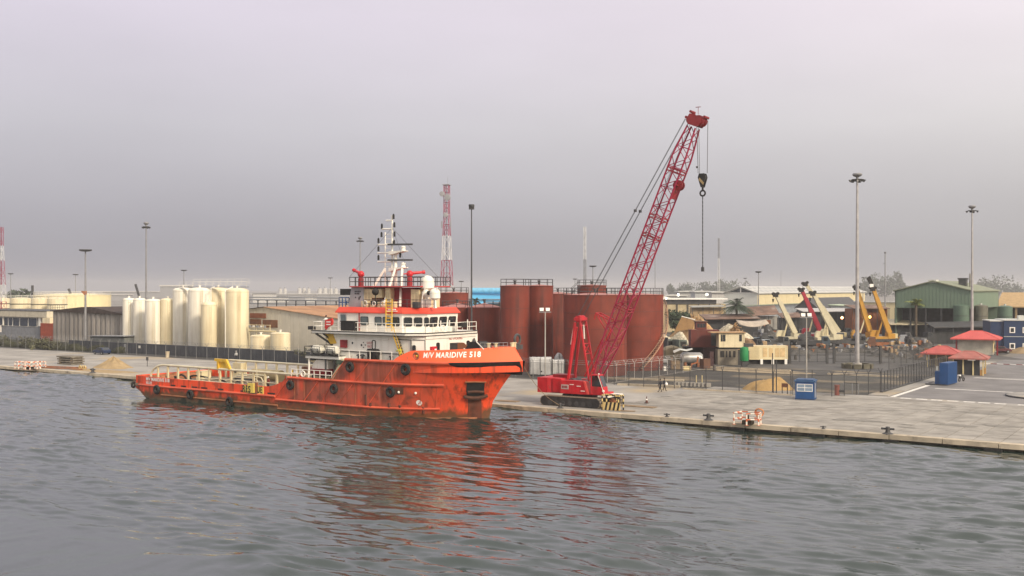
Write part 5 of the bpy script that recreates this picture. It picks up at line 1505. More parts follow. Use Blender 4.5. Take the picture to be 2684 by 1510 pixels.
fence('chain_link_fence', 'pale chain-link fence running inland past the foot of the big rust-red tanks', (-76.0, 135.5), (-74.4, 158), 2.6, 2.5, mpost=mat('fence_pale', (0.42, 0.40, 0.38), 0.6))
fence('chain_link_fence', 'dark chain-link fence with arms between the crane and the blue kiosk', (-75.8, 132.9), (-47.2, 132.9), 2.35, 2.75, mpost=M_postd)
fence('chain_link_fence', 'short dark chain-link fence behind the blue kiosk turning towards the road', (-47.0, 132.9), (-42.4, 134.6), 2.3, 2.75, mpost=M_postd)
fence('chain_link_fence', 'dark fence corner rising between the blue kiosk and the road', (-42.4, 134.6), (-38.4, 142.4), 2.2, 2.75, mpost=M_postd)
fence('picket_fence', 'dark steel picket fence along the road edge leading to the red-roofed gatehouses', (-38.3, 142.5), (-38.3, 182), 1.55, 2.9, False, M_postd, True, 0.06)
tag(MB().box(-38.5, -38.1, 142.4, 182, -0.05, 0.28).build('fence_kerb', M_dark), 'dark concrete footing under the picket fence along the road', 'kerb')

# dark wall behind the left fence (joined panels with a rough top)
wl = thing('dark_wall', 'long dark slate-coloured bund wall behind the left fence', 'wall', (-218, 139.0))
M_slate = mat('slate_wall', (0.036, 0.042, 0.056), 0.75, var=0.25, scale=0.4, streak=0.5, dirt=(0.12, 0.12, 0.13), ss=1.6)
wp = None
for k in range(26):
    if wp is None: wp = MB().box(0.02, 3.78, 0, 0.35, -0.1, 2.15).build('wall_panel', M_slate, wl, loc=(0, 0, 0))
    else: cp(wp, (k * 3.8, 0, -0.004 * k), wl)
MB().box(20.5, 21.3, -0.06, 0.0, 0.0, 1.9).build('wall_door', M_grey, wl)
MB().box(25.6, 26.2, -0.06, 0.0, 1.15, 1.7).build('wall_notice', M_white, wl)
lw = tag(MB().box(-250, -219, 139.6, 140.0, -0.1, 1.6).build('boundary_wall', mat('mossy_wall', (0.14, 0.145, 0.12), 0.9, var=0.4, scale=0.5, streak=0.4)), 'low mossy boundary wall below the white long building at far left', 'wall')

# ================================================================ SILOS AND TANKS ON THE LEFT
M_silo = mat('silo_cream', (0.78, 0.75, 0.66), 0.6, var=0.07, scale=0.35, streak=0.55, dirt=(0.38, 0.29, 0.17), ss=0.9)
M_silo2 = mat('silo_yellowed', (0.76, 0.68, 0.48), 0.6, var=0.09, scale=0.3, streak=0.55, dirt=(0.38, 0.26, 0.12), ss=0.8)
def silo(px, Y, D, ztop_, label, group=None, m=M_silo, z0=0.0, seams=(), skirt=True, cap=0.5):
    x = onY(px, Y)[0]; r = D / 2
    t = thing('storage_silo', label, 'silo', (x, Y), rad(-40), group)
    pr = [(r * 0.985, z0), (r, z0 + 0.05)]
    for s_ in seams: pr += [(r, s_ - 0.04), (r * 1.012, s_ - 0.02), (r * 1.012, s_ + 0.02), (r, s_ + 0.04)]
    pr += [(r, ztop_ - cap), (r * 0.97, ztop_ - cap * 0.6), (r * 0.78, ztop_ - cap * 0.2), (r * 0.35, ztop_), (0.001, ztop_ + 0.05)]
    MB().lathe((0, 0, 0), pr, 36).build('shell', m, t, smooth=True)
    MB().cyl((0, 0, ztop_), (0, 0, ztop_ + 0.35), 0.18, n=8).cyl((0, 0, ztop_ + .35), (0, 0, ztop_ + 0.45), 0.3, n=8).build('vent', M_white, t)
    if ztop_ > 9: ladder('silo_ladder', ((r + .1) * math.cos(.15), (r + .1) * math.sin(.15), z0), ((r + .1) * math.cos(.15), (r + .1) * math.sin(.15), ztop_ - cap), (-.15, 1, 0), .45, M_cream, t, .5, .025)
    MB().lathe((0, 0, 0), [(r + 0.02, ztop_ - cap - 0.05), (r + 0.06, ztop_ - cap), (r + 0.02, ztop_ - cap + .05)], 36).build('top_ring', m, t, smooth=True)
    return t
g1 = 'slim cream silos of the lower group'
silo(338, 146.4, 2.75, 11.75, 'leftmost silo of the lower cream group, beside the grey ribbed shed', g1)
silo(366, 146.4, 2.75, 11.75, 'second silo from left in the lower cream group', g1)
t = silo(401.5, 144.6, 3.45, 11.6, 'third and widest silo of the lower cream group, standing in front', g1)
silo(440.5, 146.6, 3.2, 11.75, 'fourth yellowish silo of the lower cream group, next to the tall silos', g1, M_silo2)
g2 = 'tall cream silos'
silo(480, 147.8, 4.4, 14.1, 'leftmost tall cream silo, right of the lower group', g2, cap=0.8)
silo(523.5, 145.2, 4.75, 14.1, 'second tall cream silo, standing behind the short narrow silo', g2, cap=0.8)
silo(572, 148.6, 4.6, 14.1, 'third tall cream silo, set back between its neighbours', g2, M_silo2, cap=0.8)
s4 = silo(621.5, 145.2, 4.75, 14.0, 'rightmost tall yellowish silo with a thin white pipe on its left', g2, M_silo2, cap=0.8, seams=(9.6, 11.8))
tsm = silo(548, 141.6, 3.15, 11.2, 'short narrow yellowish silo in front of the tall silos', None, M_silo2, 1.5, (9.4, 9.7), cap=0.7)
for a in (0, 1.2, 2.4, 3.6, 4.8): MB().cyl((1.35 * math.cos(a), 1.35 * math.sin(a), 0), (1.35 * math.cos(a), 1.35 * math.sin(a), 1.55), 0.16, n=6).build('leg', M_silo2, tsm)
# pipes and walkways on the tall silos
xw0, xw1 = onY(462, 146)[0], onY(648, 146)[0]
wk = thing('silo_walkway', 'thin white catwalk with handrails across the tops of the tall silos', 'walkway', (0, 0, 0))
MB().box(xw0 + 1, xw1 - 0.3, 146.1, 146.7, 14.15, 14.25).build('deck', M_dark, wk)
handrail('handrail', [(xw0 + 1, 146.1, 14.2), (xw1 - 0.3, 146.1, 14.2)], 1.1, M_white, wk, 2.2, 0.03)
handrail('handrail', [(xw0 + 3, 148.2, 14.8), (xw1 - 2, 148.2, 14.8)], 1.1, M_white, wk, 2.2, 0.03)
x = onY(595, 143.4)[0]
tag(MB().tube([(x, 143.0, 0.5), (x, 143.0, 13.6), (x + 0.5, 144.5, 14.2)], 0.13, 8).build('silo_pipe', M_white), 'white vertical pipe running up the left of the rightmost tall silo', 'pipe')
x = onY(555, 144.4)[0]
tag(MB().tube([(x, 144.2, 8), (x, 144.2, 14.0), (x - 0.5, 145.5, 14.2)], 0.10, 8).build('silo_pipe', M_white), 'short white pipe above the short narrow silo', 'pipe')
silo(684, 143.0, 4.2, 4.75, 'squat cream tank, left of the pair right of the tall silos', 'squat cream tanks', M_silo2, cap=0.35, seams=(1.6,))
silo(735, 143.2, 3.85, 5.35, 'squat cream tank, right of the pair in front of the pale warehouse wall', 'squat cream tanks', M_silo2, cap=0.3, seams=(4.7,))
fr = thing('pipe_rack', 'pale steel platform of pipes and rails above the squat cream tanks', 'pipe rack', XY(672, 145.6))
for x in (-2, 0, 2, 4): MB().cyl((x, 0, 0), (x, 0, 6.6), 0.08, n=6).build('column', M_cream, fr)
MB().tube([(-2.2, 0, 5.3), (6, -0.3, 5.3)], 0.16, 8).tube([(-2.2, 0, 5.9), (3, 0, 5.9)], 0.06, 6).tube([(-2.2, 0, 6.5), (4.2, 0, 6.5)], 0.06, 6).build('pipe_run', M_cream, fr)
for k in range(5): MB().box(-2 + k * 1.1, -1.4 + k * 1.1, -0.25, -0.15, 5.95 + 0.12 * (k % 2), 6.4).build('control_box', M_white if k % 2 else M_grey, fr)

# big pale warehouse with rusty roof
whs = thing('warehouse', 'pale corrugated warehouse with a low rusty-tan roof behind the squat tanks', 'warehouse', (-166, 150.5))
M_corr = mat('corrugated_pale', (0.50, 0.47, 0.40), 0.6, var=0.08, scale=0.5, streak=0.35, dirt=(0.33, 0.29, 0.22), ss=2.2)
pan = None
for k in range(46):
    x = -20 + k * 1.3
    z = lambda q: 10.0 - 0.098 * abs(q)
    zt0, zt1 = z(x), z(x + 1.3)
    MB().prismy([(x + 0.02, 0), (x + 1.28, 0), (x + 1.28, zt1), (x + 0.02, zt0)], -0.02 + 0.03 * (k % 2), 0.3).build('wall_sheet', M_corr, whs)
M_rroof = mat('rust_roof', (0.36, 0.205, 0.115), 0.8, var=0.25, scale=0.25, streak=0.0, patch=0.5, patchcol=(0.27, 0.12, 0.06), ps=0.12)
rf2 = MB()
rf2.add([(0, -0.4, 10.12), (40, -0.4, 6.2), (40, 40, 6.2), (0, 40, 10.12), (0, -0.4, 10.0), (40, -0.4, 6.08), (40, 40, 6.08), (0, 40, 10.0)], [(0, 1, 2, 3), (0, 4, 5, 1), (4, 7, 6, 5)])
rf2.add([(0, -0.4, 10.12), (0, 40, 10.12), (-22, 40, 7.95), (-22, -0.4, 7.95)], [(0, 1, 2, 3)])
rf2.build('roof', M_rroof, whs)
rg2 = MB()
for k in range(20): rg2.box(2 + k * 2, 2.06 + k * 2, -0.4, 40, 10.1 - 0.098 * (2 + k * 2), 10.18 - 0.098 * (2 + k * 2))
rg2.build('roof_rib', M_rroof, whs)
xa, xb, xc = onY(655, 150.4)[0] + 166, onY(697, 150.4)[0] + 166, onY(727, 150.4)[0] + 166
M_open = mat('rust_panel', (0.17, 0.075, 0.04), 0.75, var=0.3, streak=0.3)
MB().box(xa, xb, -0.12, 0.0, Z(835, 216), Z(822, 216)).build('wall_vent', mat('vent_redbrown', (0.22, 0.08, 0.045), 0.75, var=0.2), whs)
MB().box(xa, xb - 1.5, -0.10, 0.0, Z(856, 216), Z(838, 216)).box(xb - 1.0, xc, -0.10, 0.0, Z(859, 216), Z(839, 216)).build('wall_opening', M_open, whs)
# pipe trestle beyond
tr2 = thing('pipe_trestle', 'long grey pipe trestle on posts behind the rusty warehouse roof', 'trestle', (-275, 214))
pz = 10.6
MB().tube([(0, 0, pz), (130, 0, pz - 0.3)], 0.22, 6).tube([(0, 0.6, pz + 0.7), (130, 0.6, pz + 0.5)], 0.18, 6).tube([(0, 0.3, pz - 1.2), (130, 0.3, pz - 1.4)], 0.14, 6).build('pipe_run', M_galv, tr2)
po = None
for k in range(33):
    if po is None: po = MB().box(-0.12, 0.12, -0.12, 0.12, 0, pz - 0.2).box(-0.7, 0.7, -0.1, 0.1, pz - 0.35, pz - 0.2).build('trestle_post', M_dark, tr2, loc=(0, 0, 0))
    else: cp(po, (k * 4, 0, 0), tr2)

# grey ribbed shed with dark roof
xs0, xs1 = onY(143, 147)[0], onY(327, 147)[0]
sh = thing('ribbed_shed', 'stained grey ribbed concrete shed with a dark low roof left of the cream silos', 'shed', (xs0, 147))
wid = xs1 - xs0; n = 16
M_rib = mat('stained_concrete', (0.36, 0.335, 0.305), 0.85, var=0.25, scale=0.5, streak=0.9, dirt=(0.09, 0.08, 0.08), ss=1.1, rand=0.18)
pan = None
for k in range(n):
    w_ = wid / n
    if pan is None: pan = MB().lathe((w_ / 2, 0.1, 0), [(w_ * 0.5, 0.0), (w_ * 0.5, 8.35)], 8, a0=math.pi, a1=2 * math.pi).build('wall_rib', M_rib, sh, smooth=True)
    else: cp(pan, (k * w_, 0.5 * (k > 9) * (k - 9) * 0.12, 0.02 * (k % 3) - 0.4 * (k > 9)), sh)
MB().prismy([(-0.3, 8.3), (wid + .3, 7.95), (wid + .3, 8.15), (wid * 0.58, 9.55), (wid * 0.45, 9.5), (-0.3, 8.5)], -1.0, 18).build('roof', mat('tar_roof', (0.05, 0.035, 0.03), 0.85, var=0.4), sh)
MB().box(0, wid, 0.6, 17.5, 0, 8.2).build('wall', M_rib, sh)
handrail('roof_rail', [(-0.2, -0.9, 8.5), (5.5, -0.9, 8.7)], 1.3, M_dark, sh, 1.0, 0.04)
lt = thing('lean_to', 'low lean-to with a pale sloping roof against the grey ribbed shed', 'shed', (onY(236, 142.6)[0], 142.6))
wlt = onY(326, 142.6)[0] - onY(236, 142.6)[0]
MB().box(0, wlt, 0, 3.6, 0, 2.9).build('wall', mat('leanto_wall', (0.14, 0.15, 0.14), 0.85, var=0.3, streak=0.4), lt)
MB().prismy([(-0.3, 2.95), (wlt + 0.4, 3.25), (wlt + 0.4, 3.4), (-0.3, 3.1)], -0.5, 4.0).build('roof', M_grey, lt)

# long white building at far left
xb0, xb1 = onY(-60, 156)[0], onY(104, 156)[0]
xb2 = onY(130, 156)[0]
bl = thing('long_building', 'long low building with a pale fascia over dark windows at the far left', 'building', (xb0, 156))
W_ = xb1 - xb0
MB().box(0, W_, 0, 12, 0, 6.3).build('wall', mat('wall_bluegrey', (0.20, 0.21, 0.23), 0.7, var=0.15, streak=0.3), bl)
MB().box(-0.5, xb2 - xb0, -0.8, 12.5, 6.3, 7.9).build('fascia', mat('fascia_cream', (0.50, 0.455, 0.36), 0.7, var=0.08, streak=0.25), bl)
MB().box(-0.5, xb2 - xb0, -0.9, 12.6, 7.9, 8.05).build('fascia_cap', M_dark, bl)
MB().box(W_ - 0.1, W_ + 0.9, -0.3, 0.4, 4.0, 6.3).build('end_column', M_white, bl)
for a, b_ in ((-40, -14), (-12, 11), (13, 22.5), (24, 34), (35.5, 52), (54, 74.5), (76.5, 98)):
    x0, x1 = onY(a, 156)[0] - xb0, onY(b_, 156)[0] - xb0
    f_ = MB().box(x0, x1, -0.12, 0.02, 3.75, 6.15).build('window', M_white, bl)
    MB().box(x0 + 0.1, x1 - 0.1, -0.16, -0.12, 3.85, 6.05).build('pane', mat('window_blue', (0.025, 0.035, 0.06), 0.12), f_)
MB().tube([(onY(6, 156)[0] - xb0, -0.4, 2.0), (onY(6, 156)[0] - xb0, -0.4, 3.8), (onY(12, 156)[0] - xb0, -0.4, 4.0), (onY(12, 156)[0] - xb0, -0.4, 6.2)], 0.16, 6).build('downpipe', M_white, bl)
rw = thing('red_wall_block', 'small block with a red lower wall and yellow upper wall by the grey shed', 'building', (onY(106, 154)[0], 154))
wr_ = onY(146, 154)[0] - onY(106, 154)[0]
MB().box(0, wr_, 0, 5, 0, 4.9).build('lower_wall', mat('brick_red', (0.30, 0.06, 0.03), 0.8, var=0.2), rw)
MB().box(0.4, wr_ * 0.55, 0.3, 5, 4.9, 6.25).build('upper_wall', M_silo2, rw)
# white ringed tanks beyond
for k, (px, D, zt, lab) in enumerate(((-6, 5.6, 10.9, 'leftmost white ringed tank behind the long building'), (56, 5.2, 10.9, 'second white ringed tank behind the long building'), (106, 4.3, 10.9, 'third white ringed tank behind the long building'), (150, 4.6, 10.9, 'rightmost white ringed tank behind the long building'))):
    Y = 172; x, tt = onY(px, Y)
    t = thing('ringed_tank', lab, 'tank', (x, Y), 0, 'white ringed tanks behind the long building')
    r = D / 2 * tt / 290 * 1.12
    pr = [(r, 0)]
    rings = []
    for s_ in (3.0, 4.6, 6.2, 7.8, 9.3): rings.append(s_)
    MB().lathe((0, 0, 0), [(r, 0), (r, zt), (r * 0.5, zt + 0.25), (0.001, zt + 0.3)], 32).build('shell', M_silo2, t, smooth=True)
    for s_ in rings: MB().lathe((0, 0, 0), [(r + 0.01, s_ - 0.14), (r + 0.08, s_ - 0.11), (r + 0.08, s_ + 0.11), (r + 0.01, s_ + 0.14)], 32).build('ring_band', mat('band_grey', (0.12, 0.11, 0.08), 0.7), t, smooth=True)
    handrail('roof_rail', [(r * math.cos(a), r * math.sin(a), zt) for a in np.linspace(0, 6.28, 13)], 0.9, M_white, t, 3, 0.03)
Y = 262; x, tt = onY(168, Y); r = 95 * tt / FOC
t = thing('broad_tank', 'very broad pale cream tank behind the ringed tanks at left', 'tank', (x, Y + 4))
zt = Z(776, tt - r)
MB().lathe((0, 0, 0), [(r, 0), (r, zt), (r + .15, zt + 0.02), (r + .15, zt + 0.25), (r, zt + 0.28), (0.001, zt + 1.2)], 64).build('shell', mat('tank_buff', (0.74, 0.64, 0.38), 0.6, var=0.06, streak=0.15), t, smooth=True)
handrail('roof_rail', [(r * math.cos(a), r * math.sin(a), zt + .25) for a in np.linspace(0, 6.283, 49)], 1.4, M_white, t, 3.5, 0.05)
sm = MB()
for a in np.linspace(3.6, 6.0, 12): sm.box(r * math.cos(a) - .06, r * math.cos(a) + .06, r * math.sin(a) - .06, r * math.sin(a) + .06, 0, zt)
sm.build('shell_seam', M_cream, t)

# ================================================================ RUST-RED TANKS
M_rust = mat('rust_red_tank', (0.17, 0.028, 0.015), 0.65, var=0.28, scale=0.3, streak=0.9, dirt=(0.05, 0.016, 0.012), ss=1.0)
M_rust2 = mat('rust_red_top', (0.38, 0.17, 0.15), 0.7, var=0.1, scale=0.5)
def red_tank(px, t_c, D, zt, label, seams=(), rail=True, cone=0.35, rr=64, m=M_rust):
    p = P(px, t_c); r = D / 2
    t = thing('red_tank', label, 'tank', p, math.atan2(-FY, -FX), 'rust-red storage tanks')
    pr = [(r, 0)]
    for s_ in seams: pr += [(r, s_ - 0.03), (r - 0.02, s_ - 0.01), (r - 0.02, s_ + 0.01), (r, s_ + 0.03)]
    pr += [(r, zt - 0.12), (r + 0.08, zt - 0.1), (r + 0.08, zt)]
    MB().lathe((0, 0, 0), pr, rr).build('shell', m, t, smooth=True)
    MB().lathe((0, 0, 0), [(r + 0.08, zt), (0.001, zt + cone)], rr).build('roof', M_rust2, t, smooth=True)
    for s_ in seams: MB().lathe((0, 0, 0), [(r + 0.002, s_ - 0.05), (r + 0.02, s_ - 0.03), (r + 0.02, s_ + 0.03), (r + 0.002, s_ + 0.05)], rr).build('weld_seam', M_darkred2, t, smooth=True)
    if len(seams) > 3:
        for j in range(26):
            a = 2 * math.pi * j / 26; z_ = (0, 2.5, 5, 7.5, 10)[j % 5]; MB().cyl((r * math.cos(a), r * math.sin(a), z_), (r * math.cos(a), r * math.sin(a), min(z_ + 2.5, zt)), .02, n=4).build('weld_seam', M_darkred2, t)
    if rail:
        n_ = max(10, int(r * 4.2))
        handrail('roof_rail', [(r * math.cos(a), r * math.sin(a), zt) for a in np.linspace(0, 2 * math.pi, n_ + 1)], 1.1, M_postd, t, 4, 0.045)
        MB().cyl((0, 0, zt), (0, 0, zt + cone + 0.5), 0.2, n=8).cyl((0, 0, zt + cone + .5), (0, 0, zt + cone + .65), 0.34, n=8).build('roof_vent', M_dark, t)
    return t
M_darkred2 = mat('seam_red', (0.11, 0.028, 0.02), 0.7)
T1 = red_tank(1559.5, 170.0, 10.24, 12.9, 'big front rust-red tank directly behind the crane gantry', (2.5, 5.0, 7.5, 10.0))
T2 = red_tank(1660, 181.5, 10.3, 12.85, 'big rust-red tank at right with a spiral stair on its right side', (2.5, 5.0, 7.5, 10.0))
red_tank(1349.5, 176, 4.95, Z(749, 174), 'tall slim rust-red tank just right of the ship wheelhouse, left of a pair', (3.4, 7.4, 10.6), cone=0.25)
red_tank(1413, 181, 4.9, Z(749, 179), 'tall slim rust-red tank, right of the pair beside the floodlight pole', (3.6, 7.6, 10.9), cone=0.25)
red_tank(1270, 184, 6.0, Z(806, 181), 'domed rust-red tank between the wheelhouse and the tall slim pair', (4.2,), cone=0.75)
red_tank(1199, 187, 5.6, Z(806, 184), 'domed rust-red tank half hidden behind the ship wheelhouse', (4.4,), cone=0.75)
red_tank(1189, 214, 6.1, Z(768, 211), 'rust-red tank with roof rail beside the telecom tower', (), cone=0.3)
red_tank(1462, 204, 6.5, Z(770, 201), 'rust-red tank seen in the gap left of the big front tank', (7.0, 10.0))
red_tank(1551, 212, 5.9, Z(748, 209), 'rust-red tank rising above and behind the big front tank roof', (), cone=0.2)
# link stair between the tank tops
a = Vector((*P(1497, 206), Z(770, 206))); b_ = Vector((*P(1520, 209), Z(749, 209)))
ls = MB()
for o in (-0.3, 0.3): ls.tube([a + Vector((0, o, 0)), b_ + Vector((0, o, 0))], 0.06, 5).tube([a + Vector((0, o, 1)), b_ + Vector((0, o, 1))], 0.04, 5)
tag(ls.build('tank_stair', M_postd), 'steel link stair sloping up to the rear rust-red tank roof', 'stair')
# spiral stair round the right-hand big tank
spn = 46; r2 = 5.15
ths = T2.rotation_euler[2]
M_tread = mat('tread_rust', (0.42, 0.27, 0.18), 0.7, var=0.2)
trd = None
hl_pts = []
for k in range(spn):
    f = k / (spn - 1)
    # stair climbs from the front foot round the right side
    az = rad(8) + f * rad(112)
    z = 0.5 + f * 12.0
    x, y = (r2 + 0.42) * math.cos(az), (r2 + 0.42) * math.sin(az)
    if trd is None: trd = MB().box(-0.42, 0.42, -0.16, 0.16, -0.04, 0.04).build('stair_tread', M_tread, T2)
    c_ = trd if k == 0 else cp(trd, (0, 0, 0), T2)
    c_.location = (x, y, z); c_.rotation_euler = (0, 0, az)
    hl_pts.append(((r2 + 0.82) * math.cos(az), (r2 + 0.82) * math.sin(az), z))
sr = MB().tube([(x, y, z + 1.0) for x, y, z in hl_pts], 0.04, 5).tube([(x, y, z - .1) for x, y, z in hl_pts], 0.07, 5)
for q_ in hl_pts[::2]: sr.cyl(q_, (q_[0], q_[1], q_[2] + 1.0), 0.025, n=4, cap=False)
sr.build('stair_rail', M_tread, T2)

# telecom tower and other lattice masts
def lattice(px, t_c, ztop_, w0, w1, bands, label, name='lattice_mast', n=14, r=0.07, cat='mast', taper=True, extras=None):
    p = P(px, t_c)
    t = thing(name, label, cat, p, rad(20))
    zs = [ztop_ * (1 - (1 - k / n) ** (1.15)) for k in range(n + 1)]
    def wd(z): return w0 + (w1 - w0) * min(1, z / (ztop_ * 0.82))
    nb = len(bands); per = ztop_ / nb
    segs = [MB() for _ in range(nb)]
    for k in range(n):
        z0, z1 = zs[k], zs[k + 1]
        m = segs[min(nb - 1, int((z0 + z1) / 2 / per))]
        c0 = [(sx * wd(z0) / 2, sy * wd(z0) / 2, z0) for sx, sy in ((-1, -1), (1, -1), (1, 1), (-1, 1))]
        c1 = [(sx * wd(z1) / 2, sy * wd(z1) / 2, z1) for sx, sy in ((-1, -1), (1, -1), (1, 1), (-1, 1))]
        for i in range(4):
            m.cyl(c0[i], c1[i], r, n=5, cap=False)
            m.cyl(c0[i], c1[(i + 1) % 4], r * 0.6, n=4, cap=False)
            m.cyl(c1[i], c1[(i + 1) % 4], r * 0.6, n=4, cap=False)
            if k % 2: m.cyl(c0[(i + 1) % 4], c1[i], r * 0.6, n=4, cap=False)
    for sg2, mm in zip(segs, bands): sg2.build('lattice_section', mm, t)
    MB().tube([(0, 0, 0), (0, 0, ztop_)], r * 1.1, 5).build('cable_run', M_dark, t)
    return t
M_tr = mat('tower_red', (0.30, 0.03, 0.07), 0.6); M_tw = mat('tower_white', (0.60, 0.60, 0.60), 0.6)
tw = lattice(1171, 226, Z(484, 226), 3.2, 1.05, [M_tr, M_tr, M_tw, M_tr, M_tw, M_tr, M_tr], 'red and white lattice telecom tower with dish antennas behind the ship', 'telecom_tower', 14, 0.06, 'tower')
zt = Z(484, 226)
for dx_, z, r in ((-0.75, Z(509, 226), 0.55), (0.45, Z(518, 226), 0.68), (0.1, Z(564, 226), 0.5)):
    MB().lathe((dx_, -0.9, z), [(0.001, -0.25), (r, -0.2), (r, 0.2), (r * 0.6, 0.35)], 18, axis='y').build('dish_antenna', M_grey, tw, smooth=True)
for dx_ in (-1.0, 1.0): MB().box(dx_ - 0.09, dx_ + 0.09, -0.5, -0.3, Z(598, 226), Z(580, 226)).build('panel_antenna', M_grey, tw)
MB().cyl((0.2, 0, zt), (0.2, 0, zt + 1.8), 0.03, n=4).box(-0.8, 0.8, -0.8, 0.8, zt - 0.1, zt).build('whip_antenna', M_grey, tw)
lattice(3, 300, Z(596, 300), 2.6, 0.9, [M_tr, M_tr, M_tw, M_tr, M_tw, M_tr], 'red and white lattice tower cut by the left picture edge', 'telecom_tower', 14, 0.06, 'tower')
M_gm = mat('mast_grey', (0.22, 0.22, 0.23), 0.6)
lattice(1533, 400, Z(595, 400), 1.0, 0.8, [M_tw, M_gm, M_tw], 'thin pale lattice mast behind the big red tanks', 'lattice_mast', 26, 0.06)
lattice(1884, 520, Z(625, 520), 1.0, 0.8, [M_gm, M_tw, M_tw, M_gm], 'thin hazy lattice mast right of the hook chain', 'lattice_mast', 26, 0.07)
def pole(px, t_c, y_top, r, label, m=M_gm):
    p = P(px, t_c); z = Z(y_top, t_c)
    t = thing('mast_pole', label, 'mast', p)
    MB().cyl((0, 0, 0), (0, 0, z), r, r * 0.6, 8).build('pole', m, t)
    return t
pole(1717, 262, 668, 0.11, 'thin dark pole rising behind the right big red tank roof')
pole(2047, 700, 708, 0.14, 'faint distant whip mast above the long pale warehouse')
t = pole(2320, 350, 660, 0.26, 'slim grey antenna mast left of the green shed')
zz = Z(660, 350)
MB().box(-0.35, 0.35, -0.1, 0.1, zz - 0.6, zz).box(-0.7, 0.0, -.1, .1, zz - 4, zz - 3.8).build('antenna_head', M_gm, t)

# blue building between the tanks
bb = thing('blue_building', 'sky-blue roofed building with a fat roof duct seen between the red tanks', 'building', P(1233, 262), YAW)
M_sky = mat('sky_blue_sheet', (0.10, 0.38, 0.62), 0.5, var=0.06, scale=0.3)
MB().add([(0, 0, 9.6), (14, 0, 9.6), (14, 9, 12.6), (0, 7, 12.6)], [(0, 1, 2, 3)]).box(0, 14, 0.1, 9, 0, 9.5).build('roof', M_sky, bb)
MB().lathe((0, 6.4, 13.3), [(0.001, 0), (0.75, 0), (0.75, 14), (0.001, 14)], 20, axis='x').build('roof_duct', mat('duct_blue', (0.16, 0.42, 0.62), 0.45), bb, smooth=True)
dr = MB().prismy([(0.8, 9.0), (3.0, 9.9), (4.5, 10.6), (12, 10.6), (14, 10.2), (14, 8.8), (0.5, 8.6)], -1.5, -0.6)
tag(dr.build('dark_roof_shed', M_dark, None, loc=(*P(1238, 256), -0.4), rz=YAW), 'dark roofed shed in front of the sky-blue building', 'shed')
wb = thing('white_shed', 'white shed with a dark gap seen between the slim and big red tanks', 'shed', P(1446, 250), YAW)
MB().box(0, 4, 0, 4, 0, 2.2).build('wall', M_dark, wb); MB().box(0, 4, -0.1, 4, 2.2, 4.4).build('upper_wall', M_letter, wb); MB().prismy([(0, 5.0), (4, 5.4), (4, 6.2), (0, 6.6)], -0.4, 4).build('roof', M_letter, wb)

# covered loads by the tanks
M_tarp = mat('tarpaulin', (0.50, 0.50, 0.50), 0.55, var=0.2, scale=0.9, streak=0.5, dirt=(0.25, 0.25, 0.26), bump=0.8)
def tarp(px0, px1, t_c, y_top, dep, label, round_=0.0):
    p0 = P(px0, t_c); w_ = (px1 - px0) / FOC * t_c; h = Z(y_top, t_c)
    t = thing('covered_load', label, 'tarpaulin load', p0, YAW)
    n = 14; vs = []; rs = np.random.RandomState(int(px0))
    prof = [(0, 0.25), (-0.05, 0.6), (0, h * 0.9), (0.25, h), (dep - .25, h), (dep, h * 0.9), (dep, 0.3)]
    for i in range(n + 1):
        u = i / n; zz = 1 - round_ * abs(2 * u - 1) ** 2.4
        for k, (y, z) in enumerate(prof): vs.append((u * w_, y + rs.normal(0, 0.05), z * zz + rs.normal(0, 0.03)))
    k = len(prof)
    a = MB().add(vs, [(i * k + j, (i + 1) * k + j, (i + 1) * k + j + 1, i * k + j + 1) for i in range(n) for j in range(k - 1)])
    a.add([vs[j] for j in range(k)], [tuple(range(k - 1, -1, -1))]); a.add([vs[n * k + j] for j in range(k)], [tuple(range(k))])
    a.build('tarp', M_tarp, t, smooth=True)
    MB().box(0.1, w_ - 0.1, 0.2, dep - 0.2, 0.0, 0.5).build('pallet', M_dark, t)
    for u in (0.02, 0.48, 0.98): MB().cyl((u * w_, -0.12, 0), (u * w_, -0.12, h * 1.02), 0.05, n=6).build('strut', M_dark, t)
    return t
tl = tarp(1388, 1447, 166, 938, 2.6, 'white tarpaulin-covered load under the floodlight pole')
for x in (1.9, 2.3): MB().lathe((x, -0.1, 0.75), [(0.001, -0.02), (0.13, 0)], 10, axis='y').build('tarp_hole', M_black, tl)
tarp(1448, 1480, 167, 944, 2.4, 'lower grey tarpaulin-covered load beside the white one')
tarp(1452, 1480, 171, 927, 2.2, 'arched grey cover behind the lower tarpaulin load', 0.35)
# floodlight poles (two square lamps on a cross bar)
def flood(p, h, label, lit=False):
    t = thing('floodlight_pole', label, 'floodlight', p, YAW)
    MB().cyl((0, 0, 0), (0, 0, h - 0.6), 0.11, 0.08, 8).build('pole', M_conc, t)
    MB().box(-0.95, 0.95, -0.06, 0.06, h - 0.66, h - 0.54).build('cross_bar', M_grey, t)
    for x in (-0.55, 0.4):
        a = MB(); a.add([(x - .32, -.25, h - .45), (x + .32, -.25, h - .45), (x + .32, .25, h - .5), (x - .32, .25, h - .5), (x - .36, -.12, h + .1), (x + .36, -.12, h + .1), (x + .3, .2, h), (x - .3, .2, h)], [(0, 3, 2, 1), (4, 5, 6, 7), (1, 2, 6, 5), (2, 3, 7, 6), (3, 0, 4, 7)])
        l = a.build('lamp', M_dark, t)
        MB().face((x - .3, -.26, h - .43), (x + .3, -.26, h - .43), (x + .33, -.14, h + .07), (x - .33, -.14, h + .07)).build('lens', M_letter, l)
    return t
flood(P(1429, 163.5), Z(808, 163.5), 'white floodlight pole with two square lamps in front of the slim red tanks')
flood(P(2114, 158), Z(822, 158), 'pale floodlight pole with two square lamps rising behind the blue kiosk')

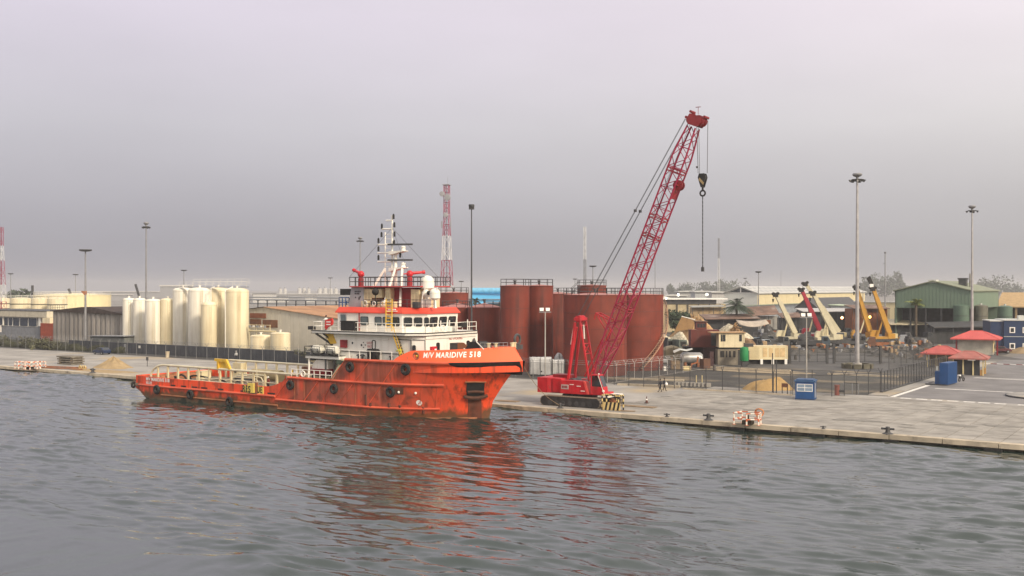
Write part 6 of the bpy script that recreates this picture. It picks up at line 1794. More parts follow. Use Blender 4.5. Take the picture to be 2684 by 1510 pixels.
# high mast lights
def high_mast(px, t_c, y_top, label, r=0.28, head=2.3, nl=6, style=0, m=M_gm, base=False):
    p = P(px, t_c); z = Z(y_top, t_c)
    t = thing('high_mast_light', label, 'mast light', p, rnd.uniform(0, 1), 'high mast lights')
    MB().cyl((0, 0, 0), (0, 0, z - 0.2), r, r * 0.45, 12).build('pole', m, t, smooth=True)
    R_ = head / 2
    if style == 0:
        MB().lathe((0, 0, z), [(0.001, 0.55), (R_ * 0.5, 0.5), (R_ * 0.6, 0.25), (R_ * 0.45, 0.0), (0.25, -0.15), (0.2, -0.6)], 16).build('crown', M_gm, t, smooth=True)
        MB().torus((0, 0, z - 0.6), R_ * 0.62, 0.09, 'z', 18, 6).build('ring', M_dark, t)
        for k in range(nl):
            a = 2 * math.pi * k / nl
            c, s_ = math.cos(a), math.sin(a)
            b = MB().add([(R_ * .55 * c, R_ * .55 * s_, z - .55), (R_ * c - .3 * s_, R_ * s_ + .3 * c, z - 0.65), (R_ * c + .3 * s_, R_ * s_ - .3 * c, z - 0.65), (R_ * .8 * c - .3 * s_, R_ * .8 * s_ + .3 * c, z - 1.05), (R_ * .8 * c + .3 * s_, R_ * .8 * s_ - .3 * c, z - 1.05)],
                       [(0, 2, 1), (0, 1, 3), (0, 4, 2), (1, 2, 4, 3), (0, 3, 4)])
            b.build('lamp', M_dark, t)
    else:
        MB().lathe((0, 0, z), [(0.001, 0.12), (R_ * 0.95, 0.1), (R_, -0.02), (R_ * 0.9, -0.25), (R_ * 0.5, -0.38), (0.001, -0.4)], 18).build('crown', M_dark, t, smooth=True)
    return t
mm_ = mat('mast_bright', (0.36, 0.35, 0.35), 0.5, metal=0.3)
hm = high_mast(2247, 182.7, 462, 'tallest high mast light, thick pole at right behind the yard gate', 0.40, 2.9, 6, m=mm_)
MB().cyl((0, 0, 0), (0, 0, 0.9), 0.8, n=8).build('plinth', M_conc, hm)
p = P(2247, 182.7)
for k in range(10):
    a = 2 * math.pi * k / 10
    if k == 0: cbk = tag(MB().box(-0.62, 0.62, -0.3, 0.3, 0, 0.8).build('guard_block', mat('block_dark', (0.12, 0.11, 0.08), 0.85, var=0.3), None), 'dark concrete block in the ring round the tallest mast light foot', 'concrete block', 'ring of concrete blocks round the mast foot')
    o = cbk if k == 0 else cp(cbk, (0, 0, 0))
    o['label'] = 'dark concrete block on the ' + ('right', 'back right', 'back', 'rear middle', 'back left', 'left', 'front left', 'front', 'near middle', 'front right')[k] + ' of the ring round the tallest mast light foot'
    o.location = (p[0] + 2.3 * math.cos(a), p[1] + 2.3 * math.sin(a), 0); o.rotation_euler = (0, 0, a + math.pi / 2)
high_mast(2548, 222, 545, 'high mast light rising behind the red-roofed gatehouse', 0.34, 2.6, 4, m=mm_)
high_mast(383, 262, 588, 'high mast light rising behind the slim cream silos', 0.30, 2.2, 6)
h2 = high_mast(224, 241, 655, 'high mast light with a wide flat head in front of the grey ribbed shed', 0.30, 2.9, 4, 1)
MB().prismy([(-1.0, 13.3), (0.3, 13.3), (0.3, 12.5), (-0.2, 12.3)], -0.2, 0.2).build('mast_floodlight', M_rustbar, h2)
high_mast(944, 342, 626, 'high mast light left of the ship radar mast', 0.30, 2.6, 6)
h3 = high_mast(1236, 172, 539, 'tall dark pole with a square lamp head between tower and slim red tanks', 0.19, 1.0, 2, 1, m=M_postd)
MB().box(-0.42, 0.42, -0.3, 0.3, Z(549, 172), Z(536, 172)).build('lamp_box', M_dark, h3)
high_mast(482, 430, 708, 'distant high mast light above the tall cream silos', 0.28, 2.6, 4, 1)
high_mast(28, 470, 717, 'distant high mast light near the left picture edge', 0.28, 2.4, 4, 1)
high_mast(198, 470, 719, 'distant high mast light left of the wide-headed mast', 0.28, 2.6, 4, 1)
high_mast(866, 620, 728, 'distant high mast light left of the ship bridge', 0.3, 3.0, 4, 1)
high_mast(1554, 330, 697, 'high mast light above the rear red tank', 0.26, 2.4, 4, 1)
high_mast(1507, 520, 731, 'faint high mast light left of the rear red tank', 0.26, 2.2, 4, 1)
high_mast(1209, 500, 737, 'faint high mast light above the red tank by the tower', 0.26, 2.6, 4, 1)
high_mast(1988, 330, 712, 'high mast light in front of the long pale warehouse', 0.24, 2.0, 4, 1)
high_mast(1953, 620, 729, 'faint high mast light behind the gabled warehouse', 0.26, 2.2, 4, 1)
high_mast(2262, 520, 727, 'faint high mast light close behind the tallest mast', 0.26, 1.6, 4, 1)
# ================================================================ RIGHT: BUILDINGS BEYOND THE YARD
def gable(name, label, cat, x0, x1, y0, y1, ze, zr, mwall, mroof, over=0.5, panels=0, open_h=0.0):
    """gable end faces the quay, ridge runs inland"""
    t = thing(name, label, cat, (x0, y0)); w = x1 - x0; d = y1 - y0
    if open_h:
        MB().prismy([(0, open_h), (w, open_h), (w, ze), (w / 2, zr), (0, ze)], 0, 0.3).box(w - 0.3, w, 0, d, open_h, ze).box(0, 0.3, 0, d, 0, ze).box(0, w, d - .3, d, 0, ze).build('wall', mwall, t)
    else:
        MB().prismy([(0, 0), (w, 0), (w, ze), (w / 2, zr), (0, ze)], 0, d).build('wall', mwall, t)
    s = (zr - ze) / (w / 2)
    MB().prismy([(-over, ze - over * s + 0.02), (w / 2, zr + 0.02), (w + over, ze - over * s + 0.02), (w + over, ze - over * s + 0.25), (w / 2, zr + 0.27), (-over, ze - over * s + 0.25)], -over, d + over).build('roof', mroof, t)
    return t
M_pale = mat('pale_sheet', (0.52, 0.53, 0.50), 0.6, var=0.05, scale=0.2, streak=0.15, dirt=(0.40, 0.40, 0.38))
M_yell = mat('pale_yellow_wall', (0.58, 0.50, 0.31), 0.7, var=0.06, scale=0.2)
M_roofg = mat('pale_roof', (0.46, 0.46, 0.44), 0.6, var=0.08, scale=0.3)
x1 = P(1985, 420)[0]; y0 = P(1985, 420)[1]; x0 = onY(1899, y0)[0]
zr, ze = Z(752, 420), Z(768, 420)
wg = gable('gabled_warehouse', 'very long pale warehouse with a glazed gable and yellowish long wall', 'warehouse', x0, x1, y0, y0 + 150, ze, zr, M_pale, M_roofg, 0.9)
w = x1 - x0
gw_ = MB().prismy([(w * .12, ze + 0.15), (w * 0.485, ze + 0.15), (w * 0.485, zr - 0.45)], -0.12, -0.02).prismy([(w * .515, ze + 0.15), (w * .88, ze + .15), (w * .515, zr - .45)], -0.12, -0.02).build('gable_window', M_glass, wg)
MB().box(w * .485, w * .515, -0.2, -0.02, ze, zr - .1).prismy([(w * .05, ze), (w * .95, ze), (w * .95, ze + .15), (w * .05, ze + .15)], -0.2, -0.02).build('gable_frame', M_letter, wg)
lwl = None
for k in range(18):
    q_ = MB().box(0.0, 0.12, 0.08, 8.2, 0.5, ze - 0.7) if lwl is None else None
    if lwl is None: lwl = q_.build('wall_panel', M_yell, wg, loc=(w + 0.01, 0, 0))
    else: cp(lwl, (w + 0.01, k * 8.3, 0), wg)
MB().box(w, w + 0.35, 0.2, 149, 3.2, 6.9).build('wall_band', mat('band_greenish', (0.30, 0.33, 0.25), 0.7), wg)
rb = None
for k in range(24):
    if rb is None: rb = MB().box(w / 2, w + 0.6, 0, 0.35, -0.05, 0.08)
    pass
sk = None
s_ = (zr - ze) / (w / 2)
for k in range(26):
    for j, u in enumerate((0.62, 0.84)):
        c_ = MB().add([(w * u, 0, 0.3 + zr - s_ * (w * u - w / 2)), (w * (u + .1), 0, 0.3 + zr - s_ * (w * (u + .1) - w / 2)), (w * (u + .1), 2.2, 0.3 + zr - s_ * (w * (u + .1) - w / 2)), (w * u, 2.2, 0.3 + zr - s_ * (w * u - w / 2))], [(0, 1, 2, 3)]) if k == 0 else None
        if k == 0:
            o = c_.build('skylight', mat('skylight_dark', (0.25, 0.27, 0.27), 0.4), wg, loc=(0, 2, 0))
            if j == 0: sk0 = o
            else: sk1 = o
        else: cp(sk0 if j == 0 else sk1, (0, 2 + k * 5.6, 0), wg)
# long pale sheds stepping down before it
p = P(1955, 380)
l2 = gable('green_roof_shed', 'long shed with a pale green roof in front of the gabled warehouse', 'shed', onY(1955, 372)[0], onY(1955, 372)[0] + 46, 366, 378, Z(804, 372), Z(804, 372) + 1.0, mat('pale_bluegrey', (0.45, 0.48, 0.49), 0.6), mat('pale_green_roof', (0.42, 0.50, 0.36), 0.6), 0.5)
gb = gable('dark_gable_shed', 'dark grey gable-ended shed behind the red mobile crane', 'shed', onY(2088, 352)[0], onY(2140, 352)[0], 352, 400, Z(800, 400), Z(780, 400), mat('dark_gable', (0.06, 0.065, 0.07), 0.7), M_dark, 0.6)
yl = thing('yellow_block', 'low yellowish block behind the mobile cranes, left of the green shed', 'building', XY(2155, 400))
MB().box(0, 45, 0, 8, 0, 8.6).build('wall', M_yell, yl); MB().box(-.5, 45.5, -.5, 8.5, 8.6, 9.0).build('roof', M_roofg, yl)
# hazy sheds at mid distance, left of the gable
for k, (px0, px1, t_c, yt, yb, lab, c) in enumerate(((1745, 1800, 520, 772, 785, 'hazy pale shed roof beyond the right big red tank', (0.40, 0.40, 0.40)), (1780, 1840, 560, 762, 776, 'hazy flat pale building at left of the distant row', (0.36, 0.36, 0.36)), (1822, 1880, 540, 762, 777, 'hazy flat pale building at the middle of the distant row', (0.38, 0.39, 0.40)), (1866, 1903, 500, 763, 778, 'hazy pale building against the gabled warehouse', (0.42, 0.41, 0.40)))):
    p = P(px0, t_c); wd = (px1 - px0) / FOC * t_c
    t = thing('distant_shed', lab, 'shed', p, YAW)
    MB().box(0, wd, 0, 14, 0, Z(yt, t_c) - 0.8).build('wall', mat('dshed%d' % k, c, 0.8), t)
    MB().prismy([(-.5, Z(yt, t_c) - .8), (wd + .5, Z(yt, t_c) - .8), (wd + .5, Z(yt, t_c) - .4), (wd * .5, Z(yt, t_c)), (-.5, Z(yt, t_c) - .4)], -1, 15).build('roof', M_roofg, t)
# long dark-eaved shed behind right red tank
t = thing('dark_eaved_shed', 'long shed with a white eave line and shaded front right of the spiral stair', 'shed', P(1738, 330), YAW)
wd = 165 / FOC * 330
MB().box(0, wd, 0.6, 9, 0, Z(797, 330)).build('wall', mat('tan_wall', (0.42, 0.35, 0.22), 0.8), t)
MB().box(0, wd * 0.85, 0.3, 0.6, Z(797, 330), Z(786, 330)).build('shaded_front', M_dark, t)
MB().box(-0.4, wd + .4, -0.6, 9.4, Z(785, 330), Z(782, 330)).prismy([(-.4, Z(782, 330)), (wd * .15, Z(782, 330)), (-.4, Z(775, 330))], -.6, 9).build('roof', M_letter, t)
pc = None
for k in range(6):
    if pc is None: pc = MB().box(0, 0.25, 0.2, 0.5, 0, Z(797, 330)).build('column', M_dark, t, loc=(1, 0, 0))
    else: cp(pc, (1 + k * 3.4, 0, 0), t)
# lean roofs in the yard middle
def low_shed(px0, px1, t_c, y_top, y_eave, label, mroof, mwall, slope=0.0, dep=7.0, posts=True):
    p = P(px0, t_c); wd = (px1 - px0) / FOC * t_c
    t = thing('yard_shed', label, 'shed', p, YAW)
    zt, zee = Z(y_top, t_c), Z(y_eave, t_c)
    MB().add([(-.2, -.5, zee), (wd + .2, -.5, zee + slope), (wd + .2, dep, zt + slope), (-.2, dep, zt), (-.2, -.5, zee - .18), (wd + .2, -.5, zee + slope - .18), (wd + .2, dep, zt + slope - .18), (-.2, dep, zt - .18)],
             [(0, 1, 2, 3), (7, 6, 5, 4), (0, 4, 5, 1), (1, 5, 6, 2), (2, 6, 7, 3), (3, 7, 4, 0)]).build('roof', mroof, t)
    MB().box(0, wd, 1.2, dep - .3, 0, zee - .2).build('wall', mwall, t)
    if posts:
        for k in range(4): MB().box(wd * k / 3 - .08, wd * k / 3 + .08, -0.1, 0.1, 0, zee - .1).build('post', M_dark, t)
    return t
M_rustroof = mat('rusty_sheet', (0.16, 0.10, 0.075), 0.8, var=0.4, scale=0.4, patch=0.5, patchcol=(0.28, 0.24, 0.21), ps=0.25)
M_pinkroof = mat('pinkish_sheet', (0.34, 0.27, 0.26), 0.7, var=0.15, streak=0.2)
M_darkwall = mat('dark_wall_paint', (0.04, 0.042, 0.045), 0.8, var=0.3)
M_tanwall = mat('tan_block_wall', (0.38, 0.27, 0.155), 0.85, var=0.15)
low_shed(1808, 1900, 345, 795, 803, 'shed with a pinkish sheet roof behind the palm', M_pinkroof, M_tanwall, -0.6, 14)
ts_ = low_shed(1815, 1898, 312, 802, 805, 'grey-roofed shed with tan wall left of the palm', mat('grey_green_roof', (0.28, 0.28, 0.26), 0.7), M_tanwall, 0.3, 5)
low_shed(1850, 1990, 285, 826, 836, 'long rusty low roof running under the big palm', M_rustroof, M_darkwall, 0.2, 9)
low_shed(1965, 2040, 292, 806, 827, 'pale-fronted shed behind the left cream mobile crane', M_rustroof, mat('faded_wall', (0.30, 0.29, 0.27), 0.8), 0.5, 5)
low_shed(2105, 2240, 330, 809, 816, 'long dark open shed behind the mobile cranes', mat('shed_roof_white', (0.42, 0.41, 0.40), 0.6), M_darkwall, 0.0, 9)
low_shed(2050, 2105, 300, 822, 832, 'dark shed behind the red mobile crane', M_rustroof, M_darkwall, 0.2, 6)
low_shed(2238, 2330, 318, 800, 808, 'rust-brown shed behind the yellow mobile cranes', M_rustroof, mat('rustbrown_wall', (0.17, 0.055, 0.02), 0.8, var=0.3), 0.0, 9)
low_shed(2335, 2490, 280, 838, 850, 'low flat shed with a pale roof edge in front of the green shed', mat('pale_edge', (0.55, 0.48, 0.33), 0.7), M_darkwall, 0.0, 7)
low_shed(2448, 2600, 262, 846, 858, 'low dark-roofed shed behind the gatehouse', M_dark, M_darkwall, 0.3, 5)
# crumpled pale sheet awning
aw = MB()
vs = []
for i in range(9):
    for j in range(5): vs.append((i * 0.95, j * 0.9, 1.6 - 0.7 * math.sin(i * 0.42) * (1 - j * 0.14) + 0.5 * j * 0.5))
aw.add(vs, [(i * 5 + j, (i + 1) * 5 + j, (i + 1) * 5 + j + 1, i * 5 + j + 1) for i in range(8) for j in range(4)])
o = aw.build('sheet_awning', mat('awning_pale', (0.42, 0.36, 0.29), 0.7), None, smooth=True, loc=(*P(1937, 262), Z(856, 262) - 1.0), rz=YAW)
tag(o, 'sagging pale sheet awning between the cream cabin and the parked cars', 'awning')
md = o.modifiers.new('solid', 'SOLIDIFY'); md.thickness = 0.06
pa = thing('awning_frame', 'dark posts carrying the sagging sheet awning', 'frame', P(1937, 262), YAW)
for x in (0.4, 3.8, 7.2): MB().cyl((x, 1.5, 0), (x, 1.5, Z(856, 262) - 0.2), 0.08, n=6).build('post', M_dark, pa)

# green shed
x0 = onY(2346, 290)[0]; x1_ = onY(2549, 290)[0]
M_grn = mat('green_sheet', (0.14, 0.20, 0.15), 0.6, var=0.06, scale=0.3, streak=0.12, dirt=(0.16, 0.21, 0.15))
tt = onY(2450, 290)[1]
gs = gable('green_shed', 'big green gable-ended workshop with an open dark base', 'workshop', x0, x1_, 290, 327, Z(763, tt), Z(738, tt), M_grn, mat('green_roof', (0.20, 0.22, 0.15), 0.65, var=0.15), 0.5, 0, Z(808, tt))
W_ = x1_ - x0
sp2 = None
for k in range(22):
    x = k * W_ / 22
    zz = Z(763, tt) + (Z(738, tt) - Z(763, tt)) * (1 - abs(x + W_ / 44 - W_ / 2) / (W_ / 2))
    MB().box(x + 0.03, x + 0.1, -0.06, 0, Z(808, tt), zz).build('wall_rib', M_grn, gs)
MB().box(0.4, W_ - 0.4, 6, 6.3, 0, Z(808, tt)).build('inner_wall', M_darkwall, gs)
for k in range(6): MB().box(k * W_ / 5 - .2, k * W_ / 5 + .2, 0.3, 0.7, 0, Z(808, tt)).build('column', M_dark, gs)
MB().cyl((W_ * .84, 14, Z(757, tt)), (W_ * .84, 14, Z(716, tt)), 0.4, n=10).build('chimney', M_conc, gs)
MB().box(W_ * .70, W_ * .80, 12, 14, Z(752, tt), Z(732, tt)).box(W_ * .69, W_ * .81, 11.8, 14.2, Z(732, tt), Z(728, tt)).build('roof_vent', M_dark, gs)
MB().box(W_ * .44, W_ * .54, -0.2, 3, Z(738, tt) - .3, Z(733, tt)).build('ridge_vent', M_pale, gs)
# tan-roofed building at right
p = XY(2612, 330)
tn = thing('tan_roof_building', 'building with a tan sloping roof at the right edge beyond the green shed', 'building', p)
MB().add([(0, -1, Z(792, 395)), (40, -1, Z(792, 395)), (40, 9, Z(764, 395)), (0, 9, Z(764, 395)), (0, -1, Z(792, 395) - .3), (40, -1, Z(792, 395) - .3)], [(0, 1, 2, 3), (0, 4, 5, 1)]).build('roof', mat('tan_roof', (0.42, 0.29, 0.15), 0.75, var=0.12), tn)
MB().box(0, 40, 2, 9, 0, Z(793, 395)).build('wall', M_darkwall, tn)
for x in (0.5, 5, 9.5, 14): MB().box(x, x + .5, -0.6, -0.1, 0, Z(793, 395)).build('column', M_tanwall, tn)
# green tanks
M_gt = mat('tank_green', (0.085, 0.135, 0.10), 0.6, var=0.12, streak=0.4, dirt=(0.09, 0.13, 0.10)); M_gt2 = mat('tank_olive', (0.13, 0.13, 0.10), 0.65, var=0.2, streak=0.6)
for px, D, yt, m, lab in ((2520, 3.9, 801, M_gt, 'green cylindrical tank left of the far mast light pole'), (2571, 3.4, 802, M_gt2, 'dull olive cylindrical tank just right of the far mast light pole'), (2634, 3.6, 804, M_gt, 'green cylindrical tank above the blue two-storey cabin')):
    p = P(px, 272); t = thing('green_tank', lab, 'tank', p, 0, 'upright tanks before the green shed')
    r = D / 2; zt = Z(yt, 272)
    MB().lathe((0, 0, 0), [(r, 0), (r, zt), (r * .5, zt + .3), (0.001, zt + .35)], 28).build('shell', m, t, smooth=True)
    for z in (zt * .45, zt * .72): MB().lathe((0, 0, 0), [(r, z - .06), (r + .07, z - .04), (r + .07, z + .04), (r, z + .06)], 28).build('band', M_dark, t, smooth=True)
    MB().cyl((0, 0, zt), (0, 0, zt + .7), 0.3, n=10).build('hatch', M_pale, t)
# blue two-storey cabin
p = P(2596, 228)
bc = thing('blue_cabin', 'dark blue two-storey portable cabin block with white window frames at the right edge', 'cabin', p, rad(20))
M_cab = mat('cabin_blue', (0.014, 0.034, 0.09), 0.5, var=0.1, streak=0.1)
hh = Z(840, 228)
MB().box(0, 3.2, 0, 9, 0, hh * .97).box(2.6, 14, -0.4, 9, 0, hh).build('wall', M_cab, bc)
MB().box(-.15, 3, -0.15, 9, hh * .97, hh).box(2.5, 14.2, -0.55, 9.1, hh, hh + .2).box(2.6, 14, -.45, -.38, hh * .5 - .05, hh * .5 + .05).build('roof_edge', M_pale, bc)
for x in (4.3, 6.9, 9.6, 12):
    for z in (0.9, hh * .5 + 0.9):
        f_ = MB().box(x - 0.55, x + .55, -0.50, -0.4, z - .1, z + 1.15).build('window', M_letter, bc)
        MB().box(x - 0.33, x + .33, -0.54, -0.5, z + .1, z + .95).build('pane', M_glass, f_)
MB().box(5.8, 7.0, 1, 2.5, hh + .2, hh + 1.1).build('water_tank', M_pale, bc)

# ================================================================ GATEHOUSES AND ROAD
M_roofred = mat('roof_red', (0.52, 0.085, 0.075), 0.6, var=0.08, scale=0.6, streak=0.1); M_roofold = mat('roof_red_old', (0.33, 0.115, 0.095), 0.7, var=0.2, scale=0.7, patch=0.3, patchcol=(0.25, 0.20, 0.17), ps=0.8)
def hip(name, label, cat, p, rz, lx, ly, zw, zr, mr, mw, over=0.8, posts=False, ridge=0.35):
    t = thing(name, label, cat, p, rz)
    a, b_ = lx / 2 + over, ly / 2 + over; r = lx * ridge / 2
    MB().add([(-a, -b_, zw), (a, -b_, zw), (a, b_, zw), (-a, b_, zw), (-r, 0, zr), (r, 0, zr)], [(0, 1, 5, 4), (1, 2, 5), (2, 3, 4, 5), (3, 0, 4)]).box(-a, a, -b_, b_, zw - .22, zw - 0.003).build('roof', mr, t)
    rc = MB()
    for q_ in ((-a, -b_, zw), (-a, b_, zw)): rc.cyl(q_, (-r, 0, zr), 0.07, n=5)
    for q_ in ((a, -b_, zw), (a, b_, zw)): rc.cyl(q_, (r, 0, zr), 0.07, n=5)
    rc.cyl((-r, 0, zr), (r, 0, zr), 0.09, n=5); rc.build('ridge_cap', mr, t)
    if posts:
        for x in np.linspace(-lx / 2, lx / 2, 4):
            for y in (-ly / 2, ly / 2): MB().box(x - .1, x + .1, y - .1, y + .1, 0, zw - .2).build('post', mw, t)
    else: MB().box(-lx / 2, lx / 2, -ly / 2, ly / 2, 0, zw - .2).build('wall', mw, t)
    return t
M_gate = mat('gate_cream', (0.60, 0.50, 0.28), 0.7, var=0.08)
g1_ = hip('gatehouse', 'large gatehouse with a bright red hipped roof and cream walls beside the road', 'gatehouse', P(2560, 221), rad(6), 6.6, 7.0, 3.45, 4.95, M_roofred, mat('gate_cream_shade', (0.46, 0.43, 0.36), 0.7), 1.4)
MB().box(3.3, 3.36, -3.4, 3.4, 0.6, 3.2).build('lit_wall', M_gate, g1_)  # sunlit cream side over greyed walls: light and shade put into the colours
MB().box(3.36, 3.42, -0.5, 0.4, 0, 2.1).build('door', M_dark, g1_)
MB().box(3.36, 3.40, 0.9, 2.2, 1.2, 2.3).build('window', M_glass, g1_)
for x in (-3.6, 4.2): MB().box(x - .15, x + .15, -3.9, -3.6, 0, 3.3).build('post', M_darkred, g1_)
g2_ = hip('gate_canopy', 'small red hipped canopy over cream posts, left of the two front gate roofs', 'canopy', P(2470, 186), rad(6), 4.6, 4.0, 2.5, 3.7, M_roofred if False else mat('roof_red_dull', (0.40, 0.085, 0.075), 0.65, var=0.15), M_gate, 1.0, True)
MB().box(-2.2, 2.2, 1.7, 1.85, 0.1, 2.2).build('back_wall', mat('canopy_wall', (0.30, 0.27, 0.19), 0.8, var=0.2, streak=0.4), g2_)
g3_ = hip('gate_canopy', 'weathered red hipped canopy with tan columns beside the blue box', 'canopy', P(2541, 170), rad(6), 4.4, 4.6, 2.75, 3.75, M_roofold, M_gate, 0.7, True)
MB().box(-2.1, 1.7, -2.2, -2.05, 0.0, 2.5).box(-2.1, -1.9, -2.2, 2.2, 0, 2.5).build('wall', M_darkwall, g3_)
MB().box(1.75, 2.3, -2.3, -1.9, 0, 0.9).box(1.75, 2.3, 1.7, 2.3, 0, 0.9).build('plinth', mat('plinth_orange', (0.55, 0.30, 0.10), 0.7), g3_)
MB().box(0.0, 1.1, -2.95, -2.8, 2.42, 2.56).build('tube_lamp', M_letter, g3_)
# blue box container beside
p = G(2470, 1010)
bx = thing('blue_box', 'tall blue metal box standing on the road in front of the weathered canopy', 'container', p, rad(-4))
MB().box(-0.4, 0.75, 0, 4.6, 0.1, 3.2).build('body', M_blue, bx)
rb3 = None
for k in range(9):
    if rb3 is None: rb3 = MB().box(0.75, 0.8, 0, 0.12, 0.15, 3.15).build('rib', M_blue, bx, loc=(0, 0.1, 0))
    else: cp(rb3, (0, 0.1 + k * 0.53, 0), bx)
MB().box(-1.1, -0.4, 0.2, 1.2, 0.0, 2.0).build('side_locker', M_blue, bx)
MB().box(-2.4, 0.6, -0.1, 0.6, 0.0, 0.14).build('skid', M_dark, bx)
MB().box(-0.9, -0.6, 0.1, 0.2, 2.1, 2.7).build('pipe_head', M_pale, bx)
p = G(2520, 1000)
mtb = thing('parked_motorbike', 'dark parked motorbike beside the blue box', 'motorbike', p, rad(75))
for x in (-0.65, 0.65): MB().torus((x, 0, 0.32), 0.25, 0.07, 'y', 16, 6).build('wheel', M_black, mtb, smooth=True)
MB().prismy([(-0.6, 0.6), (-0.2, 0.45), (0.3, 0.45), (0.55, 0.85), (0.1, 0.95), (-0.2, 0.8), (-0.75, 0.85)], -0.12, 0.12).build('frame', M_dark, mtb)
MB().cyl((0.65, 0, 0.32), (0.42, 0, 1.05), 0.04, n=6).cyl((0.42, -0.35, 1.05), (0.42, 0.35, 1.05), 0.03, n=6).build('fork', M_galv, mtb)
MB().box(-0.85, -0.45, -0.15, 0.15, 0.85, 1.05).build('tail_box', M_letter, mtb)
# barrier arm across the road
p = P(2580, 180); q_ = P(2700, 180)
ba = thing('barrier_arm', 'thin road barrier arm crossing the road from the weathered canopy', 'barrier', p, rad(0))
a = MB()
for k in range(8): a.cyl((k * 1.0, 0, 1.0 + 0.01 * k), (k * 1.0 + 1.0, 0, 1.0), 0.05, n=6, m=k % 2)
a.build('arm', [M_letter, M_darkred], ba); MB().box(7.7, 8.2, -.25, .25, 0, 1.1).build('stand', M_dark, ba)
# heaps and car by the gatehouse
car(P(2622, 226), rad(30), mat('maroon_paint', (0.10, 0.03, 0.035), 0.4), 'dark maroon car parked right of the large gatehouse')
t = thing('tan_crate', 'pale tan crate beside the maroon car at the right', 'crate', P(2652, 230), 0.3)
MB().box(-.8, .8, -.8, .8, 0, 1.7).build('box_body', M_gate, t); MB().box(-.85, .85, -.85, .85, 1.7, 1.8).build('lid', M_tanwall, t)
heap('rubble_heap', P(2600, 208), 6, 2.5, 0.7, M_yard2, 'low rubble heap beside the gatehouse at the road edge', 'rubble heap', 5)
heap('earth_heap', P(2678, 226), 5, 3, 1.2, mat('earth', (0.30, 0.22, 0.13), 0.95), 'brown earth heap at the right picture edge', 'earth heap', 6)

# steel yard gate behind the tallest mast
gt = thing('yard_gate', 'dark steel yard gate of two barred leaves behind the tallest mast light', 'gate', P(2068, 194), YAW)
S_ = 194 / FOC
def lp(px): return (px - 2068) * S_
for px, h in ((2070, 3.3), (2168, 3.6), (2186, 3.6), (2308, 3.3)): MB().box(lp(px) - .2, lp(px) + .2, -.2, .2, 0, h).build('gate_post', M_dark, gt)
for a0, a1 in ((2073, 2165), (2190, 2305)):
    m = MB()
    for z in (0.25, 1.5, 2.7): m.box(lp(a0), lp(a1), -.05, .05, z, z + .12)
    n_ = 3 if a0 > 2100 else 4
    for k in range(n_ + 1): x = lp(a0) + (lp(a1) - lp(a0)) * k / n_; m.box(x - .05, x + .05, -.06, .06, 0.25, 2.8)
    lf = m.build('gate_leaf', M_dark, gt); MB().face((lp(a0), 0, .3), (lp(a1), 0, .3), (lp(a1), 0, 2.7), (lp(a0), 0, 2.7)).build('mesh_infill', M_wire, lf)
m = MB()
for z in (0.9, 1.7, 2.5): m.box(lp(2170), lp(2184), -.05, .05, z, z + .12)
m.build('cross_tie', M_dark, gt)

# ================================================================ YARD CLUTTER
sp_h = G(2010, 1021)
heap('sand_pile', sp_h, 3.5, 2.0, 2.25, mat('sand_orange', (0.44, 0.29, 0.12), 0.95, var=0.15, scale=1.5, bump=0.6), 'orange-tan sand pile behind the dark fence, left of the blue kiosk', 'sand pile', 12, YAW, 1.0, lump=0.07)
ORD = ('first', 'second', 'third', 'fourth', 'fifth', 'sixth', 'seventh', 'eighth', 'ninth')
# concrete channel blocks in the yard
cb2 = None
for k in range(9):
    p = P(1772 + k * 10.5, 150 - k * 0.25)
    if cb2 is None: cb2 = tag(MB().box(-0.36, 0.36, -0.25, 0.25, 0, 0.55).build('kerb_block', M_conc, None), 'grey concrete block in the short row behind the walking persons', 'concrete block', 'row of concrete blocks in the yard')
    o = cb2 if k == 0 else cp(cb2, (0, 0, 0)); o['label'] = ORD[k] + ' grey concrete block from the left in the low row behind the walking persons'; o.location = (p[0], p[1], 0); o.rotation_euler = (0, 0, YAW)
for k, px in enumerate((1825, 1840)):
    p = P(px, 152); tag(MB().cyl((0, 0, 0), (0, 0, 1.3), 0.09, n=8).build('marker_post', M_gate, None, loc=(*p, 0)), ('left', 'right')[k] + ' of two short cream marker posts in the yard', 'post')
for k, (px, py, lx, ly, lab) in enumerate(((1700, 1012, 9, 0.9, 'pale broken slab edge behind the fence right of the crane'), (1690, 996, 12, 0.7, 'long pale kerb strip crossing the yard behind the walking persons'), (1960, 968, 15, 0.7, 'pale concrete kerb strip below the cream container'), (2260, 985, 11, 0.5, 'pale kerb strip by the foot of the tallest mast'))):
    p = G(px, py); tag(MB().cbox((0, 0, 0.1), (lx, ly, 0.28), 0).build('kerb_strip', M_cope, None, loc=(*p, 0), rz=rad(14 if k < 2 else 0)), lab, 'kerb')
heap('dry_grass_mound', P(1990, 176), 9, 4, 0.35, mat('dry_earth', (0.26, 0.21, 0.14), 0.95, var=0.3), 'flat tan earth spread before the cream container', 'earth', 21, n=8)
